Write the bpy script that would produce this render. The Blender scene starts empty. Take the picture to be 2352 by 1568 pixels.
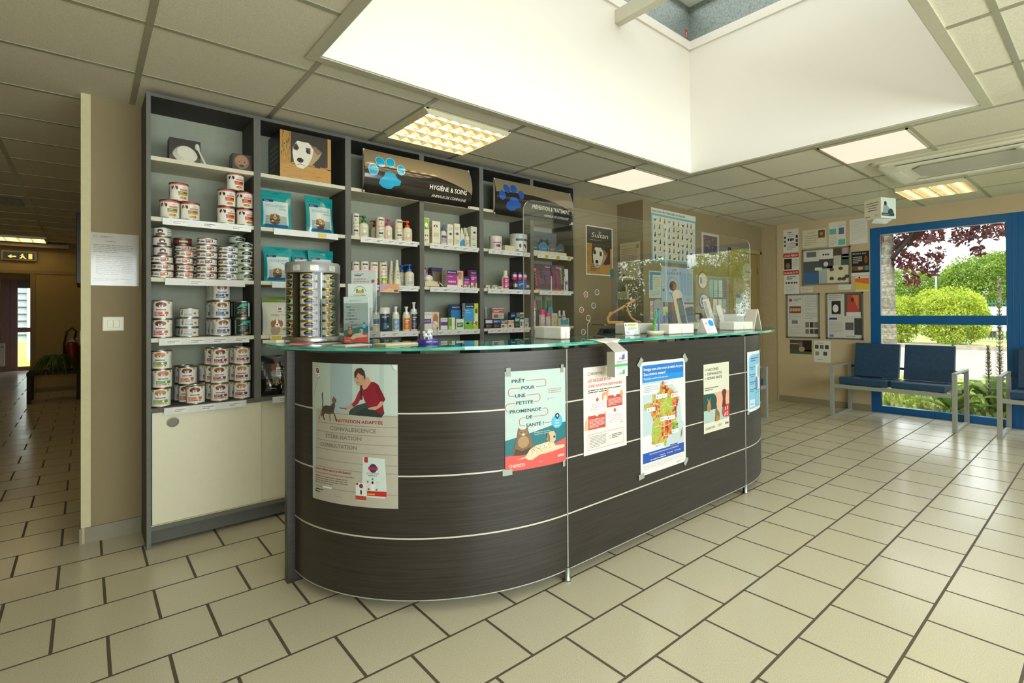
import bpy, math, random
import numpy as np
from mathutils import Vector, Matrix
from mathutils.geometry import tessellate_polygon
random.seed(7)
S = bpy.context.scene
COL = S.collection
PI = math.pi

# ------------------------------------------------------------------ camera
cam_d = bpy.data.cameras.new('camera')
cam = bpy.data.objects.new('camera', cam_d); COL.objects.link(cam)
R_ = Vector((0.71657478, -0.69747939, -0.00656335)); U_ = Vector((4.88e-05, -0.00935953, 0.9999562)); F_ = Vector((0.69751027, 0.71654372, 0.00667276))
M = Matrix.Identity(4)
for i in range(3):
    M[i][0] = R_[i]; M[i][1] = U_[i]; M[i][2] = -F_[i]
M[2][3] = 1.2
cam.matrix_world = M
cam_d.sensor_width = 36.0
cam_d.lens = 1188.987 / 2352 * 36
cam_d.shift_x = -176.616 / 2352
cam_d.shift_y = -72.578 / 2352
cam_d.clip_start = 0.02; cam_d.clip_end = 300
S.camera = cam

# ------------------------------------------------------------------ world, sun, daylight, exposure
W = bpy.data.worlds.new('world'); S.world = W; W.use_nodes = True
bg = W.node_tree.nodes['Background']
bg.inputs[0].default_value = (0.93, 0.97, 1.0, 1); bg.inputs[1].default_value = 2.6
sd = bpy.data.lights.new('sun', 'SUN'); sd.energy = 3.2; sd.angle = math.radians(4); sd.color = (1.0, 0.96, 0.86)
so = bpy.data.objects.new('sun', sd); COL.objects.link(so)
so.rotation_euler = Vector((0.55, 0.35, -0.76)).to_track_quat('-Z', 'Y').to_euler()
def area(name, loc, sx, sy, power, col, rot=(0, 0, 0)):
    l = bpy.data.lights.new(name, 'AREA'); l.shape = 'RECTANGLE'; l.size = sx; l.size_y = sy; l.energy = power; l.color = col
    o = bpy.data.objects.new(name, l); COL.objects.link(o); o.location = loc; o.rotation_euler = rot
    return o
area('skylight_daylight', (2.23, 1.545, 3.76), 2.86, 1.93, 16.5, (0.99, 1.0, 1.0))
# added fill light from behind the camera, through an unseen made-up window
area('rear_fill_light', (1.3, -2.80, 1.38), 4.9, 1.5, 165, (0.95, 1.0, 0.99), (PI/2, 0, 0))
S.view_settings.view_transform = 'Standard'
S.view_settings.look = 'None'
S.view_settings.exposure = 0.40
S.view_settings.gamma = 1.0
S.view_settings.use_curve_mapping = False
S.cycles.use_denoising = True
S.cycles.max_bounces = 10
S.cycles.diffuse_bounces = 5
S.cycles.transparent_max_bounces = 24
S.cycles.sample_clamp_indirect = 6.0

# ------------------------------------------------------------------ colours and materials
def C(h):
    h = h.lstrip('#')
    return tuple(((v / 12.92) if v <= 0.04045 else ((v + 0.055) / 1.055) ** 2.4) for v in (int(h[i:i + 2], 16) / 255 for i in (0, 2, 4)))
def newmat(name):
    m = bpy.data.materials.new(name); m.use_nodes = True
    nt = m.node_tree; nt.nodes.clear()
    out = nt.nodes.new('ShaderNodeOutputMaterial')
    return m, nt, out
def nd(nt, t, **k):
    n = nt.nodes.new(t)
    for a, b in k.items(): setattr(n, a, b)
    return n
def mathn(nt, op, a, b=None, c=None):
    n = nd(nt, 'ShaderNodeMath', operation=op)
    for i, v in enumerate((a, b, c)):
        if v is None: continue
        if isinstance(v, (int, float)): n.inputs[i].default_value = v
        else: nt.links.new(v, n.inputs[i])
    return n.outputs[0]
def mixc(nt, f, a, b):
    n = nd(nt, 'ShaderNodeMix', data_type='RGBA')
    for s, v in ((n.inputs[0], f), (n.inputs[6], a), (n.inputs[7], b)):
        if isinstance(v, (int, float)): s.default_value = v
        elif isinstance(v, tuple): s.default_value = (*v[:3], 1)
        else: nt.links.new(v, s)
    return n.outputs[2]
def coords(nt, scale=(1, 1, 1)):
    g = nd(nt, 'ShaderNodeNewGeometry'); mp = nd(nt, 'ShaderNodeMapping'); mp.inputs['Scale'].default_value = scale
    nt.links.new(g.outputs['Position'], mp.inputs[0]); return mp.outputs[0]
def noise(nt, vec, scale, detail=2.0, rough=0.5):
    n = nd(nt, 'ShaderNodeTexNoise'); n.inputs['Scale'].default_value = scale; n.inputs['Detail'].default_value = detail; n.inputs['Roughness'].default_value = rough
    nt.links.new(vec, n.inputs['Vector']); return n.outputs['Fac']
def ramp(nt, f, a, b, lo, hi):
    n = nd(nt, 'ShaderNodeMapRange'); n.inputs[1].default_value = a; n.inputs[2].default_value = b; n.inputs[3].default_value = lo; n.inputs[4].default_value = hi
    nt.links.new(f, n.inputs[0]); return n.outputs[0]
def pr(nt, out, base, rough=0.5, metal=0.0, spec=0.5, bump=None, bs=0.1, bd=0.002):
    p = nd(nt, 'ShaderNodeBsdfPrincipled')
    for k, v in (('Base Color', base), ('Roughness', rough), ('Metallic', metal), ('Specular IOR Level', spec)):
        s = p.inputs[k]
        if isinstance(v, tuple): s.default_value = (*v[:3], 1)
        elif isinstance(v, (int, float)): s.default_value = v
        else: nt.links.new(v, s)
    if bump is not None:
        b = nd(nt, 'ShaderNodeBump'); b.inputs['Strength'].default_value = bs; b.inputs['Distance'].default_value = bd
        nt.links.new(bump, b.inputs['Height']); nt.links.new(b.outputs[0], p.inputs['Normal'])
    nt.links.new(p.outputs[0], out.inputs[0]); return p
def attr_mat(name, rough, metal=0.0, spec=0.5, var=0.05, nscale=30, coat=0.0, trans=0.0):
    m, nt, out = newmat(name)
    at = nd(nt, 'ShaderNodeAttribute', attribute_name='Col')
    f = noise(nt, coords(nt), nscale, 3)
    v = ramp(nt, f, 0.3, 0.7, 1 - var, 1 + var * 0.4)
    mx = nd(nt, 'ShaderNodeVectorMath', operation='SCALE'); nt.links.new(at.outputs['Color'], mx.inputs[0]); nt.links.new(v, mx.inputs['Scale'])
    p = pr(nt, out, mx.outputs[0], rough, metal, spec)
    if coat: p.inputs['Coat Weight'].default_value = coat; p.inputs['Coat Roughness'].default_value = 0.08
    if trans:
        t = nd(nt, 'ShaderNodeBsdfTranslucent'); nt.links.new(mx.outputs[0], t.inputs[0])
        ms = nd(nt, 'ShaderNodeMixShader'); ms.inputs[0].default_value = trans
        nt.links.new(p.outputs[0], ms.inputs[1]); nt.links.new(t.outputs[0], ms.inputs[2]); nt.links.new(ms.outputs[0], out.inputs[0])
    return m
M_PAPER = attr_mat('printed_paper', 0.5, var=0.02)
M_CARD = attr_mat('coated_card', 0.38, var=0.02)
M_PLAST = attr_mat('plastic', 0.3, var=0.02)
M_GLOSS = attr_mat('glossy_film', 0.16, var=0.02, coat=0.6)
M_MATTE = attr_mat('matte_finish', 0.75, var=0.05)
M_METAL = attr_mat('brushed_metal', 0.34, metal=1.0, var=0.08)
M_PMET = attr_mat('painted_metal', 0.42, metal=0.25, var=0.04)
M_LEAF = attr_mat('leaves', 0.55, var=0.25, nscale=3, trans=0.35)
M_WOODY = attr_mat('bark', 0.9, var=0.5, nscale=22)
M_EARTH = attr_mat('earth', 0.95, var=0.25, nscale=4)

def floor_mat():
    m, nt, out = newmat('floor_tiles')
    g = nd(nt, 'ShaderNodeNewGeometry'); sp = nd(nt, 'ShaderNodeSeparateXYZ'); nt.links.new(g.outputs['Position'], sp.inputs[0])
    v = mathn(nt, 'DIVIDE', mathn(nt, 'SUBTRACT', sp.outputs[1], 1.7555), 0.3038)
    row = mathn(nt, 'FLOOR', v); fv = mathn(nt, 'SUBTRACT', v, row)
    par = mathn(nt, 'FLOORED_MODULO', row, 2.0)
    u = mathn(nt, 'DIVIDE', mathn(nt, 'SUBTRACT', mathn(nt, 'SUBTRACT', sp.outputs[0], 0.0606), mathn(nt, 'MULTIPLY', par, 0.155)), 0.3043)
    cu = mathn(nt, 'FLOOR', u); fu = mathn(nt, 'SUBTRACT', u, cu)
    du = mathn(nt, 'MINIMUM', fu, mathn(nt, 'SUBTRACT', 1.0, fu)); dv = mathn(nt, 'MINIMUM', fv, mathn(nt, 'SUBTRACT', 1.0, fv))
    d = mathn(nt, 'MINIMUM', du, dv)
    gr = ramp(nt, d, 0.0155, 0.0185, 1.0, 0.0)
    cb = nd(nt, 'ShaderNodeCombineXYZ'); nt.links.new(cu, cb.inputs[0]); nt.links.new(row, cb.inputs[1])
    wn = nd(nt, 'ShaderNodeTexWhiteNoise', noise_dimensions='2D'); nt.links.new(cb.outputs[0], wn.inputs[0])
    sp1 = noise(nt, g.outputs['Position'], 260, 1); sp2 = noise(nt, g.outputs['Position'], 1.3, 3)
    t = mixc(nt, ramp(nt, sp1, 0.35, 0.65, 0, 1), C('#c2bb9f'), C('#d8d1b8'))
    t = mixc(nt, mathn(nt, 'MULTIPLY', wn.outputs[0], 0.22), t, C('#c6bb9c'))
    c = mixc(nt, gr, t, C('#5c5040'))
    r = mathn(nt, 'ADD', ramp(nt, wn.outputs[0], 0.0, 1.0, 0.19, 0.23), mathn(nt, 'MULTIPLY', gr, 0.45))
    hgt = mathn(nt, 'SUBTRACT', mathn(nt, 'MULTIPLY', sp1, 0.012), gr)
    pr(nt, out, c, r, 0, 0.5, hgt, 0.5, 0.002)
    return m
def ceil_mat():
    m, nt, out = newmat('ceiling_tiles')
    co = coords(nt)
    f = noise(nt, co, 300, 2); f2 = noise(nt, co, 0.8, 3)
    c = mixc(nt, ramp(nt, f, 0.35, 0.65, 0, 1), C('#cfcbb6'), C('#e4e0cd'))
    c = mixc(nt, ramp(nt, f2, 0.45, 0.8, 0, 0.3), c, C('#c8c2a6'))
    pr(nt, out, c, 0.9, 0, 0.2, f, 0.35, 0.002); return m
def paint(name, a, b, bump=0.25, sc=90, rough=0.75):
    m, nt, out = newmat(name); co = coords(nt)
    f = noise(nt, co, sc, 3); f2 = noise(nt, co, 1.1, 3)
    c = mixc(nt, ramp(nt, f2, 0.3, 0.75, 0, 1), C(a), C(b))
    pr(nt, out, c, rough, 0, 0.3, f, bump, 0.002); return m
def laminate():
    m, nt, out = newmat('dark_wood_laminate')
    g = nd(nt, 'ShaderNodeTexCoord'); mp = nd(nt, 'ShaderNodeMapping'); mp.inputs['Scale'].default_value = (1.2, 1.2, 95)
    nt.links.new(g.outputs['Object'], mp.inputs[0])
    f = noise(nt, mp.outputs[0], 1.6, 5, 0.65)
    mp2 = nd(nt, 'ShaderNodeMapping'); mp2.inputs['Scale'].default_value = (5, 5, 420); nt.links.new(g.outputs['Object'], mp2.inputs[0])
    f2 = noise(nt, mp2.outputs[0], 1.0, 3, 0.6)
    c = mixc(nt, ramp(nt, f, 0.32, 0.68, 0, 1), C('#1d1a18'), C('#35302b'))
    c = mixc(nt, ramp(nt, f2, 0.4, 0.75, 0, 0.5), c, C('#453f37'))
    pr(nt, out, c, 0.36, 0, 0.5, f2, 0.15, 0.001); return m
def glass(name, tint=(1, 1, 1), ior=1.45, rough=0.0, haze=0.0):
    m, nt, out = newmat(name)
    t = nd(nt, 'ShaderNodeBsdfTransparent'); t.inputs[0].default_value = (*tint, 1)
    gl = nd(nt, 'ShaderNodeBsdfGlossy'); gl.inputs['Roughness'].default_value = rough
    g = nd(nt, 'ShaderNodeNewGeometry'); dt = nd(nt, 'ShaderNodeVectorMath', operation='DOT_PRODUCT'); nt.links.new(g.outputs['Incoming'], dt.inputs[0]); nt.links.new(g.outputs['Normal'], dt.inputs[1])
    r0 = ((ior - 1) / (ior + 1)) ** 2
    sch = mathn(nt, 'MULTIPLY_ADD', mathn(nt, 'POWER', mathn(nt, 'SUBTRACT', 1.0, mathn(nt, 'ABSOLUTE', dt.outputs['Value'])), 5.0), 1 - r0, r0)
    n = noise(nt, coords(nt), 2.0, 2)
    f = mathn(nt, 'ADD', sch, ramp(nt, n, 0.3, 0.7, 0.0, 0.01 + haze))
    ms = nd(nt, 'ShaderNodeMixShader'); nt.links.new(f, ms.inputs[0]); nt.links.new(t.outputs[0], ms.inputs[1]); nt.links.new(gl.outputs[0], ms.inputs[2])
    nt.links.new(ms.outputs[0], out.inputs[0]); return m
def emis(name, col, st):
    m, nt, out = newmat(name)
    e = nd(nt, 'ShaderNodeEmission'); n = noise(nt, coords(nt), 3, 1)
    e.inputs[0].default_value = (*col, 1); nt.links.new(ramp(nt, n, 0.2, 0.8, st * 0.97, st * 1.03), e.inputs[1])
    nt.links.new(e.outputs[0], out.inputs[0]); return m
M_FLOOR = floor_mat(); M_CEIL = ceil_mat()
M_TAN = paint('tan_wall_paint', '#8f8061', '#968868')
M_BEIGE = paint('beige_wall_paint', '#bfae8b', '#c6b592')
M_CORR = paint('corridor_paint', '#9b8450', '#a38b56')
M_PINK = paint('pale_wall_paint', '#b79a6e', '#bda075')
M_WHITEP = paint('white_plaster', '#efece2', '#f2efe6', 0.08, 60, 0.85)
M_LAM = laminate()
M_GLASS = glass('window_glass', (0.97, 1.0, 0.98), 1.5)
M_PLEX = glass('acrylic_sheet', (0.97, 0.975, 0.97), 1.8, 0.0, 0.02)
M_TOPG = glass('tinted_counter_glass', (0.74, 0.90, 0.84), 1.52)
M_CLEAR = glass('clear_plastic', (0.95, 0.96, 0.96), 1.42, 0.03, 0.0)
M_LED = emis('led_diffuser', (1.0, 0.87, 0.66), 0.80)
M_TUBE = emis('lamp_tube', (1.0, 0.78, 0.46), 11.0)
M_EXIT = emis('exit_sign_lamp', (1.0, 0.45, 0.08), 1.4)
def edge_glass():
    m, nt, out = newmat('glass_edge')
    p = pr(nt, out, mixc(nt, ramp(nt, noise(nt, coords(nt, (3, 3, 60)), 3, 2), 0.35, 0.65, 0, 1), C('#2c9a86'), C('#7fd6c2')), 0.12, 0, 0.8)
    p.inputs['Transmission Weight'].default_value = 0.25
    return m
M_EDGE = edge_glass()
def leather():
    m, nt, out = newmat('blue_leatherette'); co = coords(nt)
    f = noise(nt, co, 25, 3); f2 = noise(nt, co, 260, 2)
    c = mixc(nt, ramp(nt, f, 0.3, 0.75, 0, 1), C('#1b3b59'), C('#244a6a'))
    pr(nt, out, c, 0.42, 0, 0.5, f2, 0.3, 0.001); return m
M_SEAT = leather()
def galv():
    m, nt, out = newmat('galvanised_steel'); co = coords(nt)
    v = nd(nt, 'ShaderNodeTexVoronoi'); v.inputs['Scale'].default_value = 60; nt.links.new(co, v.inputs['Vector'])
    c = mixc(nt, v.outputs['Distance'], C('#a5b0ac'), C('#7c8985'))
    pr(nt, out, c, 0.5, 0.4, 0.5); return m
M_GALV = galv()

# ------------------------------------------------------------------ mesh building
class MB:
    def __init__(s): s.v = []; s.f = []; s.c = []; s.m = []; s.sm = []
    def add(s, vs, fs, col=(0.8, 0.8, 0.8), mi=0, smooth=False):
        b = len(s.v); s.v.extend([tuple(p) for p in vs])
        for f in fs:
            s.f.append(tuple(b + i for i in f)); s.c.append(col); s.m.append(mi); s.sm.append(smooth)
        return s
    def box(s, x0, x1, y0, y1, z0, z1, col=(0.8, 0.8, 0.8), mi=0, rot=0, piv=None, cols=None):
        vs = [(x, y, z) for z in (z0, z1) for y in (y0, y1) for x in (x0, x1)]
        if rot:
            px, py = piv or ((x0 + x1) / 2, (y0 + y1) / 2); c, n = math.cos(rot), math.sin(rot)
            vs = [(px + (x - px) * c - (y - py) * n, py + (x - px) * n + (y - py) * c, z) for x, y, z in vs]
        fs = [(0, 2, 3, 1), (4, 5, 7, 6), (0, 1, 5, 4), (2, 6, 7, 3), (0, 4, 6, 2), (1, 3, 7, 5)]
        if cols:
            for f, cc in zip(fs, cols): s.add([], [], cc); s.add(vs, [f], cc, mi)
            return s
        return s.add(vs, fs, col, mi)
    def lathe(s, prof, n=24, col=(0.8, 0.8, 0.8), cx=0, cy=0, cols=None, mi=0, caps=True, a0=0, a1=2 * PI):
        full = abs(a1 - a0 - 2 * PI) < 1e-6; k = n if full else n + 1
        ring = []
        for (r, z) in prof: ring.append([(cx + r * math.cos(a0 + (a1 - a0) * i / n), cy + r * math.sin(a0 + (a1 - a0) * i / n), z) for i in range(k)])
        for j in range(len(prof) - 1):
            vs = ring[j] + ring[j + 1]
            fs = [(i, (i + 1) % k, k + (i + 1) % k, k + i) for i in range(n)]
            s.add(vs, fs, cols[j] if cols else col, mi, True)
        if caps and full:
            if prof[0][0] > 1e-6: s.add(ring[0], [tuple(reversed(range(k)))], cols[0] if cols else col, mi)
            if prof[-1][0] > 1e-6: s.add(ring[-1], [tuple(range(k))], cols[-1] if cols else col, mi)
        return s
    def cyl(s, cx, cy, z0, z1, r, col=(0.8, 0.8, 0.8), n=20, mi=0): return s.lathe([(r, z0), (r, z1)], n, col, cx, cy, mi=mi)
    def tube(s, pts, r, col=(0.8, 0.8, 0.8), n=8, mi=0, rs=None):
        pts = [Vector(p) for p in pts]; rings = []; up = None
        for i, p in enumerate(pts):
            d = (pts[min(i + 1, len(pts) - 1)] - pts[max(i - 1, 0)]).normalized()
            if up is None or abs(up.dot(d)) > 0.99: up = Vector((0, 0, 1)) if abs(d.z) < 0.9 else Vector((1, 0, 0))
            a = d.cross(up).normalized(); b = a.cross(d); up = b
            q = rs[i] if rs else r
            rings.append([tuple(p + a * q * math.cos(2 * PI * k / n) + b * q * math.sin(2 * PI * k / n)) for k in range(n)])
        for j in range(len(rings) - 1): s.add(rings[j] + rings[j + 1], [(k, (k + 1) % n, n + (k + 1) % n, n + k) for k in range(n)], col, mi, True)
        s.add(rings[0], [tuple(reversed(range(n)))], col, mi); s.add(rings[-1], [tuple(range(n))], col, mi)
        return s
    def prism(s, poly, z0, z1, col=(0.8, 0.8, 0.8), mi=0, mside=None, axis='z'):
        n = len(poly)
        f = {'z': lambda a, b, c: (a, b, c), 'y': lambda a, b, c: (a, c, b), 'x': lambda a, b, c: (c, a, b)}[axis]
        vs = [f(x, y, z0) for x, y in poly] + [f(x, y, z1) for x, y in poly]
        tri = [tuple(t) for t in tessellate_polygon([[Vector((x, y, 0)) for x, y in poly]])]
        s.add(vs, [tuple(reversed(t)) for t in tri] + [tuple(i + n for i in t) for t in tri], col, mi)
        s.add(vs, [(i, (i + 1) % n, n + (i + 1) % n, n + i) for i in range(n)], col, mi if mside is None else mside)
        return s
    def sphere(s, c, r, col=(0.8, 0.8, 0.8), n=14, m=8, sc=(1, 1, 1), mi=0):
        b = MB(); b.lathe([(math.sin(PI * i / m) * 1.0 if 0 < i < m else 1e-7, -math.cos(PI * i / m)) for i in range(m + 1)], n, col)
        s.add([(c[0] + x * r * sc[0], c[1] + y * r * sc[1], c[2] + z * r * sc[2]) for x, y, z in b.v], b.f, col, mi, True)
        return s
    def xf(s, M): s.v = [tuple(M @ Vector(p)) for p in s.v]; return s
    def build(s, name, mat, parent=None, bevel=0, weld=True, **tags):
        me = bpy.data.meshes.new(name); me.from_pydata(s.v, [], s.f)
        for m in (mat if isinstance(mat, (list, tuple)) else [mat]): me.materials.append(m)
        me.polygons.foreach_set('material_index', s.m)
        ca = me.color_attributes.new('Col', 'FLOAT_COLOR', 'CORNER')
        arr = []
        for f, c in zip(s.f, s.c): arr.extend((c[0], c[1], c[2], 1.0) * len(f))
        ca.data.foreach_set('color', arr)
        me.polygons.foreach_set('use_smooth', s.sm)
        me.update()
        o = bpy.data.objects.new(name, me); COL.objects.link(o)
        if parent: o.parent = parent
        if weld and (bevel or any(s.sm)):
            import bmesh
            bm = bmesh.new(); bm.from_mesh(me); bmesh.ops.remove_doubles(bm, verts=bm.verts, dist=1e-5)
            if bevel: bmesh.ops.recalc_face_normals(bm, faces=bm.faces)
            bm.to_mesh(me); bm.free()
            if any(s.sm) and not bevel: me.set_sharp_from_angle(angle=math.radians(40))
        if bevel:
            md = o.modifiers.new('bevel', 'BEVEL'); md.width = bevel; md.segments = 2; md.limit_method = 'ANGLE'; md.angle_limit = math.radians(35)
        if 'group' in tags or 'label' in tags or 'category' in tags or 'kind' in tags:
            for k, v in tags.items():
                if v: o[k] = v
        return o
def thing(name, label, cat, loc=(0, 0, 0), rz=0, group=None):
    o = bpy.data.objects.new(name, None); COL.objects.link(o); o.location = loc; o.rotation_euler = (0, 0, rz)
    o.empty_display_size = 0.05
    o['label'] = label; o['category'] = cat
    if group: o['group'] = group
    return o
def dup(root, loc, rz=0, label=None, group=None):
    def cp(o, par):
        c = o.copy(); COL.objects.link(c)
        if par: c.parent = par
        for ch in [x for x in bpy.data.objects if x.parent == o and x != c]: cp(ch, c)
        return c
    r = cp(root, None); r.location = loc; r.rotation_euler = (0, 0, rz)
    if label: r['label'] = label
    if group: r['group'] = group
    return r
def struct(name, mb, mat, parent=None, bevel=0):
    return mb.build(name, mat, parent, bevel, kind=None if parent else 'structure')

# ------------------------------------------------------------------ print canvas: flat artwork on sheets, cans and boxes
_tx = {}
def glyphs(body, bold=False):
    k = (body, bold)
    if k not in _tx:
        cu = bpy.data.curves.new('t', 'FONT'); cu.body = body; cu.resolution_u = 2; cu.size = 1.0
        if bold: cu.offset = 0.012
        ob = bpy.data.objects.new('t', cu); me = bpy.data.meshes.new_from_object(ob)
        vs = [(v.co.x, v.co.y) for v in me.vertices]; fs = [tuple(p.vertices) for p in me.polygons]
        bpy.data.objects.remove(ob); bpy.data.curves.remove(cu); bpy.data.meshes.remove(me)
        xs = [v[0] for v in vs] or [0, 1]
        _tx[k] = (vs, fs, min(xs), max(xs))
    return _tx[k]
def plane_map(o, u, n):
    o, u, n = Vector(o), Vector(u).normalized(), Vector(n).normalized()
    return lambda a, b, h: o + u * a + Vector((0, 0, b)) + n * h
def tilt_map(o, u, v, n):
    o, u, v, n = Vector(o), Vector(u).normalized(), Vector(v).normalized(), Vector(n).normalized()
    return lambda a, b, h: o + u * a + v * b + n * h
def cyl_map(cx, cy, R, a0, z0=0.0):
    return lambda a, b, h: Vector((cx + (R + h) * math.cos(a0 + a / R), cy + (R + h) * math.sin(a0 + a / R), z0 + b))
class Print:
    def __init__(s, mb, mp, curved=0, mi=0, t=0.0006, step=0.00035): s.mb = mb; s.mp = mp; s.cv = curved; s.mi = mi; s.t = t; s.st = step
    def poly(s, pts, c, l=1):
        h = s.t + s.st * l
        if len(pts) < 3: return s
        if s.cv:
            tri = tessellate_polygon([[Vector((x, y, 0)) for x, y in pts]])
            for t in tri:
                P = [pts[i] for i in t]
                x0, x1 = min(p[0] for p in P), max(p[0] for p in P)
                i0, i1 = math.floor(x0 / s.cv), math.ceil(x1 / s.cv)
                for i in range(i0, max(i1, i0 + 1)):
                    Q = clip(clip(P, i * s.cv, 1), (i + 1) * s.cv, -1)
                    if len(Q) >= 3: s.face(Q, c, h)
        elif len(pts) > 4:
            tri = tessellate_polygon([[Vector((x, y, 0)) for x, y in pts]])
            vs = [s.mp(x, y, h) for x, y in pts]; s.mb.add(vs, [tuple(t) for t in tri], c, s.mi)
        else: s.face(pts, c, h)
        return s
    def face(s, Q, c, h): s.mb.add([s.mp(x, y, h) for x, y in Q], [tuple(range(len(Q)))], c, s.mi)
    def rect(s, a, b, c_, d, c, l=1): return s.poly([(a, b), (c_, b), (c_, d), (a, d)], c, l)
    def ell(s, x, y, rx, ry, c, l=1, n=18): return s.poly([(x + rx * math.cos(2 * PI * i / n), y + ry * math.sin(2 * PI * i / n)) for i in range(n)], c, l)
    def ring(s, x, y, rx, ry, w, c, l=1, n=24, a0=0, a1=2 * PI):
        for i in range(n):
            p, q = a0 + (a1 - a0) * i / n, a0 + (a1 - a0) * (i + 1) / n
            s.poly([(x + rx * math.cos(p), y + ry * math.sin(p)), (x + rx * math.cos(q), y + ry * math.sin(q)), (x + (rx - w) * math.cos(q), y + (ry - w) * math.sin(q)), (x + (rx - w) * math.cos(p), y + (ry - w) * math.sin(p))], c, l)
        return s
    def line(s, pts, w, c, l=1):
        for (x0, y0), (x1, y1) in zip(pts, pts[1:]):
            d = math.hypot(x1 - x0, y1 - y0) or 1; nx, ny = -(y1 - y0) / d * w / 2, (x1 - x0) / d * w / 2
            s.poly([(x0 + nx, y0 + ny), (x1 + nx, y1 + ny), (x1 - nx, y1 - ny), (x0 - nx, y0 - ny)], c, l)
        return s
    def sheet(s, w, h, c, u0=0.0, v0=0.0):
        n = max(1, int(w / s.cv)) if s.cv else 1
        for i in range(n):
            a, b = u0 + w * i / n, u0 + w * (i + 1) / n
            for hh, rv in ((s.t, False), (0.0, True)):
                vs = [s.mp(a, v0, hh), s.mp(b, v0, hh), s.mp(b, v0 + h, hh), s.mp(a, v0 + h, hh)]
                s.mb.add(vs, [(3, 2, 1, 0) if rv else (0, 1, 2, 3)], c, s.mi)
            for v in (v0, v0 + h): s.mb.add([s.mp(a, v, 0), s.mp(b, v, 0), s.mp(b, v, s.t), s.mp(a, v, s.t)], [(0, 1, 2, 3)], c, s.mi)
        for u in (u0, u0 + w): s.mb.add([s.mp(u, v0, 0), s.mp(u, v0 + h, 0), s.mp(u, v0 + h, s.t), s.mp(u, v0, s.t)], [(0, 1, 2, 3)], c, s.mi)
        return s
    def text(s, body, x, y, h, c, l=3, al='l', w=None, bold=False, slant=0.0):
        vs, fs, x0, x1 = glyphs(body, bold)
        k = h / 0.72; kx = k if w is None else w / max(x1 - x0, 1e-6)
        W_ = (x1 - x0) * kx; ox = {'l': x, 'c': x - W_ / 2, 'r': x - W_}[al]
        hh = s.t + s.st * l
        s.mb.add([s.mp(ox + (a - x0) * kx + slant * b * k, y + b * k, hh) for a, b in vs], fs, c, s.mi)
        return s
    def lines(s, x0, y0, x1, y1, n, c, l=2, th=0.4):
        dy = (y1 - y0) / n
        for i in range(n):
            y = y1 - dy * (i + 0.5); x = x0; end = x1 if i < n - 1 else x0 + (x1 - x0) * 0.6
            while x < end - 1e-4:
                wd = (x1 - x0) * random.uniform(0.05, 0.17); e = min(x + wd, end)
                s.rect(x, y - dy * th / 2, e, y + dy * th / 2, c, l); x = e + (x1 - x0) * 0.018
        return s
def clip(P, x, sgn):
    out = []
    for i in range(len(P)):
        a, b = P[i], P[(i + 1) % len(P)]; ia, ib = (a[0] - x) * sgn >= -1e-9, (b[0] - x) * sgn >= -1e-9
        if ia: out.append(a)
        if ia != ib:
            t = (x - a[0]) / (b[0] - a[0]); out.append((x, a[1] + t * (b[1] - a[1])))
    return out
WHITE = C('#f1efe8'); INK = C('#2c2c2c'); GREY = C('#8b8b86'); RED = C('#c02a2c'); NAVY = C('#24386e'); BLUE = C('#2a5fa8')
TEAL = C('#17958f'); GREEN = C('#4f9a36'); ORANGE = C('#dd7a2a'); PINKC = C('#d6458c'); PURP = C('#5a2f7e'); BROWN = C('#7a4a28'); DBROWN = C('#3a2718')
CREAM = C('#dcd4b4'); TAN = C('#c79a62'); BLACK = C('#151515'); STEEL = C('#b9bcbd'); ALU = C('#c9cbc9')

# ------------------------------------------------------------------ the setting
H = 2.385
GX = [0.188 + 0.5995 * k for k in range(-5, 12)]; GY = [2.735 + 0.6003 * j for j in range(-9, 26)]
SX0, SX1, SY0, SY1 = 0.77, 3.69, 0.55, 2.54
LX, RX, FY, BY = -2.2, 6.78, -2.6, 3.84
b = MB(); b.box(LX, RX + 0.02, FY, BY, -0.1, 0); b.box(LX, 0.0, BY, 17.3, -0.1, 0); struct('floor', b, M_FLOOR)
b = MB()
for (x0, x1, y0, y1) in ((LX, SX0 - 0.04, FY, BY), (SX1 + 0.04, RX, FY, BY), (SX0 - 0.04, SX1 + 0.04, FY, SY0 - 0.04), (SX0 - 0.04, SX1 + 0.04, SY1 + 0.04, BY), (LX, 0.0, BY, 17.3)): b.box(x0, x1, y0, y1, H, H + 0.12)
struct('ceiling', b, M_CEIL)
b = MB(); bc = C('#a4a28c')
def bar(x0, x1, y0, y1):
    b.box(x0, x1, y0, y1, H - (0.0035 if y1 - y0 > x1 - x0 else 0.0031), H + 0.001, bc)
for x in GX:
    if x < LX or x > RX: continue
    for (a0, a1) in (((FY, SY0 - 0.05), (SY1 + 0.05, BY)) if SX0 - 0.06 < x < SX1 + 0.06 else ((FY, BY),)): bar(x - 0.012, x + 0.012, a0, a1)
    if x < -0.02: bar(x - 0.012, x + 0.012, BY, 17.2)
for y in GY:
    if y < FY: continue
    if y < BY:
        for (a0, a1) in (((LX, SX0 - 0.05), (SX1 + 0.05, RX)) if SY0 - 0.06 < y < SY1 + 0.06 else ((LX, RX),)): bar(a0, a1, y - 0.012, y + 0.012)
    else: bar(LX, 0.0, y - 0.012, y + 0.012)
struct('trim_1', b, M_PMET)
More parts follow.
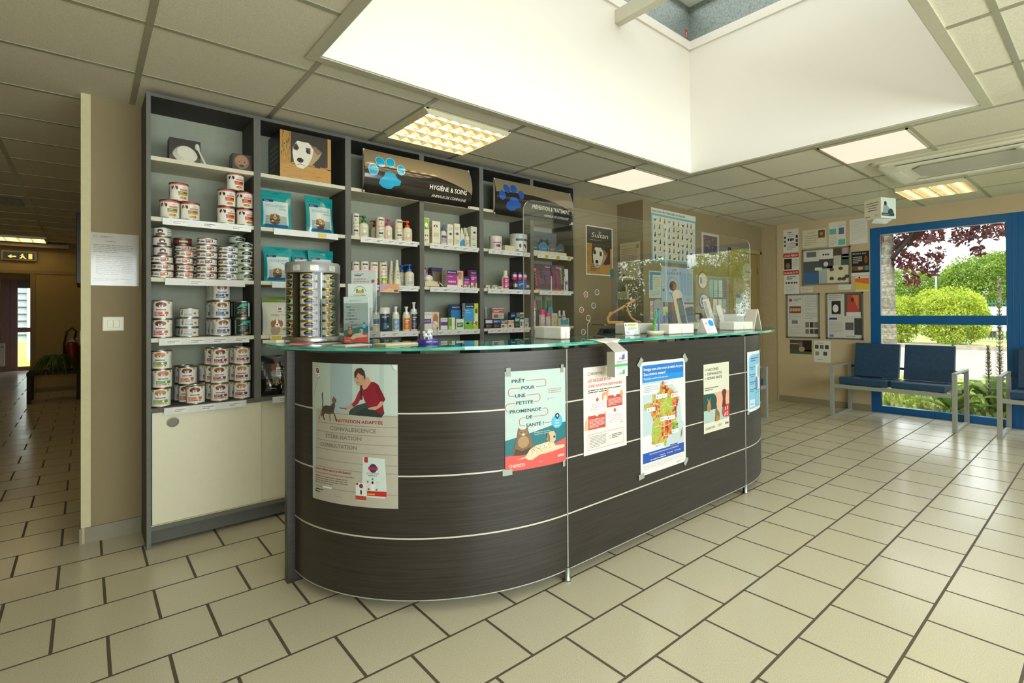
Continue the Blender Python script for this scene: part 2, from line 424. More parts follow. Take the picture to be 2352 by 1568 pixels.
# skylight shaft
b = MB(); t = 0.04
def shaft(z0, z1, o, mb, mi=0, col=(0.8, 0.8, 0.8)):
    x0, x1, y0, y1 = SX0 + o, SX1 - o, SY0 + o, SY1 - o
    mb.box(x0 - t, x1 + t, y1, y1 + t, z0, z1, col, mi); mb.box(x0 - t, x1 + t, y0 - t, y0, z0, z1, col, mi)
    mb.box(x0 - t, x0, y0, y1, z0, z1, col, mi); mb.box(x1, x1 + t, y0, y1, z0, z1, col, mi)
shaft(H - 0.002, 3.43, 0, b); struct('wall_skylight_shaft', b, M_WHITEP)
b = MB(); shaft(H - 0.001, 2.45, 0.006, b); struct('trim_2', b, M_WHITEP)
b = MB(); shaft(3.43, 3.50, 0.012, b); struct('trim_3', b, M_WHITEP)
b = MB(); shaft(3.50, 3.80, 0.0, b); struct('wall_skylight_kerb', b, M_GALV)
b = MB(); w = 0.05; cc = C('#c6c2ac')
b.box(SX0 - w, SX1 + w, SY1, SY1 + w, H - 0.008, H, cc); b.box(SX0 - w, SX1 + w, SY0 - w, SY0, H - 0.008, H, cc)
b.box(SX0 - w, SX0, SY0, SY1, H - 0.008, H, cc); b.box(SX1, SX1 + w, SY0, SY1, H - 0.008, H, cc)
struct('trim_4', b, M_PMET)
b = MB(); b.box(SX0 - 0.1, SX1 + 0.1, SY0 - 0.1, SY1 + 0.1, 3.80, 3.83, C('#f4f6f4')); struct('window_skylight', b, M_PLAST)
b = MB(); b.box(2.755, 2.815, SY0, SY1, 3.30, 3.40, C('#cfccb9'))
o = b.build('skylight_joist', M_PMET, bevel=0.003, kind='structure')
b = MB(); k = C('#c63a30'); P = Print(b, plane_map((3.655, SY1 + 0.0, 3.52), (1, 0, 0), (0, -1, 0)))
P.sheet(0.032, 0.07, k, -0.03); P.ell(-0.014, 0.045, 0.006, 0.008, WHITE); P.rect(-0.018, 0.02, -0.010, 0.04, WHITE); P.lines(-0.026, 0.004, -0.002, 0.018, 2, WHITE)
b.build('hazard_sticker', M_PAPER, label='small red hazard sticker inside the corner of the skylight kerb', category='sticker')
# walls
def wallbox(name, boxes, mat):
    b = MB()
    for q in boxes: b.box(*q)
    return struct(name, b, mat)
wallbox('wall_back', [(0.02, 4.18, BY, 4.0, 0, H)], M_TAN)
wallbox('wall_projection', [(4.18, 5.86, 3.475, 4.0, 0, H), (6.70, RX, 3.475, 4.0, 0, H), (5.86, 6.70, 3.475, 4.0, 2.03, H)], M_TAN)
wallbox('wall_passage', [(-0.012, 0.02, BY - 0.005, 4.0, 0, H)], M_BEIGE)
wallbox('wall_corridor_right', [(0.0, 0.16, 4.0, 12.0, 0, H)], M_CORR)
wallbox('wall_corridor_end', [(-0.57, 0.0, 12.0, 12.14, 0, H), (LX, -0.57, 12.0, 12.14, 1.885, H)], M_CORR)
wallbox('wall_corridor_left', [(LX - 0.12, LX, FY - 0.12, 17.3, 0, H)], M_CORR)
wallbox('wall_entrance', [(LX, -1.33, 17.2, 17.32, 0, H), (-0.42, 0.12, 17.2, 17.32, 0, H), (-1.33, -0.42, 17.2, 17.32, 2.03, H), (0.0, 0.12, 12.14, 17.2, 0, H)], M_PINK)
WY = ((-0.80, 2.105), (-2.3, -0.95))
wallbox('wall_right', [(RX, 6.98, 2.105, 3.475, 0, H), (RX, 6.98, -0.95, -0.80, 0, H), (RX, 6.98, FY, -2.3, 0, H), (RX, 6.98, -0.80, 2.105, 2.2, H), (RX, 6.98, -2.3, -0.95, 2.2, H)], M_BEIGE)
wallbox('wall_front', [(LX, -1.2, FY - 0.12, FY, 0, H), (3.8, 6.98, FY - 0.12, FY, 0, H), (-1.2, 3.8, FY - 0.12, FY, 0, 0.6), (-1.2, 3.8, FY - 0.12, FY, 2.15, H)], M_BEIGE)
# baseboards and trims
bt_ = C('#8f8367')
def board(name, boxes, col=bt_):
    b = MB()
    for q in boxes: b.box(*q, col)
    struct(name, b, M_MATTE)
board('baseboard_back', [(0.0, 0.225, BY - 0.012, BY, 0, 0.082), (3.22, 4.18, BY - 0.012, BY, 0, 0.08), (4.18, 5.8, 3.463, 3.475, 0, 0.08), (-0.022, -0.012, BY - 0.012, 4.0, 0, 0.082)], C('#8e8977'))
board('baseboard_right', [(RX - 0.012, RX, 2.105, 3.475, 0, 0.075)])
board('baseboard_corridor', [(-0.012, 0, 4.0, 12.0, 0, 0.08), (-0.57, 0.0, 11.988, 12.0, 0, 0.07), (LX, -1.4, 17.188, 17.2, 0, 0.08)], C('#7a6a45'))
board('trim_5', [(-0.016, 0.022, BY - 0.012, BY + 0.03, 0.085, H)], C('#d2c8a0'))
board('trim_6', [(RX - 0.03, RX, 3.262, 3.475, 0.0, H), (RX - 0.036, RX, 3.25, 3.262, 0, H)], C('#b3a27e'))
board('trim_7', [(-0.62, -0.565, 11.985, 12.15, 0, 1.884), (LX, -0.001, 11.985, 12.0, 1.885, 1.935)], C('#8d7747'))
# window with blue frame
bl = C('#0b5c98'); bl2 = C('#0c4a80')
def blue_window(name, y0, y1, mull, z0=0.0, z1=2.2, tr=(1.05, 1.15)):
    w = bpy.data.objects.new(name, None); COL.objects.link(w); w['kind'] = 'structure'
    b = MB(); X0, X1 = RX + 0.012, RX + 0.08
    b.box(X0, X1, y1 - 0.10, y1, z0, z1, bl); b.box(X0, X1, y0, y0 + 0.10, z0, z1, bl)
    ys = [y0 + 0.10]
    for a, c in mull:
        b.box(X0, X1, a, c, z0, z1, bl); ys += [a, c]
        for q in (-0.026, 0.026): b.box(X0 - 0.002, X0, (a + c) / 2 + q - 0.003, (a + c) / 2 + q + 0.003, z0, z1, bl2)
    ys.append(y1 - 0.10)
    for i in range(0, len(ys), 2):
        for (a, c) in ((z1 - 0.085, z1), (z0, z0 + 0.078), tr): b.box(X0, X1, ys[i], ys[i + 1], a, c, bl)
    b.build('window_frame', M_PLAST, w, bevel=0.004)
    g = MB()
    for i in range(0, len(ys), 2):
        for (a, c) in ((z0 + 0.078, tr[0]), (tr[1], z1 - 0.085)):
            g.box(X0 + 0.01, X0 + 0.016, ys[i], ys[i] + 0.006, a, c, C('#101418')); g.box(X0 + 0.01, X0 + 0.016, ys[i + 1] - 0.006, ys[i + 1], a, c, C('#101418'))
            p = MB(); p.add([(X0 + 0.03, ys[i], a), (X0 + 0.03, ys[i + 1], a), (X0 + 0.03, ys[i + 1], c), (X0 + 0.03, ys[i], c)], [(0, 1, 2, 3)]); p.build('window_pane', M_GLASS, w)
    g.build('window_seal', M_PLAST, w)
    return w
blue_window('window_1', WY[0][0], WY[0][1], [(0.665, 0.815)])
blue_window('window_2', WY[1][0], WY[1][1], [])
w = bpy.data.objects.new('window_added_rear', None); COL.objects.link(w); w['kind'] = 'structure'  # unseen window, added to let the rear fill light in
b = MB()
for x in (-1.2, 0.42, 2.08, 3.72): b.box(x, x + 0.08, FY - 0.09, FY - 0.02, 0.6, 2.15, bl)
b.box(-1.2, 3.8, FY - 0.09, FY - 0.02, 0.6, 0.68, bl); b.box(-1.2, 3.8, FY - 0.09, FY - 0.02, 2.07, 2.15, bl); b.build('window_frame', M_PLAST, w)
b = MB(); b.add([(-1.2, FY - 0.05, 0.6), (3.8, FY - 0.05, 0.6), (3.8, FY - 0.05, 2.15), (-1.2, FY - 0.05, 2.15)], [(0, 1, 2, 3)]); b.build('window_pane', M_GLASS, w)
# entrance door at the end of the corridor
w = bpy.data.objects.new('door_1', None); COL.objects.link(w); w['kind'] = 'structure'
b = MB(); br = C('#8c3d16'); Y0, Y1 = 17.2, 17.27
b.box(-1.33, -1.08, Y0, Y1, 0, 2.03, br); b.box(-0.52, -0.42, Y0, Y1, 0, 2.03, br); b.box(-1.08, -0.52, Y0, Y1, 1.85, 2.03, C('#5a2a10')); b.box(-1.08, -0.52, Y0, Y1, 0, 0.09, br); b.box(-1.08, -0.52, Y0, Y1, 0.86, 0.96, br)
b.box(-1.19, -1.185, Y0 - 0.004, Y0, 0, 2.03, C('#48200f'))
b.build('door_frame', M_PLAST, w, bevel=0.004)
for (a, c) in ((0.09, 0.86), (0.96, 1.85)):
    b = MB(); b.add([(-1.08, 17.24, a), (-0.52, 17.24, a), (-0.52, 17.24, c), (-1.08, 17.24, c)], [(0, 1, 2, 3)]); b.build('door_pane', M_GLASS, w)
# flush door beside the notice wall
w = bpy.data.objects.new('door_2', None); COL.objects.link(w); w['kind'] = 'structure'
b = MB(); dc = C('#96804f'); b.box(5.90, 6.66, 3.50, 3.54, 0.01, 1.99, dc); b.build('door_leaf', M_MATTE, w, bevel=0.003)
b = MB(); fc = C('#a08c60'); b.box(5.86, 5.90, 3.455, 3.56, 0, 2.03, fc); b.box(6.66, 6.70, 3.455, 3.56, 0, 2.03, fc); b.box(5.86, 6.70, 3.455, 3.56, 1.99, 2.045, fc); b.build('door_frame', M_MATTE, w, bevel=0.003)
b = MB()
for z in (0.3, 1.0, 1.72): b.cyl(6.662, 3.492, z, z + 0.09, 0.008, C('#6c6656'))
b.build('door_hinge', M_METAL, w)
b = MB(); b.tube([(5.97, 3.50, 1.02), (5.97, 3.45, 1.02), (6.08, 3.45, 1.02)], 0.009, STEEL); b.build('door_handle', M_METAL, w)

# ------------------------------------------------------------------ ceiling lights and equipment
def led(cx, cy, label):
    t = thing('led_ceiling_panel', label, 'ceiling light', (cx, cy, H), 0, None)
    b = MB(); r = 0.288
    for q in ((-r, r, r - 0.014, r), (-r, r, -r, -r + 0.014), (-r, -r + 0.014, -r, r), (r - 0.014, r, -r, r)): b.box(*q, -0.010, -0.001, C('#c9c2aa'))
    b.build('frame', M_PMET, t)
    b = MB(); b.box(-r + 0.014, r - 0.014, -r + 0.014, r - 0.014, -0.007, -0.002); b.build('diffuser', M_LED, t)
led(3.485, 3.035, 'square glowing ceiling panel behind the corner of the skylight, above the far end of the shelves')
led(4.085, 1.235, 'square glowing ceiling panel beyond the skylight, beside the air conditioning cassette')
def louvre(cx, cy, label, nx=7, ny=4, rz=0.0):
    t = thing('louvre_ceiling_light', label, 'ceiling light', (cx, cy, H), rz)
    r = 0.288; b = MB(); fr = C('#c4bfa4')
    for q in ((-r, r, r - 0.012, r), (-r, r, -r, -r + 0.012), (-r, -r + 0.012, -r, r), (r - 0.012, r, -r, r)): b.box(*q, -0.006, 0.0, fr)
    b.build('frame', M_PMET, t)
    b = MB(); al = C('#e6dfc2')
    b.box(-r + 0.012, r - 0.012, -r + 0.012, r - 0.012, -0.0012, -0.0006, C('#f0e6c4'))
    for i in range(nx + 1):
        x = -r + 0.012 + (2 * r - 0.024) * i / nx
        w0 = 0.024; n = 5
        for j in range(n):
            a, c = j / n, (j + 1) / n
            b.box(x - w0 * (1 - a) ** 2 - 0.0012, x + w0 * (1 - a) ** 2 + 0.0012, -r + 0.012, r - 0.012, -0.003 - 0.030 * c, -0.003 - 0.030 * a, al)
    for i in range(ny + 1):
        y = -r + 0.012 + (2 * r - 0.024) * i / ny
        b.box(-r + 0.012, r - 0.012, y - 0.0022, y + 0.0022, -0.036, -0.002, al)
    b.build('louvre', M_PMET, t)
    for i in range(ny):
        y = -r + 0.012 + (2 * r - 0.024) * (i + 0.5) / ny
        b = MB(); b.tube([(-r + 0.02, y, -0.015), (r - 0.02, y, -0.015)], 0.008, n=8); b.build('tube', M_TUBE, t)
louvre(1.687, 3.035, 'square louvred ceiling light with glowing tubes, above the paw print banner')
louvre(5.884, 1.235, 'square louvred ceiling light between the air conditioning cassette and the window')
louvre(-0.71, 11.44, 'louvred ceiling light at the far end of the dark corridor', 4, 4)
louvre(-1.31, 6.336, 'added unseen louvred light brightening the corridor, the nearer of two', 4, 4)  # made-up fixture out of view, gives the corridor warm light
louvre(-1.31, 9.338, 'added unseen louvred light brightening the corridor, the deeper of two', 4, 4)  # second added fixture out of view, lifts the dark corridor
# air conditioning cassette
t = thing('ceiling_cassette_air_conditioner', 'white ceiling air conditioning cassette with grey grille at the right edge of the photo', 'air conditioner', (4.93, 0.80, H))
b = MB(); wc = C('#cdc9af')
def rrect(x, y, r, n=6):
    pts = []
    for cx, cy, a in ((x - r, y - r, 0), (-x + r, y - r, PI / 2), (-x + r, -y + r, PI), (x - r, -y + r, 1.5 * PI)):
        pts += [(cx + r * math.cos(a + PI / 2 * i / n), cy + r * math.sin(a + PI / 2 * i / n)) for i in range(n + 1)]
    return pts
b.prism(rrect(0.43, 0.60, 0.05), -0.016, -0.001, wc); b.prism(rrect(0.385, 0.555, 0.03), -0.034, -0.016, C('#d6d3bc')); b.build('cover', M_PLAST, t, bevel=0.005)
b = MB(); c8 = 0.07; gx, gy = 0.20, 0.37
oc = [(gx - c8, -gy), (gx, -gy + c8), (gx, gy - c8), (gx - c8, gy), (-gx + c8, gy), (-gx, gy - c8), (-gx, -gy + c8), (-gx + c8, -gy)]
b.prism(oc, -0.040, -0.034, C('#8d8a72'))
for i in range(22):
    x = -gx + 0.01 + i * (2 * gx - 0.02) / 21; yl = gy - max(0, abs(x) - (gx - c8)) - 0.004
    b.box(x - 0.003, x + 0.003, -yl, yl, -0.046, -0.040, C('#b3b09a'))
b.build('grille', M_PLAST, t)
for s in (-1, 1):
    b = MB(); b.box(s * 0.30 - 0.028, s * 0.30 + 0.028, -0.43, 0.43, -0.046, -0.036, C('#dcd9c4')); b.build('air_flap', M_PLAST, t, bevel=0.003)
    b = MB(); b.box(s * 0.334 - 0.005, s * 0.334 + 0.005, -0.44, 0.44, -0.0352, -0.034, C('#3a3a30')); b.build('air_slot', M_PLAST, t)
    b = MB(); b.box(-0.13, 0.13, s * 0.49 - 0.035, s * 0.49 + 0.035, -0.040, -0.034, C('#dcd9c4')); b.build('end_panel', M_PLAST, t, bevel=0.002)
b = MB(); b.lathe([(0.001, -0.06), (0.04, -0.052), (0.055, -0.034)], 20, C('#dedbc6'), -0.25, -0.34, caps=False); b.build('sensor_dome', M_PLAST, t)
# wall screen hanging at the right edge
t = thing('hanging_screen', 'black edge of a screen hanging from the ceiling at the right border of the photo', 'screen', (3.62, 0.11, 0))
b = MB(); b.box(-0.02, 0.01, -0.20, 0.02, 2.06, 2.29, C('#141414'), rot=-0.25, piv=(0, 0.02)); b.build('casing', M_PLAST, t, bevel=0.004)
b = MB(); b.tube([(0, -0.14, H), (0, -0.14, 2.26)], 0.014, C('#d8d6c8')); b.box(-0.04, 0.04, -0.18, -0.10, H - 0.006, H, C('#d8d6c8')); b.build('bracket', M_PMET, t)
# cardboard cube
t = thing('hanging_cardboard_cube', 'white printed cardboard cube hanging from the ceiling on a thread, left of the blue window', 'cardboard cube', (4.98, 1.46, 0), 0)
b = MB(); cs = 0.085; th = -0.438; kc = C('#e4dfc8')
b.box(-cs, cs, -cs, cs, 2.0, 2.175, kc, rot=th)
def cube_face(sg):
    n = Vector((-math.cos(th), -math.sin(th), 0)) if sg == 0 else Vector((math.sin(th), -math.cos(th), 0))
    u = Vector((math.sin(th), -math.cos(th), 0)) if sg == 0 else Vector((math.cos(th), math.sin(th), 0))
    o = n * cs - u * cs
    return Print(b, plane_map((o.x, o.y, 2.0), u, n), t=0.0)
P = cube_face(0)
for i, s_ in enumerate(('Avec phéron, aidez-le', 'à vivre sereinement', 'les situations', 'déstabilisantes.')): P.text(s_, 0.085, 0.135 - i * 0.021, 0.0105, INK, al='c', bold=True)
P.text('phéron', 0.012, 0.02, 0.012, NAVY, bold=True); P.lines(0.11, 0.018, 0.155, 0.034, 2, GREY)
P = cube_face(1); P.rect(0.006, 0.005, 0.16, 0.165, C('#cfe0d8')); P.rect(0.006, 0.02, 0.15, 0.045, C('#22343c'), 2); P.ell(0.05, 0.125, 0.016, 0.02, C('#4a3528'), 2)
P.poly([(0.02, 0.05), (0.03, 0.11), (0.07, 0.115), (0.10, 0.08), (0.13, 0.045)], C('#8fa3a6'), 2); P.ell(0.11, 0.05, 0.032, 0.034, C('#2e4a52'), 3); P.text('Destabilisante', 0.014, 0.028, 0.01, WHITE)
b.build('cube', M_CARD, t)
b = MB(); b.tube([(0, 0, 2.175), (0, 0, H)], 0.0009, GREY, 5); b.build('thread', M_MATTE, t)
b = MB(); b.add([(-0.09, 0.02, 2.0), (0.02, -0.10, 2.0), (0.05, -0.03, 1.965), (-0.03, 0.06, 1.975)], [(0, 1, 2, 3)], C('#d8e4e4')); b.build('bottom_flap', M_CARD, t)
# ------------------------------------------------------------------ shelving units
DK = C('#4a4842'); DK2 = C('#3a3833'); BACK_SHADED = C('#9fa493'); SHELF = C('#d9d5bd'); UNIT = C('#504e48')  # back panels: white melamine with the interior shade put into the colour
ST = [2.033, 1.718, 1.402, 1.085]; BASE_T = 0.722; TOP = 2.36
FYC, BYC = 3.492, 3.81
def unit(x0, x1, divs, label, rails, handles):
    t = thing('shelving_unit', label, 'shelving unit', (x0, FYC, 0), 0, None)
    W_ = x1 - x0; D = BYC - FYC; s = 0.018
    for a in (0, W_ - s):
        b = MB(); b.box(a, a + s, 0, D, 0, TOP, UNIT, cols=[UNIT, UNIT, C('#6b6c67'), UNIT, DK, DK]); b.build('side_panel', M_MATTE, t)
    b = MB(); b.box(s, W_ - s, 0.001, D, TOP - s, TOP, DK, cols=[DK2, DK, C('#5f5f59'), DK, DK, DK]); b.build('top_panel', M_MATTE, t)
    b = MB(); b.box(s, W_ - s, D - 0.012, D, 0.09, TOP - s, BACK_SHADED); b.build('back_panel', M_MATTE, t)
    for d in divs:
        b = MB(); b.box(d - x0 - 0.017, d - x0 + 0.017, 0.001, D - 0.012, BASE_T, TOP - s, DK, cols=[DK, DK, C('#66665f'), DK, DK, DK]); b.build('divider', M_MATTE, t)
    xs = [s] + [q for d in divs for q in (d - x0 - 0.017, d - x0 + 0.017)] + [W_ - s]
    for i in range(0, len(xs), 2):
        for z in ST:
            b = MB(); b.box(xs[i], xs[i + 1], 0.004, D - 0.012, z - 0.022, z, SHELF); b.build('shelf', M_MATTE, t, bevel=0.001)
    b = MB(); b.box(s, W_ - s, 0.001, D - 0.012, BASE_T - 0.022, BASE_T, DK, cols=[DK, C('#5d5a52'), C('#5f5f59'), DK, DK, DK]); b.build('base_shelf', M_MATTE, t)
    b = MB(); b.box(s, W_ - s, 0.001, D - 0.012, 0.09, 0.112, C('#66665f')); b.build('bottom_panel', M_MATTE, t)
    b = MB(); b.box(s, W_ - s, 0.03, 0.048, 0.018, 0.09, C('#5c5d57')); b.build('plinth', M_MATTE, t)
    dw = C('#dcd8bd'); hd = (W_ - 2 * s) / 2
    for i, (a, c, y) in enumerate(((s + 0.004, s + hd + 0.012, 0.012), (s + hd - 0.02, W_ - s - 0.004, 0.032))):
        b = MB(); b.box(a, c, y, y + 0.016, 0.117, 0.697, dw); d = b.build('sliding_door', M_PLAST, t, bevel=0.0015)
        if handles:
            hx = a + 0.085 if i == 0 else c - 0.085
            h = MB(); h.lathe([(0.027, 0.0), (0.027, 0.002), (0.021, 0.003), (0.02, 0.0008), (0.0001, 0.0008)], 24, cols=[C('#8c8971'), C('#8c8971'), C('#5a584a'), C('#6c6a5a')])
            h.xf(Matrix.Translation((hx, y, 0.64)) @ Matrix.Rotation(PI / 2, 4, 'X')); h.build('finger_pull', M_PMET, d)
    b = MB(); b.box(s, W_ - s, 0.006, 0.05, 0.1125, 0.1165, C('#cfc79f')); b.build('door_track', M_PLAST, t)
    for (a, c, z, prints) in rails:
        b = MB(); m = tilt_map((a - x0, -0.004, z - 0.038), (1, 0, 0), (0, -0.12, 1), (0, -1, -0.12))
        P = Print(b, m, t=0.0025); P.sheet(c - a, 0.036, C('#dfe0dc'))
        for (u, w_, kc, tc) in prints:
            P.rect(u, 0.004, u + w_, 0.032, kc, 1); P.lines(u + 0.004, 0.008, u + w_ - 0.004, 0.026, 2, tc, 2)
        b.build('price_rail', M_CARD, t)
    return t
LG = C('#ecebe6'); YL = C('#e0c22a')
def prs(w, n, yl=False): 
    return [(w * (i + 0.3) / n, min(0.06, w / n * 0.6), (YL if yl and i % 2 else LG), (INK if i % 2 else GREY)) for i in range(n)]
unit(0.226, 1.225, [0.7175], 'dark shelving unit at the left end, with white sliding doors below its tins',
     [(0.29, 0.685, 1.718, prs(0.395, 3)), (0.30, 0.655, 1.402, prs(0.35, 1)), (0.275, 0.675, 1.085, prs(0.40, 4)), (0.295, 0.66, 0.722, prs(0.365, 3)),
      (0.80, 1.16, 1.718, [(0.24, 0.05, YL, YL)]), (0.79, 1.15, 1.402, [(0.07, 0.05, YL, YL)]), (0.78, 1.15, 1.085, [(0.005, 0.05, YL, YL), (0.07, 0.05, LG, INK)]), (0.79, 1.15, 0.722, prs(0.36, 3))], 1)
unit(1.225, 2.23, [1.733], 'middle dark shelving unit with the light blue paw print banner across its top',
     [(1.30, 1.695, 1.718, prs(0.39, 5)), (1.26, 1.70, 1.402, prs(0.44, 5)), (1.27, 1.70, 1.085, prs(0.43, 6)), (1.79, 2.195, 1.718, prs(0.405, 5)), (1.79, 2.19, 1.402, prs(0.40, 5)), (1.76, 2.205, 1.085, prs(0.44, 6))], 1)
unit(2.23, 3.225, [2.73], 'right-hand dark shelving unit with the dark blue paw print banner, partly behind the acrylic screen',
     [(2.29, 2.70, 1.718, prs(0.41, 5)), (2.28, 2.70, 1.402, prs(0.42, 5)), (2.28, 2.69, 1.085, prs(0.41, 6)), (2.78, 3.17, 1.718, prs(0.39, 6, True)), (2.80, 3.17, 1.402, prs(0.37, 5)), (2.79, 3.16, 1.085, prs(0.37, 5))], 1)
# banners
def banner(x0, x1, z0, z1, pc, title, sub, label):
    t = thing('curved_banner', label, 'banner', (0, 0, 0))
    b = MB(); n = 14; Hh = z1 - z0; bul = 0.045; yb = 3.487
    def mp(u, v, h):
        k = v / Hh; y = yb - 0.004 - bul * math.sin(PI * k); return Vector((x0 + u, y - h, z0 + v))
    W_ = x1 - x0; dark = C('#231f1a'); lt = C('#8d8064')
    def curve(u): k = u / W_; return Hh * (0.60 - 0.02 * math.sin(k * 3) + (0.12 * math.sin(k * PI * 0.9) if k < 1 else 0) - 0.28 * k ** 3)
    m = 40
    for j in range(m):
        u0, u1 = W_ * j / m, W_ * (j + 1) / m; k0, k1 = curve(u0), curve(u1)
        for lo0, hi0, lo1, hi1, c_ in ((0, k0, 0, k1, dark), (k0, Hh, k1, Hh, lt)):
            for i in range(12):
                f, g = i / 12, (i + 1) / 12; q = [(u0, lo0 + (hi0 - lo0) * f), (u1, lo1 + (hi1 - lo1) * f), (u1, lo1 + (hi1 - lo1) * g), (u0, lo0 + (hi0 - lo0) * g)]
                b.add([mp(x, y, 0) for x, y in q], [(0, 1, 2, 3)], c_, 0, True); b.add([mp(x, y, -0.0015) for x, y in q], [(3, 2, 1, 0)], dark, 0, True)
    P = Print(b, mp, curved=0, t=0.0)
    def strips(pts, c, l=1):   # follow the bulge by cutting the shape in horizontal bands
        f = lambda Q: [(y, x) for x, y in Q]
        tri = tessellate_polygon([[Vector((x, y, 0)) for x, y in pts]])
        for tt in tri:
            Q = [(pts[i][1], pts[i][0]) for i in tt]; lo = min(q[0] for q in Q); hi = max(q[0] for q in Q); st = 0.01
            for i in range(math.floor(lo / st), math.ceil(hi / st)):
                R = clip(clip(Q, i * st, 1), (i + 1) * st, -1)
                if len(R) >= 3: b.add([mp(y, x, 0.001 * l) for x, y in R], [tuple(range(len(R)))], c)
    cx, cy = 0.15, Hh * 0.47
    el = lambda x, y, rx, ry, a=0: [(x + rx * math.cos(q) * math.cos(a) - ry * math.sin(q) * math.sin(a), y + rx * math.cos(q) * math.sin(a) + ry * math.sin(q) * math.cos(a)) for q in [2 * PI * i / 22 for i in range(22)]]
    for (dx, dy, rx, ry, a) in ((-0.095, 0.015, 0.030, 0.036, 0.1), (-0.045, 0.075, 0.028, 0.034, 0.3), (0.025, 0.085, 0.028, 0.034, -0.5), (0.095, 0.045, 0.026, 0.034, -0.1)):
        strips(el(cx + dx, cy + dy, rx + 0.003, ry + 0.003, a), C('#bfe4f2') if pc[0] < 0.01 and pc[1] > 0.2 else C('#34507c')); strips(el(cx + dx, cy + dy, rx, ry, a), pc, 2)
    pad = [(0.0, -0.075), (0.03, -0.07), (0.045, -0.052), (0.085, -0.04), (0.09, -0.012), (0.06, 0.004), (0.045, 0.03), (0.0, 0.034), (-0.022, 0.028), (-0.03, 0.0), (-0.055, -0.02), (-0.058, -0.05), (-0.03, -0.068)]
    strips([(cx + 0.005 + x, cy + 0.0 + y - 0.02) for x, y in pad], pc, 2)
    P.text(title, W_ - 0.045, Hh * 0.30, 0.033, WHITE, 6, 'r', bold=True, w=0.30 if len(title) < 16 else 0.42)
    P.text(sub, W_ - 0.045, Hh * 0.13, 0.019, WHITE, 5, 'r', bold=False, slant=0.25, w=0.28)
    b.build('printed_sheet', M_GLOSS, t)
    b = MB()
    for x in (x0 + 0.004, x1 - 0.012):
        b.box(x, x + 0.008, 3.4765, 3.491, z0 + 0.0, z1, C('#cfccc0'))
    b.build('fixing_strip', M_PLAST, t)
banner(1.312, 2.115, 2.012, 2.30, C('#10a5d8'), 'HYGIÈNE & SOINS', 'ANIMAUX DE COMPAGNIE', 'glossy curved banner with a light blue paw print and the words HYGIÈNE & SOINS')
banner(2.335, 3.16, 2.0, 2.288, C('#1f58b4'), 'PRÉVENTION & TRAITEMENT', 'ANIMAUX DE COMPAGNIE', 'glossy curved banner with a dark blue paw print and the words PRÉVENTION & TRAITEMENT')

# ------------------------------------------------------------------ reception counter
CX0, CX1, CYC, CR = 1.555, 3.14, 2.62, 0.875
PZ0, PZ1 = 0.052, 1.040
LINES = (0.298, 0.549, 0.801)
def arcpts(cx, R, a0, a1, n=28): return [(cx + R * math.cos(a0 + (a1 - a0) * i / n), CYC + R * math.sin(a0 + (a1 - a0) * i / n)) for i in range(n + 1)]
def curved_unit(name, label, cx, a0, a1, gable):
    t = thing(name, label, 'counter', (cx, CYC, 0))
    o = lambda R: [(x - cx, y - CYC) for x, y in arcpts(cx, R, a0, a1)]
    def band(R0, R1, z0, z1, mat, nm, col=ALU):
        out, inn = o(R1), o(R0); b = MB()
        vs = []
        for (p, q) in zip(out, inn): vs += [(p[0], p[1], z0), (p[0], p[1], z1), (q[0], q[1], z0), (q[0], q[1], z1)]
        fs = []
        for i in range(len(out) - 1):
            k = 4 * i; fs += [(k, k + 4, k + 5, k + 1), (k + 2, k + 3, k + 7, k + 6), (k + 1, k + 5, k + 7, k + 3), (k, k + 2, k + 6, k + 4)]
        fs += [(0, 1, 3, 2), (4 * (len(out) - 1), 4 * (len(out) - 1) + 2, 4 * (len(out) - 1) + 3, 4 * (len(out) - 1) + 1)]
        b.add(vs, fs, col, 0, True); return b.build(nm, mat, t)
    band(CR - 0.018, CR, PZ0, PZ1, M_LAM, 'front_panel')
    for z in LINES: band(CR - 0.002, CR + 0.0012, z - 0.003, z + 0.003, M_PMET, 'inlay_strip', C('#d9d8cd'))
    band(CR - 0.018, CR + 0.0015, PZ0 - 0.003, PZ0 + 0.0005, M_PMET, 'edge_strip', C('#c7c6bb'))
    b = MB(); P_ = [(x - cx, y - CYC) for x, y in arcpts(cx, CR - 0.02, a0, a1)] + [(0, -0.014)]
    b.prism(P_, 0.70, 0.73); b.build('light_block_shelf', M_LAM, t)  # unseen shelf added to stop light leaking through the glass to the floor
    gx = gable - cx; s = 1 if gable < cx else -1
    b = MB(); b.box(min(gx, gx + s * 0.45), max(gx, gx + s * 0.45), -0.012, 0.03, 0.0, 1.04); b.build('end_gable', M_LAM, t, bevel=0.001)
    return t
curved_unit('curved_counter_unit', 'curved left end of the dark wood reception counter, with the cat food poster', CX0, -PI, -PI / 2, 0.648)
curved_unit('curved_counter_unit', 'curved far right end of the dark wood reception counter, with the light blue poster', CX1, -PI / 2, 0, 4.047)
t = thing('straight_counter_unit', 'long straight middle section of the dark wood reception counter', 'counter', (CX0, 1.745, 0))
L_ = CX1 - CX0
b = MB(); b.box(0.004, L_ - 0.004, 0, 0.018, PZ0, PZ1); b.build('front_panel', M_LAM, t)
for z in LINES: b = MB(); b.box(0.004, L_ - 0.004, -0.0012, 0.002, z - 0.003, z + 0.003, C('#d9d8cd')); b.build('inlay_strip', M_PMET, t)
b = MB(); b.box(0.004, L_ - 0.004, -0.0015, 0.018, PZ0 - 0.003, PZ0, C('#c7c6bb')); b.build('edge_strip', M_PMET, t)
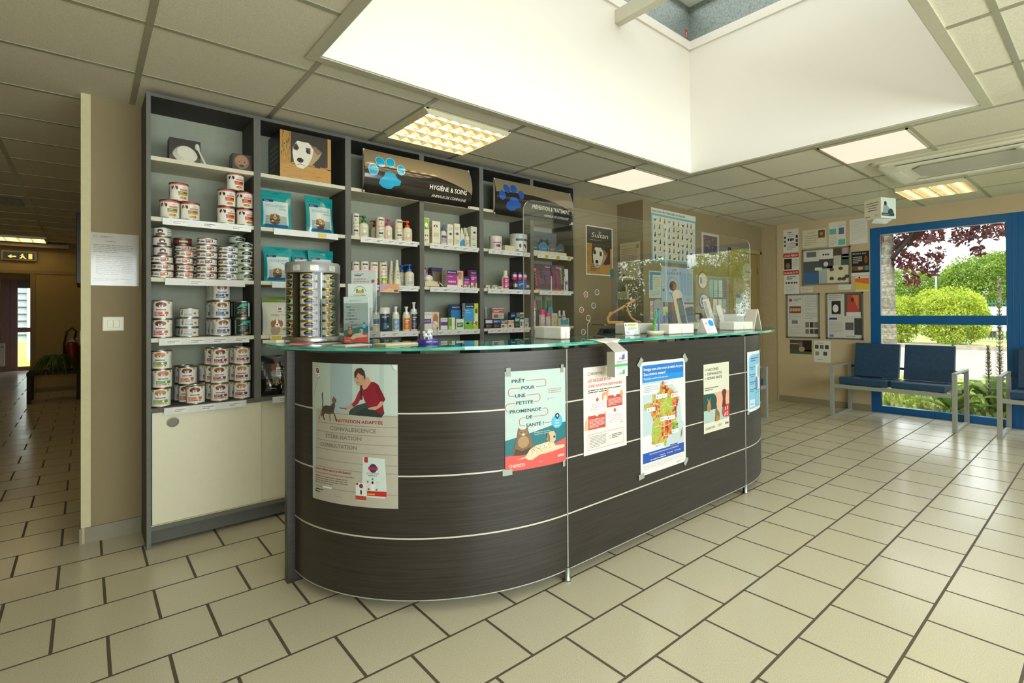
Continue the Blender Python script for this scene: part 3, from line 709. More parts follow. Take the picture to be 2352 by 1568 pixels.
for x in (0, L_):
    b = MB(); b.box(x - 0.003, x + 0.003, -0.003, 0.02, PZ0, 1.04, C('#a9aaa2')); b.build('seam_strip', M_PMET, t)
    b = MB(); b.lathe([(0.02, 0), (0.021, 0.006), (0.0165, 0.012), (0.0165, 0.062)], 18, C('#9fa3a3'), x, 0.004); b.build('leg', M_METAL, t)
    if x > 0: continue
b = MB(); b.box(0.0, L_, 0.02, 0.75, 0.70, 0.735, C('#6d6558')); b.build('desk_top', M_LAM, t)  # depth carried up to the front panel to block light from above
for x in (0.02, L_ / 2, L_ - 0.04): b = MB(); b.box(x, x + 0.02, 0.22, 0.70, 0, 0.70); b.build('desk_leg', M_LAM, t)
b = MB(); b.box(0.02, L_, 0.30, 0.315, 0.0, 0.70); b.build('light_block_panel', M_LAM, t)  # unseen panel added to keep the floor under the counter dark
# glass tops
GZ0, GZ1 = 1.057, 1.0715
def glass_top(label, poly, clamps):
    t = thing('glass_counter_top', label, 'glass top')
    b = MB(); b.prism(poly, GZ0, GZ1, mi=0, mside=1); b.build('glass_sheet', [M_TOPG, M_EDGE], t)
    for x, y in clamps:
        b = MB(); b.lathe([(0.013, 1.036), (0.02, 1.042), (0.029, 1.05), (0.03, 1.0565)], 20, C('#c9cfcc'), x, y); b.build('clamp', M_METAL, t)
def ell(cx, a0, a1, ra, rb, n): return [(cx + ra * math.cos(a0 + (a1 - a0) * i / n), CYC + rb * math.sin(a0 + (a1 - a0) * i / n)) for i in range(n + 1)]
out = ell(CX0, math.radians(-196), math.radians(-90), 0.97, 0.915, 40)
inn = ell(CX0, math.radians(-196), math.radians(-90), 0.46, 0.47, 30)
glass_top('curved tinted glass top on the left end of the counter, carrying the tin rack', out + [(1.775, 1.715), (1.81, 1.80), (1.81, 2.15)] + list(reversed(inn)), [(0.70, 2.57), (1.56, 1.77), (1.70, 1.79)])
out = ell(CX1, math.radians(-90), math.radians(10), 1.20, 0.915, 40)
inn = ell(CX1, math.radians(-90), math.radians(10), 0.46, 0.47, 30)
glass_top('long tinted glass top over the right half of the counter, under the acrylic screens', [(1.83, 1.715)] + out + list(reversed(inn)) + [(1.83, 2.15)], [(2.0, 1.79), (3.13, 1.77), (3.45, 1.84)])
# ------------------------------------------------------------------ tins
def food(P, x, y, rx, ry, c=C('#8a5a34'), l=3):
    P.ell(x, y, rx, ry, c, l)
    for _ in range(5): P.ell(x + random.uniform(-0.6, 0.6) * rx, y + random.uniform(-0.5, 0.5) * ry, rx * 0.22, ry * 0.28, C(random.choice(('#a87446', '#6a4020', '#c08a50'))), l + 1, 8)
def dogface(P, x, y, s, c=BROWN, w=WHITE, l=3):
    P.ell(x - 0.62 * s, y + 0.05 * s, 0.3 * s, 0.55 * s, c, l, 12); P.ell(x + 0.62 * s, y + 0.05 * s, 0.3 * s, 0.55 * s, c, l, 12)
    P.ell(x, y + 0.2 * s, 0.55 * s, 0.6 * s, c, l + 1, 16); P.poly([(x - 0.12 * s, y + 0.8 * s), (x + 0.12 * s, y + 0.8 * s), (x + 0.3 * s, y - 0.1 * s), (x - 0.3 * s, y - 0.1 * s)], w, l + 2)
    P.ell(x, y - 0.2 * s, 0.36 * s, 0.34 * s, w, l + 2, 14); P.ell(x, y - 0.08 * s, 0.13 * s, 0.1 * s, BLACK, l + 3, 10)
    for q in (-1, 1): P.ell(x + q * 0.27 * s, y + 0.25 * s, 0.08 * s, 0.08 * s, BLACK, l + 3, 8)
def can_proto(kind, r, h):
    t = thing('food_tin', 'x', 'tin'); t.hide_render = False
    K = dict(
     puppy=('#ece8da', '#c23a32'), adult=('#ece8da', '#c23a32'), rust=('#e9e6da', 0), coral=('#e9e6da', 0), maroon=('#e9e6da', 0), navy=('#e9e6da', 0), mint=('#aab8a4', 0), sens=('#dcddd6', 0), rcat=('#dcdcd2', 0),
     tred=('#ebe8dc', 0), tblue=('#e6e6de', 0), tdark=('#1d2a26', 0), tgreen=('#ebe8dc', 0), torange=('#ebe8dc', 0), twine=('#ebe8dc', 0), tsalmon=('#ebe8dc', 0), goldb=('#d9d3b4', 0), goldg=('#d9d3b4', 0), goldm=('#d9d3b4', 0), brownt=('#5d3326', 0))[kind]
    base = C(K[0]); met = C('#b9b7ad') if not kind.startswith('gold') else C('#c9b06a')
    top = C(K[1]) if K[1] else met
    b = MB(); b.lathe([(r * 0.94, 0), (r, 0.002), (r, 0.0045), (r * 0.965, 0.006), (r * 0.965, h - 0.006), (r, h - 0.0045), (r, h - 0.0015), (r * 0.97, h), (r * 0.93, h), (r * 0.92, h - 0.003), (r * 0.5, h - 0.0035), (0.0001, h - 0.0035)], 24, met, cols=[met] * 5 + [top] * 2 + [met] * 4)
    b.build('tin_body', M_METAL, t)
    b = MB(); R = r * 0.972; b.lathe([(R, 0.006), (R, h - 0.006)], 28, base, caps=False)
    P = Print(b, cyl_map(0, 0, R, -PI / 2), curved=0.006, t=0.00028, step=0.0002)
    lo, hi = 0.007, h - 0.007; m = (lo + hi) / 2; H_ = hi - lo
    if kind in ('puppy', 'adult'):
        P.rect(-0.062, hi - 0.004, 0.062, hi, RED)
        P.rect(-0.002, m + 0.008, 0.036, m + 0.017, C('#d35a50')); P.text('SCIENCE PLAN', 0.017, m + 0.0105, 0.0035, WHITE, 3, 'c'); P.text('Hill\'s', 0.017, m + 0.022, 0.006, NAVY, 3, 'c')
        a, c_ = ('#3f8a4a', '#e0952c') if kind == 'puppy' else ('#a8242c', '#e07c2a')
        P.rect(-0.01, m - 0.008, 0.036, m + 0.004, C(a)); P.rect(-0.01, m - 0.018, 0.034, m - 0.008, C(c_)); P.text('PUPPY' if kind == 'puppy' else 'ADULT', -0.006, m - 0.005, 0.005, WHITE, 3)
        food(P, 0.012, m - 0.03, 0.018, 0.008, C('#caa06a')); P.ell(-0.026, m - 0.012, 0.014, 0.030, WHITE, 2); dogface(P, -0.026, m + 0.02, 0.017, BROWN if kind == 'puppy' else C('#2b221c'))
        P.lines(-0.12, lo + 0.01, -0.055, hi - 0.02, 9, GREY, 2); P.lines(0.055, lo + 0.01, 0.12, hi - 0.02, 9, GREY, 2)
    elif kind in ('tred', 'tblue', 'tgreen', 'torange', 'twine', 'tsalmon'):
        c1, c2, fc = dict(tred=('#dc5a46', '#8c3a2c', '#6e3c26'), tblue=('#2c4a86', '#34509a', '#8a5a3a'), tgreen=('#52a234', '#dd7a3c', '#c08048'), torange=('#cf6a2a', '#9a4a2c', '#7a3e22'), twine=('#8e1f3e', '#a85a44', '#7a4426'), tsalmon=('#8e1f3e', '#e09a6a', '#c28a52'))[kind]
        food(P, 0.0, hi - 0.016, 0.024, 0.014, C(fc), 2); P.rect(-0.008, hi - 0.034, 0.008, hi - 0.018, WHITE, 5); P.text('Hill\'s', 0, hi - 0.032, 0.005, NAVY, 6, 'c'); P.rect(-0.004, hi - 0.025, 0.004, hi - 0.019, RED, 6)
        P.rect(-0.021, m - 0.003, 0.021, m + 0.003, C('#2a4a8c'), 2); P.text('PRESCRIPTION DIET', 0, m - 0.0015, 0.003, WHITE, 3, 'c', w=0.036)
        P.rect(-0.030, m - 0.024, 0.032, m - 0.010, C(c1), 2); P.lines(-0.026, m - 0.022, -0.002, m - 0.012, 2, WHITE, 3); P.ell(0.012, m - 0.017, 0.005, 0.005, WHITE, 3)
        P.rect(-0.030, m - 0.033, 0.014, m - 0.026, C(c2), 2); P.lines(-0.027, m - 0.032, 0.010, m - 0.027, 1, WHITE, 3); P.rect(0.02, m - 0.032, 0.027, m - 0.028, BLACK, 2)
        for a in (-0.062, 0.044, 0.08): P.lines(a, lo + 0.012, a + 0.024, hi - 0.02, 12, GREY, 2, 0.3)
        for q in (-0.034, 0.034): P.rect(q - 0.005, hi - 0.01, q + 0.005, hi, C('#b89a4a'), 2)
        for a in (-0.07, 0.045, 0.1): P.rect(a, lo + 0.004, a + 0.005, lo + 0.009, C('#5a6a3a'), 2)
    elif kind == 'tdark':
        P.poly([(-0.02, hi - 0.03), (0.0, hi - 0.008), (0.03, hi - 0.004), (0.03, hi - 0.02)], C('#1fae8a'), 2); P.line([(-0.03, m + 0.008), (0, m + 0.017), (0.03, m + 0.008)], 0.0016, C('#cfd6cc'), 3)
        P.text('PRO PLAN', 0, m - 0.003, 0.006, C('#d8d2b4'), 3, 'c'); P.text('VETERINARY DIETS', 0, m - 0.010, 0.0035, C('#d8d2b4'), 3, 'c'); P.rect(-0.022, m - 0.022, -0.013, m - 0.013, C('#1fae8a'), 2); P.lines(-0.01, m - 0.021, 0.022, m - 0.014, 1, C('#9fd8c4'), 3)
        food(P, 0.012, lo + 0.008, 0.014, 0.006, C('#b07a44')); P.rect(0.034, lo + 0.003, 0.044, hi - 0.003, C('#b9c4bc'), 2); P.rect(-0.05, lo + 0.003, -0.04, hi - 0.003, C('#7d8a82'), 2)
    elif kind in ('rust', 'coral', 'maroon', 'navy'):
        c1 = C(dict(rust='#b5622c', coral='#e0654c', maroon='#7e1f2c', navy='#26386e')[kind])
        P.rect(0.0, m - 0.004, 0.034, m + 0.010, c1); P.lines(0.002, m - 0.001, 0.02, m + 0.008, 2, WHITE, 3); P.ell(0.025, m + 0.003, 0.004, 0.004, WHITE, 3)
        P.rect(0.0, lo + 0.003, 0.02, lo + 0.008, C('#3a5aa0') if kind == 'navy' else C('#c0602c')); P.rect(-0.026, m - 0.004, -0.004, m + 0.001, C('#2a4a8c')); P.text('Hill\'s', -0.015, m + 0.003, 0.004, NAVY, 3, 'c')
        food(P, -0.04, m + 0.002, 0.011, 0.008); P.rect(-0.062, m - 0.004, -0.052, m + 0.008, c1)
        P.lines(0.05, lo + 0.003, 0.10, hi - 0.003, 3, GREY, 2); P.rect(0.04, m - 0.006, 0.045, m - 0.002, BLACK)
    elif kind == 'rcat':
        P.ell(0, m + 0.004, 0.013, 0.011, DBROWN, 2); P.rect(-0.006, m - 0.004, 0.006, m + 0.004, WHITE, 3); P.rect(-0.016, m - 0.012, 0.016, m - 0.007, C('#2a4a8c'), 2); P.rect(-0.022, lo, 0.020, lo + 0.010, C('#a8482c'), 2); P.lines(0.03, lo, 0.06, hi, 3, GREY, 2)
    elif kind == 'sens':
        P.ell(-0.028, m, 0.006, 0.013, C('#7e8488'), 2); P.ell(-0.026, m + 0.013, 0.005, 0.005, C('#7e8488'), 2); P.text('ROYAL CANIN', 0.002, m + 0.012, 0.0035, RED, 3, 'c'); P.text('SENSITIVITY', 0.002, m + 0.003, 0.0055, RED, 3, 'c'); P.rect(-0.016, m - 0.013, 0.020, m - 0.003, C('#5aa8c8'), 2); P.lines(-0.013, m - 0.012, 0.017, m - 0.004, 2, WHITE, 3)
        food(P, 0.032, m - 0.002, 0.007, 0.005, C('#b05a30')); P.ell(0.06, m, 0.005, 0.013, C('#7e8488'), 2); P.lines(-0.10, lo, -0.05, hi, 5, GREY, 2)
    elif kind in ('mint', 'goldb', 'goldg', 'goldm'):
        x = 0.008
        P.rect(-0.06, lo, 0.06, hi, C(dict(mint='#b3c0ac', goldb='#dfe2d6', goldg='#cdd8c8', goldm='#cfd0c0')[kind]))
        P.poly([(x - 0.024, m - 0.006), (x + 0.020, m - 0.006), (x + 0.024, m + 0.006), (x + 0.004, m + 0.014), (x - 0.012, m + 0.012), (x - 0.026, m + 0.004)], BLACK, 2); P.text('PURINA', x, m + 0.006, 0.0025, WHITE, 3, 'c'); P.text('PRO PLAN', x, m + 0.0005, 0.004, WHITE, 3, 'c')
        P.rect(x - 0.018, m - 0.012, x + 0.018, m - 0.006, C(dict(mint='#bcd8c4', goldb='#6a86c0', goldg='#4fae84', goldm='#6fae9a')[kind]), 2)
        if kind == 'goldb': P.poly([(x + 0.018, hi), (x + 0.038, hi), (x + 0.034, m - 0.002), (x + 0.018, m)], C('#4aa8b4'), 2); P.ell(x + 0.026, m - 0.006, 0.008, 0.006, C('#d8584a'), 3)
        elif kind == 'goldg':
            for q in (-1, 1): P.poly([(-0.026 + q * 0.006, m + 0.006), (-0.026 + q * 0.002, m + 0.004), (-0.026 + q * 0.007, m + 0.013)], C('#a87a4a'), 3)
            P.ell(-0.026, m + 0.002, 0.008, 0.007, C('#b88a58'), 3); P.ell(-0.026, m - 0.007, 0.006, 0.007, C('#a87a4a'), 2)
        else: P.ell(x + 0.034, m - 0.004, 0.010, 0.012, C('#a05a34'), 2)
    elif kind == 'brownt': P.rect(-0.05, m - 0.008, 0.05, m + 0.006, C('#8e3a34')); P.rect(-0.02, m - 0.004, 0.02, m + 0.004, C('#d8c8a8'), 2)
    b.build('printed_label', M_CARD, t)
    return t
_protos = {}
def put(key, mk, loc, rz, label, group=None):
    if key not in _protos:
        _protos[key] = t = mk(); t.location = loc; t.rotation_euler = (0, 0, rz); t['label'] = label
        if group: t['group'] = group
        return t
    return dup(_protos[key], loc, rz, label, group)
LOOK = dict(puppy='red-rimmed tin with green band', adult='red-rimmed tin with red band', rust='low rust-panel tin', coral='low coral-panel tin', maroon='low maroon-panel tin', navy='low navy-panel tin',
    mint='low grey-green tin', sens='low pale dalmatian tin', rcat='low tin with brown emblem', tred='tall red-banded tin', tblue='tall blue-banded tin', tdark='tall black-green tin',
    tgreen='tall green-banded tin', torange='tall orange-banded tin', twine='tall wine-banded tin', tsalmon='tall salmon-banded tin', goldb='gold-rimmed tin with pink morsel', goldg='gold-rimmed kitten tin', goldm='gold-rimmed brown cat tin', brownt='low dark brown tin')
def pos_word(i, n):
    if n == 1: return 'standing alone'
    if i == 0: return 'bottom of the'
    if i == n - 1: return 'top of the'
    return ('second from bottom in' if i == 1 else 'middle of' if n == 5 and i == 2 else 'second from top in' if i == n - 2 else 'third from bottom in' if i == 2 else 'fourth from bottom in') + ' the'
DIM = dict(t=(0.0425, 0.1), l=(0.0, 0.0))
def tdim(k):
    if k in ('puppy', 'adult'): return 0.043, 0.098
    if k[0] == 't': return 0.0425, 0.0985
    return dict(rcat=(0.039, 0.051), mint=(0.0425, 0.0435), sens=(0.043, 0.052), coral=(0.0385, 0.0375), goldb=(0.0385, 0.0372), goldg=(0.0385, 0.0372), goldm=(0.0385, 0.0372), brownt=(0.042, 0.038)).get(k, (0.0475, 0.0375))
def stack(x, y, z, kinds, where, rz=None, group=None, jit=0.003):
    zz = z
    for i, k in enumerate(kinds):
        r, h = tdim(k)
        a = (rz if rz is not None else 0.12) + random.uniform(-0.22, 0.22)
        put(k, lambda: can_proto(k, r, h), (x + random.uniform(-jit, jit), y + random.uniform(-jit, jit), zz), a, f'{LOOK[k]}, {pos_word(i, len(kinds))} {where}' if len(kinds) > 1 else f'{LOOK[k]}, {where}', group)
        zz += h + 0.0004
Z2, Z3, Z4, Z5, Z6 = 2.0335, 1.7185, 1.4025, 1.0855, 0.7225
YT = 3.553; VW = -0.12
stack(0.322, YT, Z3, ['puppy'], 'bottom left of the three-tin pyramid', VW, 'green band tins on the second shelf')
stack(0.414, YT, Z3, ['puppy'], 'bottom right of the three-tin pyramid', VW, 'green band tins on the second shelf')
stack(0.366, YT, Z3 + 0.0984, ['puppy'], 'on top of the three-tin pyramid', VW, 'green band tins on the second shelf')
G = 'red band tins on the second shelf'
stack(0.578, YT, Z3, ['adult'] * 2, 'left stack under the pile peak', VW, G)
stack(0.667, YT, Z3, ['adult'] * 2, 'right stack beside the divider', VW, G)
stack(0.622, YT, Z3 + 0.1968, ['adult'], 'peak of the pile by the divider', VW, G)
stack(0.600, YT + 0.088, Z3, ['adult'], 'behind the left stack of the pile', VW, G)
stack(0.294, YT, Z4, ['rust'] * 3 + ['rcat'] * 3, 'mixed stack by left side', VW, 'low tins on the third shelf')
G = 'low tins on the third shelf'
stack(0.389, YT, Z4, ['coral'] * 4, 'short coral stack', VW, G)
stack(0.389, YT + 0.085, Z4, ['coral'] * 5 + ['brownt'], 'stack behind coral tins', VW, G)
stack(0.487, YT, Z4, ['maroon'] * 6, 'tall maroon stack', VW, G)
stack(0.470, YT + 0.1, Z4, ['maroon'] * 5, 'second maroon row behind', VW, G)
stack(0.586, YT, Z4, ['navy'] * 5, 'navy front stack', VW, G)
stack(0.588, YT + 0.1, Z4, ['navy'] * 4, 'navy rear stack', VW, G)
stack(0.668, YT - 0.002, Z4, ['mint'] * 5, 'front grey-green stack', VW, G)
stack(0.645, YT + 0.092, Z4, ['mint'] * 6, 'rear grey-green stack', VW, G)
stack(0.293, YT, Z5, ['tred'] * 2, 'pair by the left side panel', VW, 'tins on the fourth shelf')
G = 'tins on the fourth shelf'
stack(0.408, YT, Z5, ['sens'] * 3, 'front stack of pale tins', VW, G)
stack(0.405, YT + 0.089, Z5, ['sens'] * 2, 'rear stack of pale tins', VW, G)
stack(0.405, YT + 0.178, Z5, ['sens'] * 2, 'rearmost stack of pale tins', VW, G)
stack(0.555, YT, Z5, ['tblue'] * 3, 'front blue stack', VW, G)
stack(0.552, YT + 0.088, Z5, ['tblue'] * 3, 'middle row of blue stacks', VW, G)
stack(0.549, YT + 0.176, Z5, ['tblue'] * 3, 'rear row of blue stacks', VW, G)
stack(0.653, YT, Z5, ['tdark'] * 2, 'front dark pair', VW, G)
stack(0.650, YT + 0.088, Z5, ['tdark'] * 2, 'rear dark pair', VW, G)
G = 'tall tins on the lowest open shelf'
stack(0.290, YT - 0.005, Z6, ['tgreen'] * 3, 'green stack by the left side panel', VW, G)
stack(0.432, YT - 0.01, Z6, ['torange'] * 1, 'bottom front tin of the orange pile', VW, G)
stack(0.412, YT + 0.078, Z6, ['torange'] * 2, 'second orange row', VW, G)
stack(0.400, YT + 0.166, Z6, ['torange'] * 2, 'rear orange row', VW, G)
stack(0.544, YT - 0.005, Z6, ['twine'] * 3, 'front wine-red stack', VW, G)
stack(0.530, YT + 0.083, Z6, ['twine'] * 3, 'middle wine-red row', VW, G)
stack(0.516, YT + 0.171, Z6, ['twine'] * 2, 'rear wine-red row', VW, G)
stack(0.652, YT, Z6, ['tsalmon'] * 3, 'front salmon stack by the divider', VW, G)
stack(0.640, YT + 0.088, Z6, ['tsalmon'] * 3, 'middle salmon row', VW, G)
stack(0.628, YT + 0.176, Z6, ['tsalmon'] * 2, 'rear salmon row', VW, G)

# ------------------------------------------------------------------ boxes, bags and bottles on the shelves
def boxthing(name, label, cat, x, y, z, w, d, h, base, art=None, rz=0.0, group=None, side=None, mat=None, top=None):
    t = thing(name, label, cat, (x, y, z), rz, group)
    b = MB(); sd = side or base; b.box(-w / 2, w / 2, -d / 2, d / 2, 0, h, base, cols=[sd, top or base, base, sd, sd, sd])
    if art:
        art(Print(b, plane_map((-w / 2, -d / 2, 0), (1, 0, 0), (0, -1, 0)), t=0.0, step=0.0002), w, h)
        P = Print(b, plane_map((-w / 2, d / 2, 0), (0, -1, 0), (-1, 0, 0)), t=0.0, step=0.0002); P.lines(d * 0.2, h * 0.2, d * 0.8, h * 0.75, 5, GREY if sum(sd) > 0.6 else C('#8a8a88'), 1)
    b.build('carton', mat or M_CARD, t, bevel=0)
    return t
def a_dog(P, w, h):
    for i in range(60):
        y = random.uniform(0, h * 0.3); x = random.uniform(0, w * 0.94); P.rect(x, y, x + 0.02, y + 0.002, C(random.choice(('#a87a3c', '#c89a54', '#b98a48'))), 1)
    P.rect(0, 0, w, h * 0.32, C('#c2924a'), 0.5); P.rect(0, h * 0.32, w * 0.2, h, C('#b5873f'), 0.5); P.rect(w * 0.93, h * 0.3, w, h * 0.88, C('#c2924a'), 0.5); P.rect(w * 0.2, h * 0.32, w * 0.93, h, C('#3a322c'), 0.4)
    for i in range(40): x = random.uniform(0, w * 0.18); y = random.uniform(h * 0.35, h * 0.95); P.rect(x, y, x + 0.003, y + 0.02, C(random.choice(('#7e5a28', '#d0a45c', '#8a6a34'))), 1)
    for i in range(9): P.rect(w * i / 9, h * (0.29 + 0.02 * (i % 3)), w * (i + 1) / 9, h * (0.32 + 0.02 * (i % 3)), C('#b98844'), 2)
    cx, cy = w * 0.42, h * 0.52; fur = C('#e9e2d2'); tan = C('#b99a74'); s = w / 0.31
    P.poly([(cx + 0.03 * s, cy + 0.085 * s), (cx + 0.085 * s, cy + 0.075 * s), (cx + 0.12 * s, cy + 0.04 * s), (cx + 0.10 * s, cy + 0.0 * s), (cx + 0.06 * s, cy - 0.05 * s), (cx + 0.03 * s, cy - 0.06 * s), (cx, cy)], tan, 3)
    P.poly([(cx - 0.055 * s, cy + 0.055 * s), (cx - 0.03 * s, cy + 0.095 * s), (cx + 0.04 * s, cy + 0.095 * s), (cx + 0.07 * s, cy + 0.06 * s), (cx + 0.06 * s, cy + 0.0), (cx + 0.035 * s, cy - 0.055 * s), (cx + 0.005 * s, cy - 0.085 * s), (cx - 0.03 * s, cy - 0.08 * s), (cx - 0.05 * s, cy - 0.045 * s), (cx - 0.058 * s, cy + 0.01 * s)], fur, 4)
    P.poly([(cx + 0.05 * s, cy + 0.085 * s), (cx + 0.09 * s, cy + 0.07 * s), (cx + 0.125 * s, cy + 0.045 * s), (cx + 0.095 * s, cy + 0.025 * s), (cx + 0.075 * s, cy + 0.045 * s)], C('#8a7058'), 5)
    P.poly([(cx - 0.055 * s, cy + 0.06 * s), (cx - 0.035 * s, cy + 0.08 * s), (cx - 0.018 * s, cy + 0.05 * s), (cx - 0.03 * s, cy + 0.03 * s), (cx - 0.052 * s, cy + 0.035 * s)], C('#57483c'), 5); P.poly([(cx + 0.02 * s, cy + 0.06 * s), (cx + 0.05 * s, cy + 0.06 * s), (cx + 0.05 * s, cy + 0.02 * s), (cx + 0.028 * s, cy + 0.022 * s)], C('#57483c'), 5)
    P.ell(cx - 0.036 * s, cy + 0.05 * s, 0.009 * s, 0.008 * s, BLACK, 6); P.ell(cx + 0.032 * s, cy + 0.036 * s, 0.010 * s, 0.009 * s, BLACK, 6)
    P.ell(cx - 0.012 * s, cy - 0.03 * s, 0.020 * s, 0.016 * s, C('#1c1818'), 6); P.line([(cx - 0.03 * s, cy - 0.062 * s), (cx - 0.01 * s, cy - 0.055 * s), (cx + 0.015 * s, cy - 0.062 * s)], 0.003 * s, C('#3a2e28'), 6)
boxthing('photo_cube_box', 'large cardboard box printed with a puppy looking over a plank, on the top shelf', 'box', 0.985, 3.66, Z2, 0.288, 0.28, 0.288, C('#c2924a'), a_dog, 0.0, side=C('#2a2622'))
def a_bowl(P, w, h): P.rect(0, 0, w, h * 0.28, C('#5a4430'), 1); P.lines(0.004, 0.004, w - 0.004, h * 0.26, 4, C('#463424'), 2)
boxthing('gift_box', 'dark box on the top shelf with a white bowl leaning against it', 'box', 0.392, 3.60, Z2, 0.135, 0.09, 0.13, C('#241e1a'), a_bowl, 0.0)
t = thing('bowl', 'white bowl reading BON APPÉTIT, leaning on the dark box on the top shelf', 'bowl', (0.392, 3.532, Z2 + 0.002), 0)
b = MB(); b.lathe([(0.001, 0), (0.030, 0.0), (0.034, -0.004), (0.047, -0.012), (0.054, -0.016), (0.0555, -0.014), (0.048, -0.008), (0.036, 0.0035), (0.001, 0.0035)], 36, C('#e2e0d0'), caps=False)
P = Print(b, lambda u, v, h: Vector((u, v, -0.0005 - h)), t=0.0)
for i, ch in enumerate('BON APPÉTIT'):
    if ch == ' ': continue
    a = math.radians(150 - i * 12); g = glyphs(ch); k = 0.0085 / 0.72
    vs, fs, x0, x1 = g; ca, sa = math.cos(a - PI / 2), math.sin(a - PI / 2); ox, oy = 0.021 * math.cos(a), 0.021 * math.sin(a)
    b.add([(ox + ((p - (x0 + x1) / 2) * ca - q * sa) * k, oy + ((p - (x0 + x1) / 2) * sa + q * ca) * k, -0.0012) for p, q in vs], fs, INK)
b.xf(Matrix.Translation((0, 0.012, 0.055)) @ Matrix.Rotation(math.radians(74), 4, 'X')); b.build('bowl_body', M_PLAST, t)
t = thing('spoon', 'white spoon leaning beside the white bowl on the top shelf', 'spoon', (0.452, 3.545, Z2), 0)
b = MB(); b.tube([(0.028, -0.004, 0.004), (0.012, 0.0, 0.045), (0.0, 0.004, 0.075), (-0.006, 0.006, 0.092), (-0.010, 0.008, 0.110)], 0.005, C('#dcdccf'), 8, rs=[0.006, 0.005, 0.004, 0.010, 0.007]); b.sphere((-0.008, 0.007, 0.098), 0.014, C('#dcdccf'), sc=(0.75, 0.35, 1.3)); b.build('spoon_body', M_PLAST, t)
def a_fur(P, w, h):
    P.ell(w * 0.45, h * 0.55, w * 0.36, h * 0.42, C('#8a6244'), 1); P.ell(w * 0.45, h * 0.62, w * 0.3, h * 0.3, C('#a07852'), 2)
    for x in (0.32, 0.6): P.ell(w * x, h * 0.55, w * 0.04, h * 0.03, BLACK, 3)
    P.ell(w * 0.45, h * 0.32, w * 0.12, h * 0.08, C('#33231a'), 3)
boxthing('gift_box', 'small brown box with a furry dog picture on the top shelf by the divider', 'box', 0.654, 3.58, Z2, 0.10, 0.09, 0.098, C('#3a2a20'), a_fur)
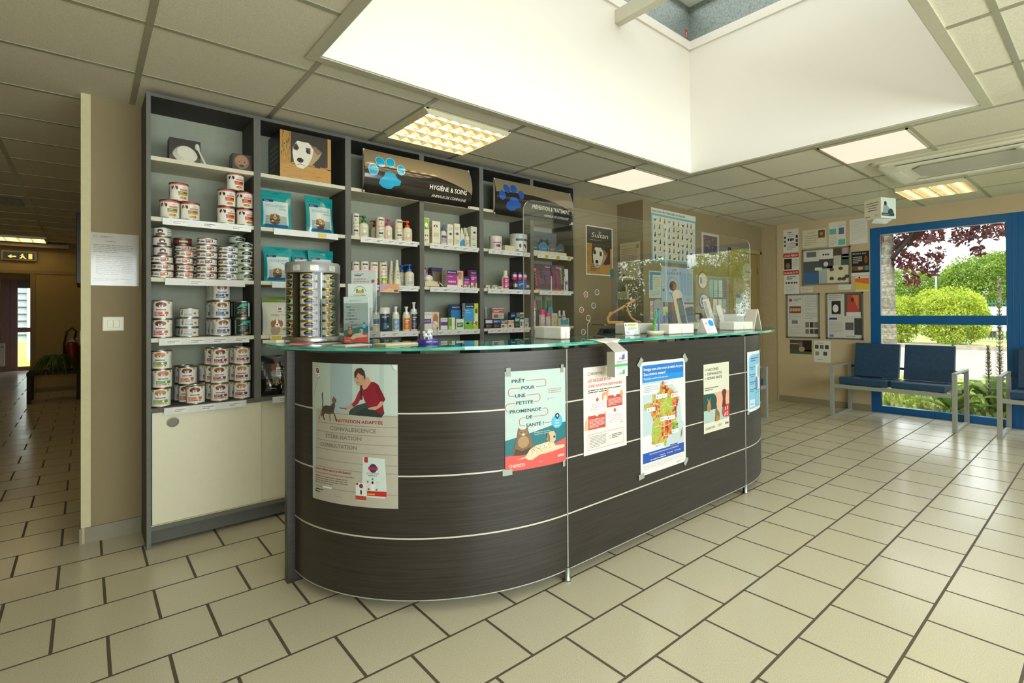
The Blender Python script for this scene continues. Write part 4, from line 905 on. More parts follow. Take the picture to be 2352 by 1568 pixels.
def bag(label, x, y, z, w, h, base, kind, rz=0.0, group=None, tilt=0.10):
    t = thing('treat_bag', label, 'bag', (x, y, z), rz, group); n, m = 10, 12; b = MB(); dp = 0.032
    def pos(u, v, s):   # u 0..1, v 0..1
        bul = math.sin(PI * u) ** 0.7 * (1 - v) ** 0.55 * (0.25 + min(v * 5, 1) * 0.75)
        ww = w * (1 - 0.05 * math.sin(PI * min(v * 1.2, 1)))
        return Vector((-ww / 2 + ww * u, s * dp * bul + tilt * h * v + 0.0015 * s + 0.002 * math.sin(9 * u + 7 * v), h * v))
    for s in (-1, 1):
        vs = [tuple(pos(i / n, j / m, s)) for j in range(m + 1) for i in range(n + 1)]
        fs = []
        for j in range(m):
            for i in range(n):
                q = (j * (n + 1) + i, j * (n + 1) + i + 1, (j + 1) * (n + 1) + i + 1, (j + 1) * (n + 1) + i); fs.append(q if s < 0 else tuple(reversed(q)))
        b.add(vs, fs, base, 0, True)
    b.build('pouch', M_GLOSS, t, weld=False)
    b = MB(); P = Print(b, lambda a, c, hh: pos(min(max(a / w, 0), 1), min(max(c / h, 0), 1), -1) + Vector((0, -0.0008 - hh, 0)), curved=0.010, t=0.0)
    def cells(a0, c0, a1, c1, col, l=1):
        k = max(1, int((c1 - c0) / 0.014))
        for i in range(k): P.rect(a0, c0 + (c1 - c0) * i / k, a1, c0 + (c1 - c0) * (i + 1) / k, col, l)
    if kind == 'teal':
        cells(w * 0.1, h * 0.10, w * 0.9, h * 0.72, C('#cfdcda')); cells(w * 0.1, h * 0.70, w * 0.42, h * 0.76, NAVY, 2); P.text('Virbac', w * 0.14, h * 0.715, h * 0.03, WHITE, 4)
        P.text('VEGGIEDENT', w * 0.5, h * 0.57, h * 0.062, C('#5aa0a4'), 3, 'c', w=w * 0.68); P.text('FR3SH', w * 0.72, h * 0.50, h * 0.045, C('#4a6a72'), 3, 'c')
        cells(w * 0.14, h * 0.05, w * 0.88, h * 0.12, C('#1c5a92'), 2); cells(w * 0.16, h * 0.12, w * 0.84, h * 0.34, C('#9ab0ac'), 2)
        P.ell(w * 0.45, h * 0.22, w * 0.17, h * 0.12, C('#5a4030'), 3); dogface(P, w * 0.45, h * 0.30, w * 0.17, C('#8a6438'), C('#c9a878'), 4)
        P.rect(w * 0.43, h * 0.92, w * 0.57, h * 0.935, C('#0a3a3a'), 2); P.line([(0.004, h * 0.84), (w - 0.004, h * 0.845)], 0.0025, C('#0f7f7f'), 2)
    elif kind == 'green':
        cells(0, h * 0.86, w, h, C('#6f8a36')); P.rect(w * 0.42, h * 0.63, w * 0.58, h * 0.72, WHITE, 3); P.rect(w * 0.45, h * 0.66, w * 0.50, h * 0.71, RED, 4); P.rect(w * 0.50, h * 0.66, w * 0.55, h * 0.71, NAVY, 4); P.text('Hill\'s', w * 0.5, h * 0.60, h * 0.035, NAVY, 4, 'c')
        P.text('Healthy', w * 0.36, h * 0.50, h * 0.05, C('#8a8a3c'), 3, 'c', slant=0.2); P.text('MOBILITY', w * 0.70, h * 0.50, h * 0.04, C('#8a8a3c'), 3, 'c'); P.ell(w * 0.36, h * 0.12, w * 0.14, h * 0.14, C('#b9a48c'), 3); dogface(P, w * 0.40, h * 0.28, w * 0.20, C('#a05a2c'), WHITE, 4)
        for i in range(6): P.ell(w * (0.62 + 0.05 * i), h * (0.13 + 0.02 * (i % 3)), w * 0.06, h * 0.03, C('#c09a5c'), 3)
    else:
        cells(w * 0.05, h * 0.42, w * 0.95, h * 0.80, C('#4a4846')); P.ell(w * 0.5, h * 0.7, w * 0.14, h * 0.1, C('#8a5a3c'), 3); P.ell(w * 0.46, h * 0.55, w * 0.12, h * 0.09, C('#8f8c8a'), 3)
        P.text('PRO PLAN', w * 0.5, h * 0.28, h * 0.07, C('#c9a24a'), 3, 'c', w=w * 0.6); P.rect(w * 0.52, h * 0.46, w * 0.85, h * 0.70, C('#d8d8d2'), 4); P.lines(w * 0.56, h * 0.50, w * 0.82, h * 0.66, 3, INK, 5); P.ell(w * 0.8, h * 0.2, w * 0.15, h * 0.09, WHITE, 3); P.ell(w * 0.8, h * 0.2, w * 0.12, h * 0.075, BLACK, 4)
        P.lines(w * 0.3, h * 0.16, w * 0.6, h * 0.2, 1, C('#b0b0a8'), 3)
    b.build('bag_print', M_GLOSS, t, weld=False)
    return t
TB = C('#159a9c'); G = 'teal dental chew bags'
bag('teal chew bag on the second shelf, left one, beside the divider', 0.826, 3.555, Z3, 0.170, 0.235, TB, 'teal', -0.05, G)
bag('teal chew bag on the second shelf, right one of the pair', 1.075, 3.555, Z3, 0.170, 0.235, TB, 'teal', 0.12, G)
bag('teal chew bag on the third shelf, left of the tin rack', 0.838, 3.555, Z4, 0.150, 0.212, TB, 'teal', -0.05, G)
bag('teal chew bag on the third shelf, top showing above the tin rack', 1.00, 3.60, Z4, 0.150, 0.212, TB, 'teal', 0.0, G)
bag('teal chew bag on the third shelf, front right above the tin rack', 1.085, 3.56, Z4, 0.155, 0.212, TB, 'teal', 0.1, G)
bag('white treat bag with green top and beagle, on the fourth shelf beside the tin rack', 0.845, 3.555, Z5, 0.18, 0.225, C('#d8d6c4'), 'green', -0.05)
bag('white treat bag with green top on the fourth shelf, hidden behind the tin rack', 1.06, 3.565, Z5, 0.18, 0.225, C('#d8d6c4'), 'green', 0.05)
bag('shiny black food bag on the lowest open shelf, just left of the counter end', 0.822, 3.56, Z6, 0.165, 0.235, C('#1a1918'), 'black', 0.0)
bag('shiny black food bag, front one of two behind the counter end', 0.925, 3.54, Z6, 0.15, 0.20, C('#1a1918'), 'black', 0.1)

def bottle(kind, x, z, h, w, col, cap, label, art=None, y=3.55, rz=VW, group=None, cat='bottle'):
    t = thing(kind + '_bottle' if kind != 'jar' else 'jar', label, cat, (x, y, z), rz, group); r = w / 2
    b = MB()
    if kind == 'shampoo':   # straight tube standing on its cap
        b.lathe([(r * 0.96, 0), (r, 0.003), (r, h - 0.012), (r * 0.97, h - 0.003), (r * 0.9, h)], 20, col, cols=[col, col, cap, cap]); R = r
        b.build('bottle_body', M_PLAST, t)
    elif kind == 'pump':
        hb = h * 0.68
        b.lathe([(r * 0.9, 0), (r, 0.004), (r, hb * 0.80), (r * 0.85, hb * 0.92), (r * 0.45, hb), (r * 0.42, hb + 0.004)], 20, col); b.build('bottle_body', M_PLAST, t); R = r
        c = MB(); c.lathe([(r * 0.5, hb), (r * 0.5, hb + 0.016), (r * 0.2, hb + 0.02), (r * 0.18, h - 0.016), (r * 0.42, h - 0.012), (r * 0.42, h)], 16, cap); c.tube([(0, 0, h - 0.005), (-r * 0.9, -0.003, h - 0.005), (-r * 1.2, -0.004, h - 0.012)], 0.0045, cap); c.build('pump_head', M_PLAST, t)
    elif kind == 'cone':
        b.lathe([(r * 0.9, 0), (r, 0.006), (r, h * 0.12), (r * 0.5, h * 0.72), (r * 0.36, h * 0.95), (r * 0.30, h)], 20, col); b.build('bottle_body', M_PLAST, t); R = r * 0.85
    elif kind == 'foam':
        hb = h * 0.66
        b.lathe([(r * 0.9, 0), (r * 0.97, 0.004), (r * 0.97, hb * 0.94), (r * 0.8, hb)], 20, col); b.build('bottle_body', M_PLAST, t); R = r * 0.97
        c = MB(); c.lathe([(r * 0.8, hb), (r * 0.8, hb + 0.012), (r * 0.32, hb + 0.018), (r * 0.32, h - 0.022), (r * 0.5, h - 0.014), (r * 0.5, h - 0.007)], 14, WHITE); c.build('pump_head', M_PLAST, t)
        c = MB(); c.lathe([(r * 0.94, hb), (r * 0.94, h - 0.016), (r * 0.8, h - 0.004), (r * 0.4, h), (0.0001, h)], 20, WHITE, caps=False); c.build('clear_cap', M_CLEAR, t)
    elif kind == 'dropper':
        b.lathe([(r * 0.9, 0), (r, 0.003), (r, h * 0.55), (r * 0.8, h * 0.68), (r * 0.45, h * 0.72)], 16, col); b.build('bottle_body', M_PLAST, t); R = r
        c = MB(); c.lathe([(r * 0.5, h * 0.72), (r * 0.48, h * 0.82), (r * 0.2, h * 0.97), (r * 0.1, h)], 14, cap); c.build('nozzle_cap', M_PLAST, t)
    elif kind == 'spray':
        hb = h * 0.70
        b.lathe([(r * 0.94, 0), (r, 0.003), (r, hb * 0.97), (r * 0.93, hb)], 20, col); b.build('bottle_body', M_PLAST, t); R = r
        c = MB(); c.lathe([(r * 0.98, hb), (r * 0.98, h - 0.004), (r * 0.9, h)], 20, cap); c.build('cap', M_PLAST, t)
    elif kind == 'medicine':
        hb = h * 0.76
        b.lathe([(r * 0.92, 0), (r, 0.004), (r, hb * 0.8), (r * 0.5, hb)], 18, col); b.build('bottle_body', M_PLAST, t); R = r
        c = MB(); c.lathe([(r * 0.55, hb), (r * 0.55, h)], 16, cap); c.build('cap', M_PLAST, t)
    else:
        hb = h * 0.74
        b.lathe([(r * 0.9, 0), (r * 0.97, 0.004), (r * 0.97, hb)], 24, col); b.build('jar_body', M_PLAST, t); R = r * 0.97
        c = MB(); c.lathe([(r, hb), (r, h - 0.004), (r * 0.95, h)], 24, cap); c.build('lid', M_PLAST, t)
    if art:
        b = MB(); P = Print(b, cyl_map(0, 0, R + 0.0006, -PI / 2), curved=0.005, t=0.0, step=0.0002); art(P, w, h); b.build('printed_label', M_CARD, t, weld=False)
    return t
def a_sh(letter, c, round_=None):
    def f(P, w, h):
        P.rect(-w * 0.3, h * 0.84, w * 0.3, h * 0.90, NAVY); P.text(letter, 0, h * 0.66, h * 0.11, c, 2, 'c', bold=True); P.lines(-w * 0.4, h * 0.52, w * 0.4, h * 0.62, 3, c, 2); P.lines(-w * 0.35, h * 0.36, w * 0.35, h * 0.46, 2, GREY, 2); P.rect(-w * 0.3, h * 0.22, w * 0.25, h * 0.30, NAVY); P.lines(-w * 0.4, h * 0.06, w * 0.4, h * 0.18, 3, GREY, 2)
        if round_: P.ell(w * 0.1, h * 0.14, w * 0.5, w * 0.42, round_, 3); P.ell(w * 0.1, h * 0.14, w * 0.3, w * 0.22, YL, 4)
    return f
def a_pump(c):
    def f(P, w, h): P.text('pyoderm', 0, h * 0.40, h * 0.045, c, 2, 'c', w=w * 0.6); P.ring(0, h * 0.27, w * 0.28, h * 0.07, 0.0012, c, 2, 16); P.lines(-w * 0.3, h * 0.08, w * 0.3, h * 0.2, 3, c, 2)
    return f
OW = C('#e3ddc4'); OW2 = C('#dcd6bc')
bottle('shampoo', 1.291, Z3, 0.155, 0.047, OW, OW2, 'white shampoo tube with a green letter K, leftmost on its shelf', a_sh('K', GREEN))
bottle('pump', 1.345, Z3, 0.147, 0.060, OW, C('#1f6a34'), 'white pump bottle with dark green head, in front of its twin', a_pump(GREEN))
bottle('pump', 1.335, Z3, 0.147, 0.058, OW, C('#1f6a34'), 'white pump bottle with dark green head, behind its twin', a_pump(GREEN), y=3.63)
bottle('shampoo', 1.456, Z3, 0.150, 0.056, OW, OW2, 'white shampoo tube with a pink letter A', a_sh('A', C('#c8385a')))
bottle('pump', 1.512, Z3, 0.146, 0.052, OW, C('#c03478'), 'white pump bottle with magenta head, right of the letter A tube', a_pump(C('#d0607a')))
bottle('pump', 1.455, Z3, 0.140, 0.052, OW, C('#8a2a44'), 'pump bottle with dark red head, behind the letter A tube', a_pump(C('#d0607a')), y=3.64)
bottle('shampoo', 1.586, Z3, 0.150, 0.054, OW, OW2, 'white shampoo tube with an orange letter I', a_sh('I', ORANGE))
bottle('pump', 1.650, Z3, 0.148, 0.066, OW, C('#e0581c'), 'white pump bottle with bright orange head', a_pump(ORANGE))
bottle('pump', 1.642, Z3, 0.146, 0.060, OW, C('#e0581c'), 'orange-headed pump bottle standing behind the front one', a_pump(ORANGE), y=3.64)
def a_leaf(P, w, h): P.rect(w * 0.1, h * 0.55, w * 0.95, h * 0.98, C('#8cb83c')); P.ell(w * 0.5, h * 0.72, w * 0.25, h * 0.1, WHITE, 2); P.rect(w * 0.3, h * 0.55, w * 0.5, h * 0.65, C('#3a7a2c'), 2); dogface(P, w * 0.5, h * 0.3, w * 0.3); P.lines(w * 0.15, h * 0.06, w * 0.85, h * 0.16, 2, INK, 2)
def a_cat2(P, w, h): dogface(P, w * 0.42, h * 0.78, w * 0.26, C('#6a4a34')); P.lines(w * 0.15, h * 0.3, w * 0.8, h * 0.5, 4, GREY, 2); P.text('2', w * 0.6, h * 0.24, h * 0.1, C('#d8a860'), 2); P.rect(w * 0.1, h * 0.04, w * 0.9, h * 0.055, C('#2a9ab0'), 2)
def a_eye(P, w, h): P.ell(w * 0.5, h * 0.55, w * 0.32, w * 0.22, C('#7a9ab4'), 2); P.ell(w * 0.5, h * 0.55, w * 0.15, w * 0.15, INK, 3); P.lines(w * 0.15, h * 0.7, w * 0.85, h * 0.85, 3, GREY, 2); P.lines(w * 0.15, h * 0.1, w * 0.85, h * 0.3, 4, GREY, 2)
def a_eye2(P, w, h): P.ell(w * 0.58, h * 0.72, w * 0.28, w * 0.17, C('#5a7a74'), 2); P.ell(w * 0.58, h * 0.72, w * 0.12, w * 0.12, INK, 3); P.text('Ocryl', w * 0.5, h * 0.18, h * 0.06, C('#2a9a8c'), 2, 'c'); P.rect(w * 0.2, h * 0.10, w * 0.8, h * 0.13, C('#2a9a8c'), 2); P.lines(w * 0.2, h * 0.35, w * 0.8, h * 0.55, 3, GREY, 2)
boxthing('carton_box', 'tall white and lime green carton, leftmost in its compartment', 'carton', 1.783, 3.545, Z3, 0.044, 0.04, 0.185, C('#e2dec6'), a_leaf)
boxthing('carton_box', 'tall white carton with a dog photo and turquoise base line', 'carton', 1.862, 3.55, Z3, 0.064, 0.05, 0.170, C('#e2dec6'), a_cat2)
bottle('dropper', 1.905, Z3, 0.140, 0.036, C('#3f8a4a'), C('#d8dadc'), 'green dropper bottle behind the blue-capped one', None, y=3.63)
bottle('dropper', 1.932, Z3, 0.152, 0.046, C('#e0ddd0'), C('#2a62c0'), 'ear cleaner bottle with a royal blue pointed cap', lambda P, w, h: (P.rect(-w * 0.5, h * 0.08, w * 0.5, h * 0.48, C('#c9c2d4')), P.rect(-w * 0.4, h * 0.36, w * 0.4, h * 0.46, NAVY, 2), P.lines(-w * 0.4, h * 0.1, w * 0.4, h * 0.34, 4, INK, 2)))
boxthing('carton_box', 'narrow white carton with a small eye print, left of the taller one', 'carton', 1.979, 3.55, Z3, 0.048, 0.045, 0.160, C('#e2dec6'), a_eye)
boxthing('carton_box', 'tall white carton with a large eye print, right of the narrow one', 'carton', 2.036, 3.55, Z3, 0.050, 0.045, 0.172, C('#e2dec6'), a_eye)
bottle('dropper', 2.088, Z3, 0.148, 0.044, C('#dcdccc'), C('#e6e2d0'), 'white dropper bottle with a blue wave, left of its plain neighbour', lambda P, w, h: P.poly([(-w * 0.5, h * 0.05), (w * 0.5, h * 0.05), (w * 0.5, h * 0.3), (0, h * 0.42), (-w * 0.5, h * 0.2)], C('#2a8ac0')))
bottle('dropper', 2.133, Z3, 0.126, 0.040, OW, OW, 'short plain white dropper bottle left of the last carton', lambda P, w, h: P.lines(-w * 0.4, h * 0.1, w * 0.4, h * 0.45, 4, GREY))
boxthing('carton_box', 'white carton with a greenish eye, rightmost at the unit side', 'carton', 2.180, 3.548, Z3, 0.052, 0.05, 0.165, C('#d8dac8'), a_eye2)
boxthing('carton_box', 'white carton half hidden behind the greenish eye carton', 'carton', 2.160, 3.615, Z3, 0.052, 0.05, 0.160, C('#d8dac8'), a_eye2)
# third shelf of the middle unit
PK = C('#d8587e')
bottle('shampoo', 1.290, Z4, 0.150, 0.050, OW, C('#d8d4c4'), 'white shampoo tube behind the brochure holder, far left of its shelf', a_sh('S', BLUE))
bottle('shampoo', 1.349, Z4, 0.156, 0.054, OW, C('#e6e4dc'), 'white shampoo tube with a blue mark, behind the brochures', a_sh('K', BLUE))
bottle('shampoo', 1.412, Z4, 0.154, 0.054, OW, OW, 'white shampoo tube with pink print and a red disc', a_sh('P', PK, C('#c03048')))
bottle('shampoo', 1.475, Z4, 0.156, 0.054, OW, OW, 'white shampoo tube with pink print and a lime green disc', a_sh('M', PK, C('#7ab03c')))
def a_phox(P, w, h):
    for i, ch in enumerate('PHOX'): P.text(ch, 0, h * (0.50 - i * 0.12), h * 0.075, INK, 2, 'c')
    P.poly([(0.002, h * 0.08), (w * 0.3, h * 0.2), (w * 0.25, h * 0.06)], ORANGE, 3)
bottle('cone', 1.573, Z4, 0.182, 0.052, OW, OW, 'tall conical white bottle with vertical lettering, front one', a_phox, group='conical white bottles')
bottle('cone', 1.555, Z4, 0.180, 0.050, OW, OW, 'conical white bottle just behind the front one', a_phox, y=3.60, group='conical white bottles')
bottle('cone', 1.535, Z4, 0.178, 0.050, OW, OW, 'rearmost conical white bottle of three', a_phox, y=3.65, group='conical white bottles')
bottle('pump', 1.664, Z4, 0.156, 0.066, OW, C('#1a66c0'), 'white pump bottle with blue head, front one of two', a_pump(C('#4a8ab4')))
bottle('pump', 1.645, Z4, 0.154, 0.062, OW, C('#1a66c0'), 'white pump bottle with blue head, rear one of two', a_pump(C('#4a8ab4')), y=3.63)
t = thing('shelf_talker_card', 'pink and orange card hanging over the shelf edge below the round-disc shampoo tubes', 'card', (1.42, 3.474, 1.352), 0)
b = MB(); P = Print(b, plane_map((0, 0, 0), (1, 0, 0), (0, -1, 0))); P.sheet(0.135, 0.058, C('#d9a06a')); P.poly([(0, 0), (0.07, 0.058), (0, 0.058)], C('#c49ac0')); P.poly([(0, 0), (0.135, 0.0), (0.07, 0.03)], C('#e2b48a'), 2); P.rect(0.098, 0.005, 0.125, 0.016, NAVY, 3); b.build('card_sheet', M_PAPER, t)
PUR = C('#b03a94')
def a_fel(P, w, h):
    P.rect(0, h * 0.76, w * 0.62, h, C('#3c2a66')); P.text('FELIWAY', w * 0.3, h * 0.83, h * 0.09, WHITE, 2, 'c', w=w * 0.5, bold=True); P.text('Classic', w * 0.08, h * 0.60, h * 0.08, WHITE, 2)
    P.rect(w * 0.62, 0, w, h, C('#d8b090')); P.ell(w * 0.78, h * 0.68, w * 0.12, h * 0.2, C('#c08a68'), 2); P.ell(w * 0.76, h * 0.76, w * 0.14, h * 0.16, C('#5a3424'), 1.5); P.poly([(w * 0.64, 0), (w * 0.98, 0), (w * 0.9, h * 0.45), (w * 0.7, h * 0.5)], C('#ece0cc'), 3)
    for i in range(4): P.rect(w * (0.08 + 0.12 * i), h * 0.28, w * (0.15 + 0.12 * i), h * 0.38, WHITE, 2)
    P.rect(0, 0, w * 0.62, h * 0.14, C('#e6dcd8'), 2); P.ell(w * 0.9, h * 0.1, w * 0.05, h * 0.06, NAVY, 4)
def a_felb(P, w, h): P.rect(0, h * 0.72, w, h, C('#3c2a66')); P.text('FELIWAY', w * 0.5, h * 0.8, h * 0.08, WHITE, 2, 'c', w=w * 0.8); P.rect(0, 0, w, h * 0.3, C('#e6d8c8'), 2); P.ell(w * 0.6, h * 0.22, w * 0.2, h * 0.18, C('#8a6444'), 3); P.ell(w * 0.2, h * 0.1, w * 0.09, h * 0.07, NAVY, 3); P.lines(w * 0.1, h * 0.45, w * 0.9, h * 0.62, 2, WHITE, 2)
boxthing('carton_box', 'wide magenta carton with a smiling woman holding a cat', 'carton', 2.005, 3.545, Z4, 0.145, 0.07, 0.128, PUR, a_fel, rz=0.1, side=C('#c8c0bc'))
boxthing('carton_box', 'small magenta carton, right of the wide magenta one', 'carton', 2.108, 3.53, Z4, 0.050, 0.04, 0.078, PUR, a_felb)
boxthing('carton_box', 'middle magenta carton, rear of the three small ones', 'carton', 2.146, 3.58, Z4, 0.050, 0.04, 0.092, PUR, a_felb)
boxthing('carton_box', 'taller magenta carton against the unit side', 'carton', 2.183, 3.555, Z4, 0.056, 0.045, 0.142, PUR, a_felb)
boxthing('carton_box', 'dark carton standing at the back, left of the wide magenta one', 'carton', 1.935, 3.68, Z4, 0.09, 0.05, 0.155, C('#4a4038'), lambda P, w, h: (P.rect(0, h * 0.85, w, h, C('#3c2a66')), P.rect(w * 0.1, h * 0.2, w * 0.9, h * 0.8, C('#8a7a60'))))
t = thing('diffuser_display_tray', 'open beige display tray holding a diffuser and tilted leaflet card', 'display tray', (1.815, 3.555, Z4), 0.0)
b = MB(); kc = C('#d8c8a4'); b.box(-0.055, 0.065, -0.045, 0.04, 0, 0.003, kc); b.box(-0.055, 0.065, -0.045, -0.042, 0, 0.038, kc); b.box(-0.055, 0.065, 0.037, 0.04, 0, 0.05, kc); b.box(-0.055, -0.052, -0.045, 0.04, 0, 0.07, kc); b.box(0.062, 0.065, -0.045, 0.04, 0, 0.038, kc); b.build('tray', M_CARD, t)
b = MB(); P = Print(b, tilt_map((-0.053, 0.0, 0.05), (1, 0, 0), (0, 0.25, 1), (0, -1, 0.25))); P.sheet(0.05, 0.10, C('#b48aa8')); P.rect(0.004, 0.055, 0.046, 0.095, C('#5a3a5a')); P.ell(0.025, 0.07, 0.014, 0.016, C('#c0a888'), 2); b.build('header_card', M_CARD, t)
b = MB(); b.sphere((0.0, 0.0, 0.062), 0.03, C('#e8e4d8'), sc=(1.1, 0.7, 0.9)); b.lathe([(0.018, 0.01), (0.018, 0.045), (0.012, 0.05)], 14, C('#d8d4c8')); b.build('diffuser', M_PLAST, t)
b = MB(); P = Print(b, tilt_map((0.045, -0.05, 0.03), (0.75, 0, -0.6), (0.6, 0.1, 0.75), (0, -1, 0))); P.sheet(0.09, 0.02, C('#5a4638')); P.lines(0.01, 0.004, 0.08, 0.016, 1, WHITE); b.build('tilted_strip', M_CARD, t)
# fourth shelf of the middle unit
def a_band(c, c2=None, th=0.5):
    def f(P, w, h): P.rect(-w * 0.48, h * 0.05, w * 0.48, h * th, c); P.lines(-w * 0.3, h * th * 0.62, w * 0.3, h * th * 0.86, 2, WHITE, 2); P.lines(-w * 0.3, h * 0.1, w * 0.3, h * th * 0.5, 3, c2 or C('#d8e4ea'), 2)
    return f
bottle('foam', 1.375, Z5, 0.175, 0.054, OW, OW, 'foam bottle with a blue label, beside the brochure holder', a_band(C('#2a62a0')))
bottle('foam', 1.422, Z5, 0.175, 0.054, OW, OW, 'white foam bottle with a navy patch, beside the brochure holder', lambda P, w, h: (P.rect(-w * 0.4, h * 0.3, w * 0.4, h * 0.48, C('#24457a')), P.lines(-w * 0.4, h * 0.08, w * 0.4, h * 0.28, 3, C('#c8b83c'), 2)))
bottle('jar', 1.483, Z5, 0.164, 0.072, C('#1d3c56'), C('#dcd8c8'), 'wide dark blue tub of wipes with a white lid', lambda P, w, h: (P.rect(-w * 0.4, h * 0.5, w * 0.4, h * 0.7, C('#16283a')), P.lines(-w * 0.35, h * 0.55, w * 0.35, h * 0.66, 2, WHITE, 2), P.rect(-w * 0.3, h * 0.1, w * 0.3, h * 0.36, C('#28506e'), 1), P.ell(w * 0.2, h * 0.2, 0.006, 0.008, C('#b8d040'), 3)), cat='tub')
bottle('foam', 1.562, Z5, 0.178, 0.052, OW, OW, 'foam bottle with a pale blue label', a_band(C('#7aa2c2'), th=0.48))
bottle('foam', 1.640, Z5, 0.178, 0.052, OW, OW, 'foam bottle with a bright orange label', a_band(C('#e2741c'), C('#f0b070')))
bottle('foam', 1.696, Z5, 0.210, 0.054, C('#d8d8d0'), OW, 'tallest foam bottle, dark grey label, beside the divider', a_band(C('#3c3a3e'), C('#b88ac0'), 0.56))
bottle('foam', 1.316, Z5, 0.165, 0.050, OW, OW, 'foam bottle hidden at the far left of its shelf', a_band(C('#2a62a0')))
def a_fel2(P, w, h):
    P.text('FELIWAY', w * 0.3, h * 0.84, h * 0.07, C('#3c2a66'), 2, 'c', w=w * 0.45); P.rect(0, h * 0.36, w * 0.5, h * 0.62, C('#5a3a8c')); P.text('Happy Snack', w * 0.04, h * 0.48, h * 0.07, WHITE, 2, w=w * 0.4)
    P.rect(w * 0.55, 0, w, h, C('#d8b89c')); P.ell(w * 0.78, h * 0.6, w * 0.16, h * 0.3, C('#a87450'), 2); P.ell(w * 0.76, h * 0.3, w * 0.14, h * 0.2, C('#e8dccc'), 3); P.ell(w * 0.9, h * 0.1, w * 0.05, h * 0.05, NAVY, 4)
boxthing('carton_box', 'white and purple carton with cats, behind the clear dome', 'carton', 1.815, 3.545, Z5, 0.125, 0.05, 0.132, C('#dcd8d0'), a_fel2)
boxthing('carton_box', 'small white carton with a violet band, right of the cats carton', 'carton', 1.922, 3.545, Z5, 0.055, 0.04, 0.088, C('#d8d4d0'), lambda P, w, h: (P.rect(0, h * 0.35, w, h * 0.65, C('#5a3a8c')), P.text('FELIWAY', w * 0.5, h * 0.8, h * 0.08, INK, 2, 'c', w=w * 0.8)))
boxthing('carton_box', 'dark violet carton standing behind the small white one', 'carton', 1.902, 3.60, Z5, 0.05, 0.04, 0.084, C('#4a3a6a'), lambda P, w, h: P.rect(0, h * 0.1, w, h * 0.4, C('#d8d0d8')))
boxthing('carton_box', 'small green and white carton beside the green jar-like carton', 'carton', 1.985, 3.545, Z5, 0.052, 0.04, 0.090, C('#a8c45c'), lambda P, w, h: (P.rect(w * 0.5, 0, w, h, C('#e0e0d0')), P.rect(w * 0.1, h * 0.3, w * 0.5, h * 0.9, C('#5a9a2c'))))
boxthing('carton_box', 'low white carton with a green panel, below the blue carton', 'carton', 2.050, 3.54, Z5, 0.066, 0.05, 0.078, C('#dcdcd0'), lambda P, w, h: (P.rect(w * 0.1, h * 0.2, w * 0.9, h * 0.65, C('#2f8a44')), P.lines(w * 0.2, h * 0.3, w * 0.8, h * 0.55, 2, WHITE, 2)))
def a_ad(P, w, h):
    P.rect(0, h * 0.8, w * 0.7, h, C('#1c2c5a')); P.text('ADAPTIL', w * 0.35, h * 0.85, h * 0.05, WHITE, 2, 'c', w=w * 0.55, bold=True); P.text('Calm', w * 0.1, h * 0.7, h * 0.04, WHITE, 2); P.text('On-the-go', w * 0.1, h * 0.62, h * 0.035, WHITE, 2)
    P.rect(0, h * 0.3, w * 0.68, h * 0.8, C('#3a9ad0')); P.rect(0, 0, w * 0.68, h * 0.3, C('#7ab83c')); P.rect(w * 0.68, 0, w, h, C('#b8cc3a')); dogface(P, w * 0.7, h * 0.2, w * 0.22, C('#a06a34')); P.ell(w * 0.84, h * 0.7, w * 0.09, h * 0.1, C('#7a4a30'), 3); P.poly([(w * 0.72, h * 0.3), (w * 0.98, h * 0.3), (w * 0.94, h * 0.6), (w * 0.78, h * 0.6)], C('#ece4d4'), 3); P.ell(w * 0.2, h * 0.22, w * 0.12, h * 0.04, BLACK, 3)
boxthing('hanging_carton', 'tall blue and lime carton with a dog and a woman', 'carton', 2.148, 3.53, Z5, 0.118, 0.04, 0.198, C('#e0e4d8'), a_ad)
boxthing('carton_box', 'blue carton standing behind, left of the tall lime one', 'carton', 2.052, 3.60, Z5, 0.085, 0.04, 0.19, C('#2a7ab0'), lambda P, w, h: (P.rect(0, h * 0.78, w, h, C('#1c2c5a')), P.text('ADAPTIL', w * 0.5, h * 0.86, h * 0.05, WHITE, 2, 'c', w=w * 0.8)))
# right unit
bottle('jar', 2.398, Z3, 0.112, 0.105, C('#dcd8cc'), C('#e6e2d4'), 'round white tub with a purple dog print, alone on its shelf left part', lambda P, w, h: (P.rect(-0.05, h * 0.15, 0.05, h * 0.6, C('#d4c4c8')), P.ell(0.0, h * 0.3, 0.02, 0.012, C('#5a3a3a'), 2), P.rect(-0.04, h * 0.48, 0.03, h * 0.56, C('#8a4a7a'), 2)), cat='tub')
boxthing('carton_box', 'low cream carton between the round tub and the dog print jar', 'carton', 2.515, 3.54, Z3, 0.095, 0.05, 0.045, C('#d8ccb0'))
bottle('jar', 2.628, Z3, 0.150, 0.150, C('#dadad0'), C('#c2ccc8'), 'large clear-lidded jar with a blue band and black dog print', lambda P, w, h: (P.rect(-0.06, h * 0.60, 0.06, h * 0.72, C('#1c5a7c')), P.ell(-0.022, h * 0.33, 0.010, 0.018, INK, 2), P.ell(0.018, h * 0.36, 0.017, 0.010, INK, 2), P.ell(0.03, h * 0.28, 0.008, 0.014, INK, 2), P.rect(-0.055, h * 0.05, -0.03, h * 0.12, C('#2a9a7a'), 2)), cat='jar')
G = 'round collar packs on card trays'
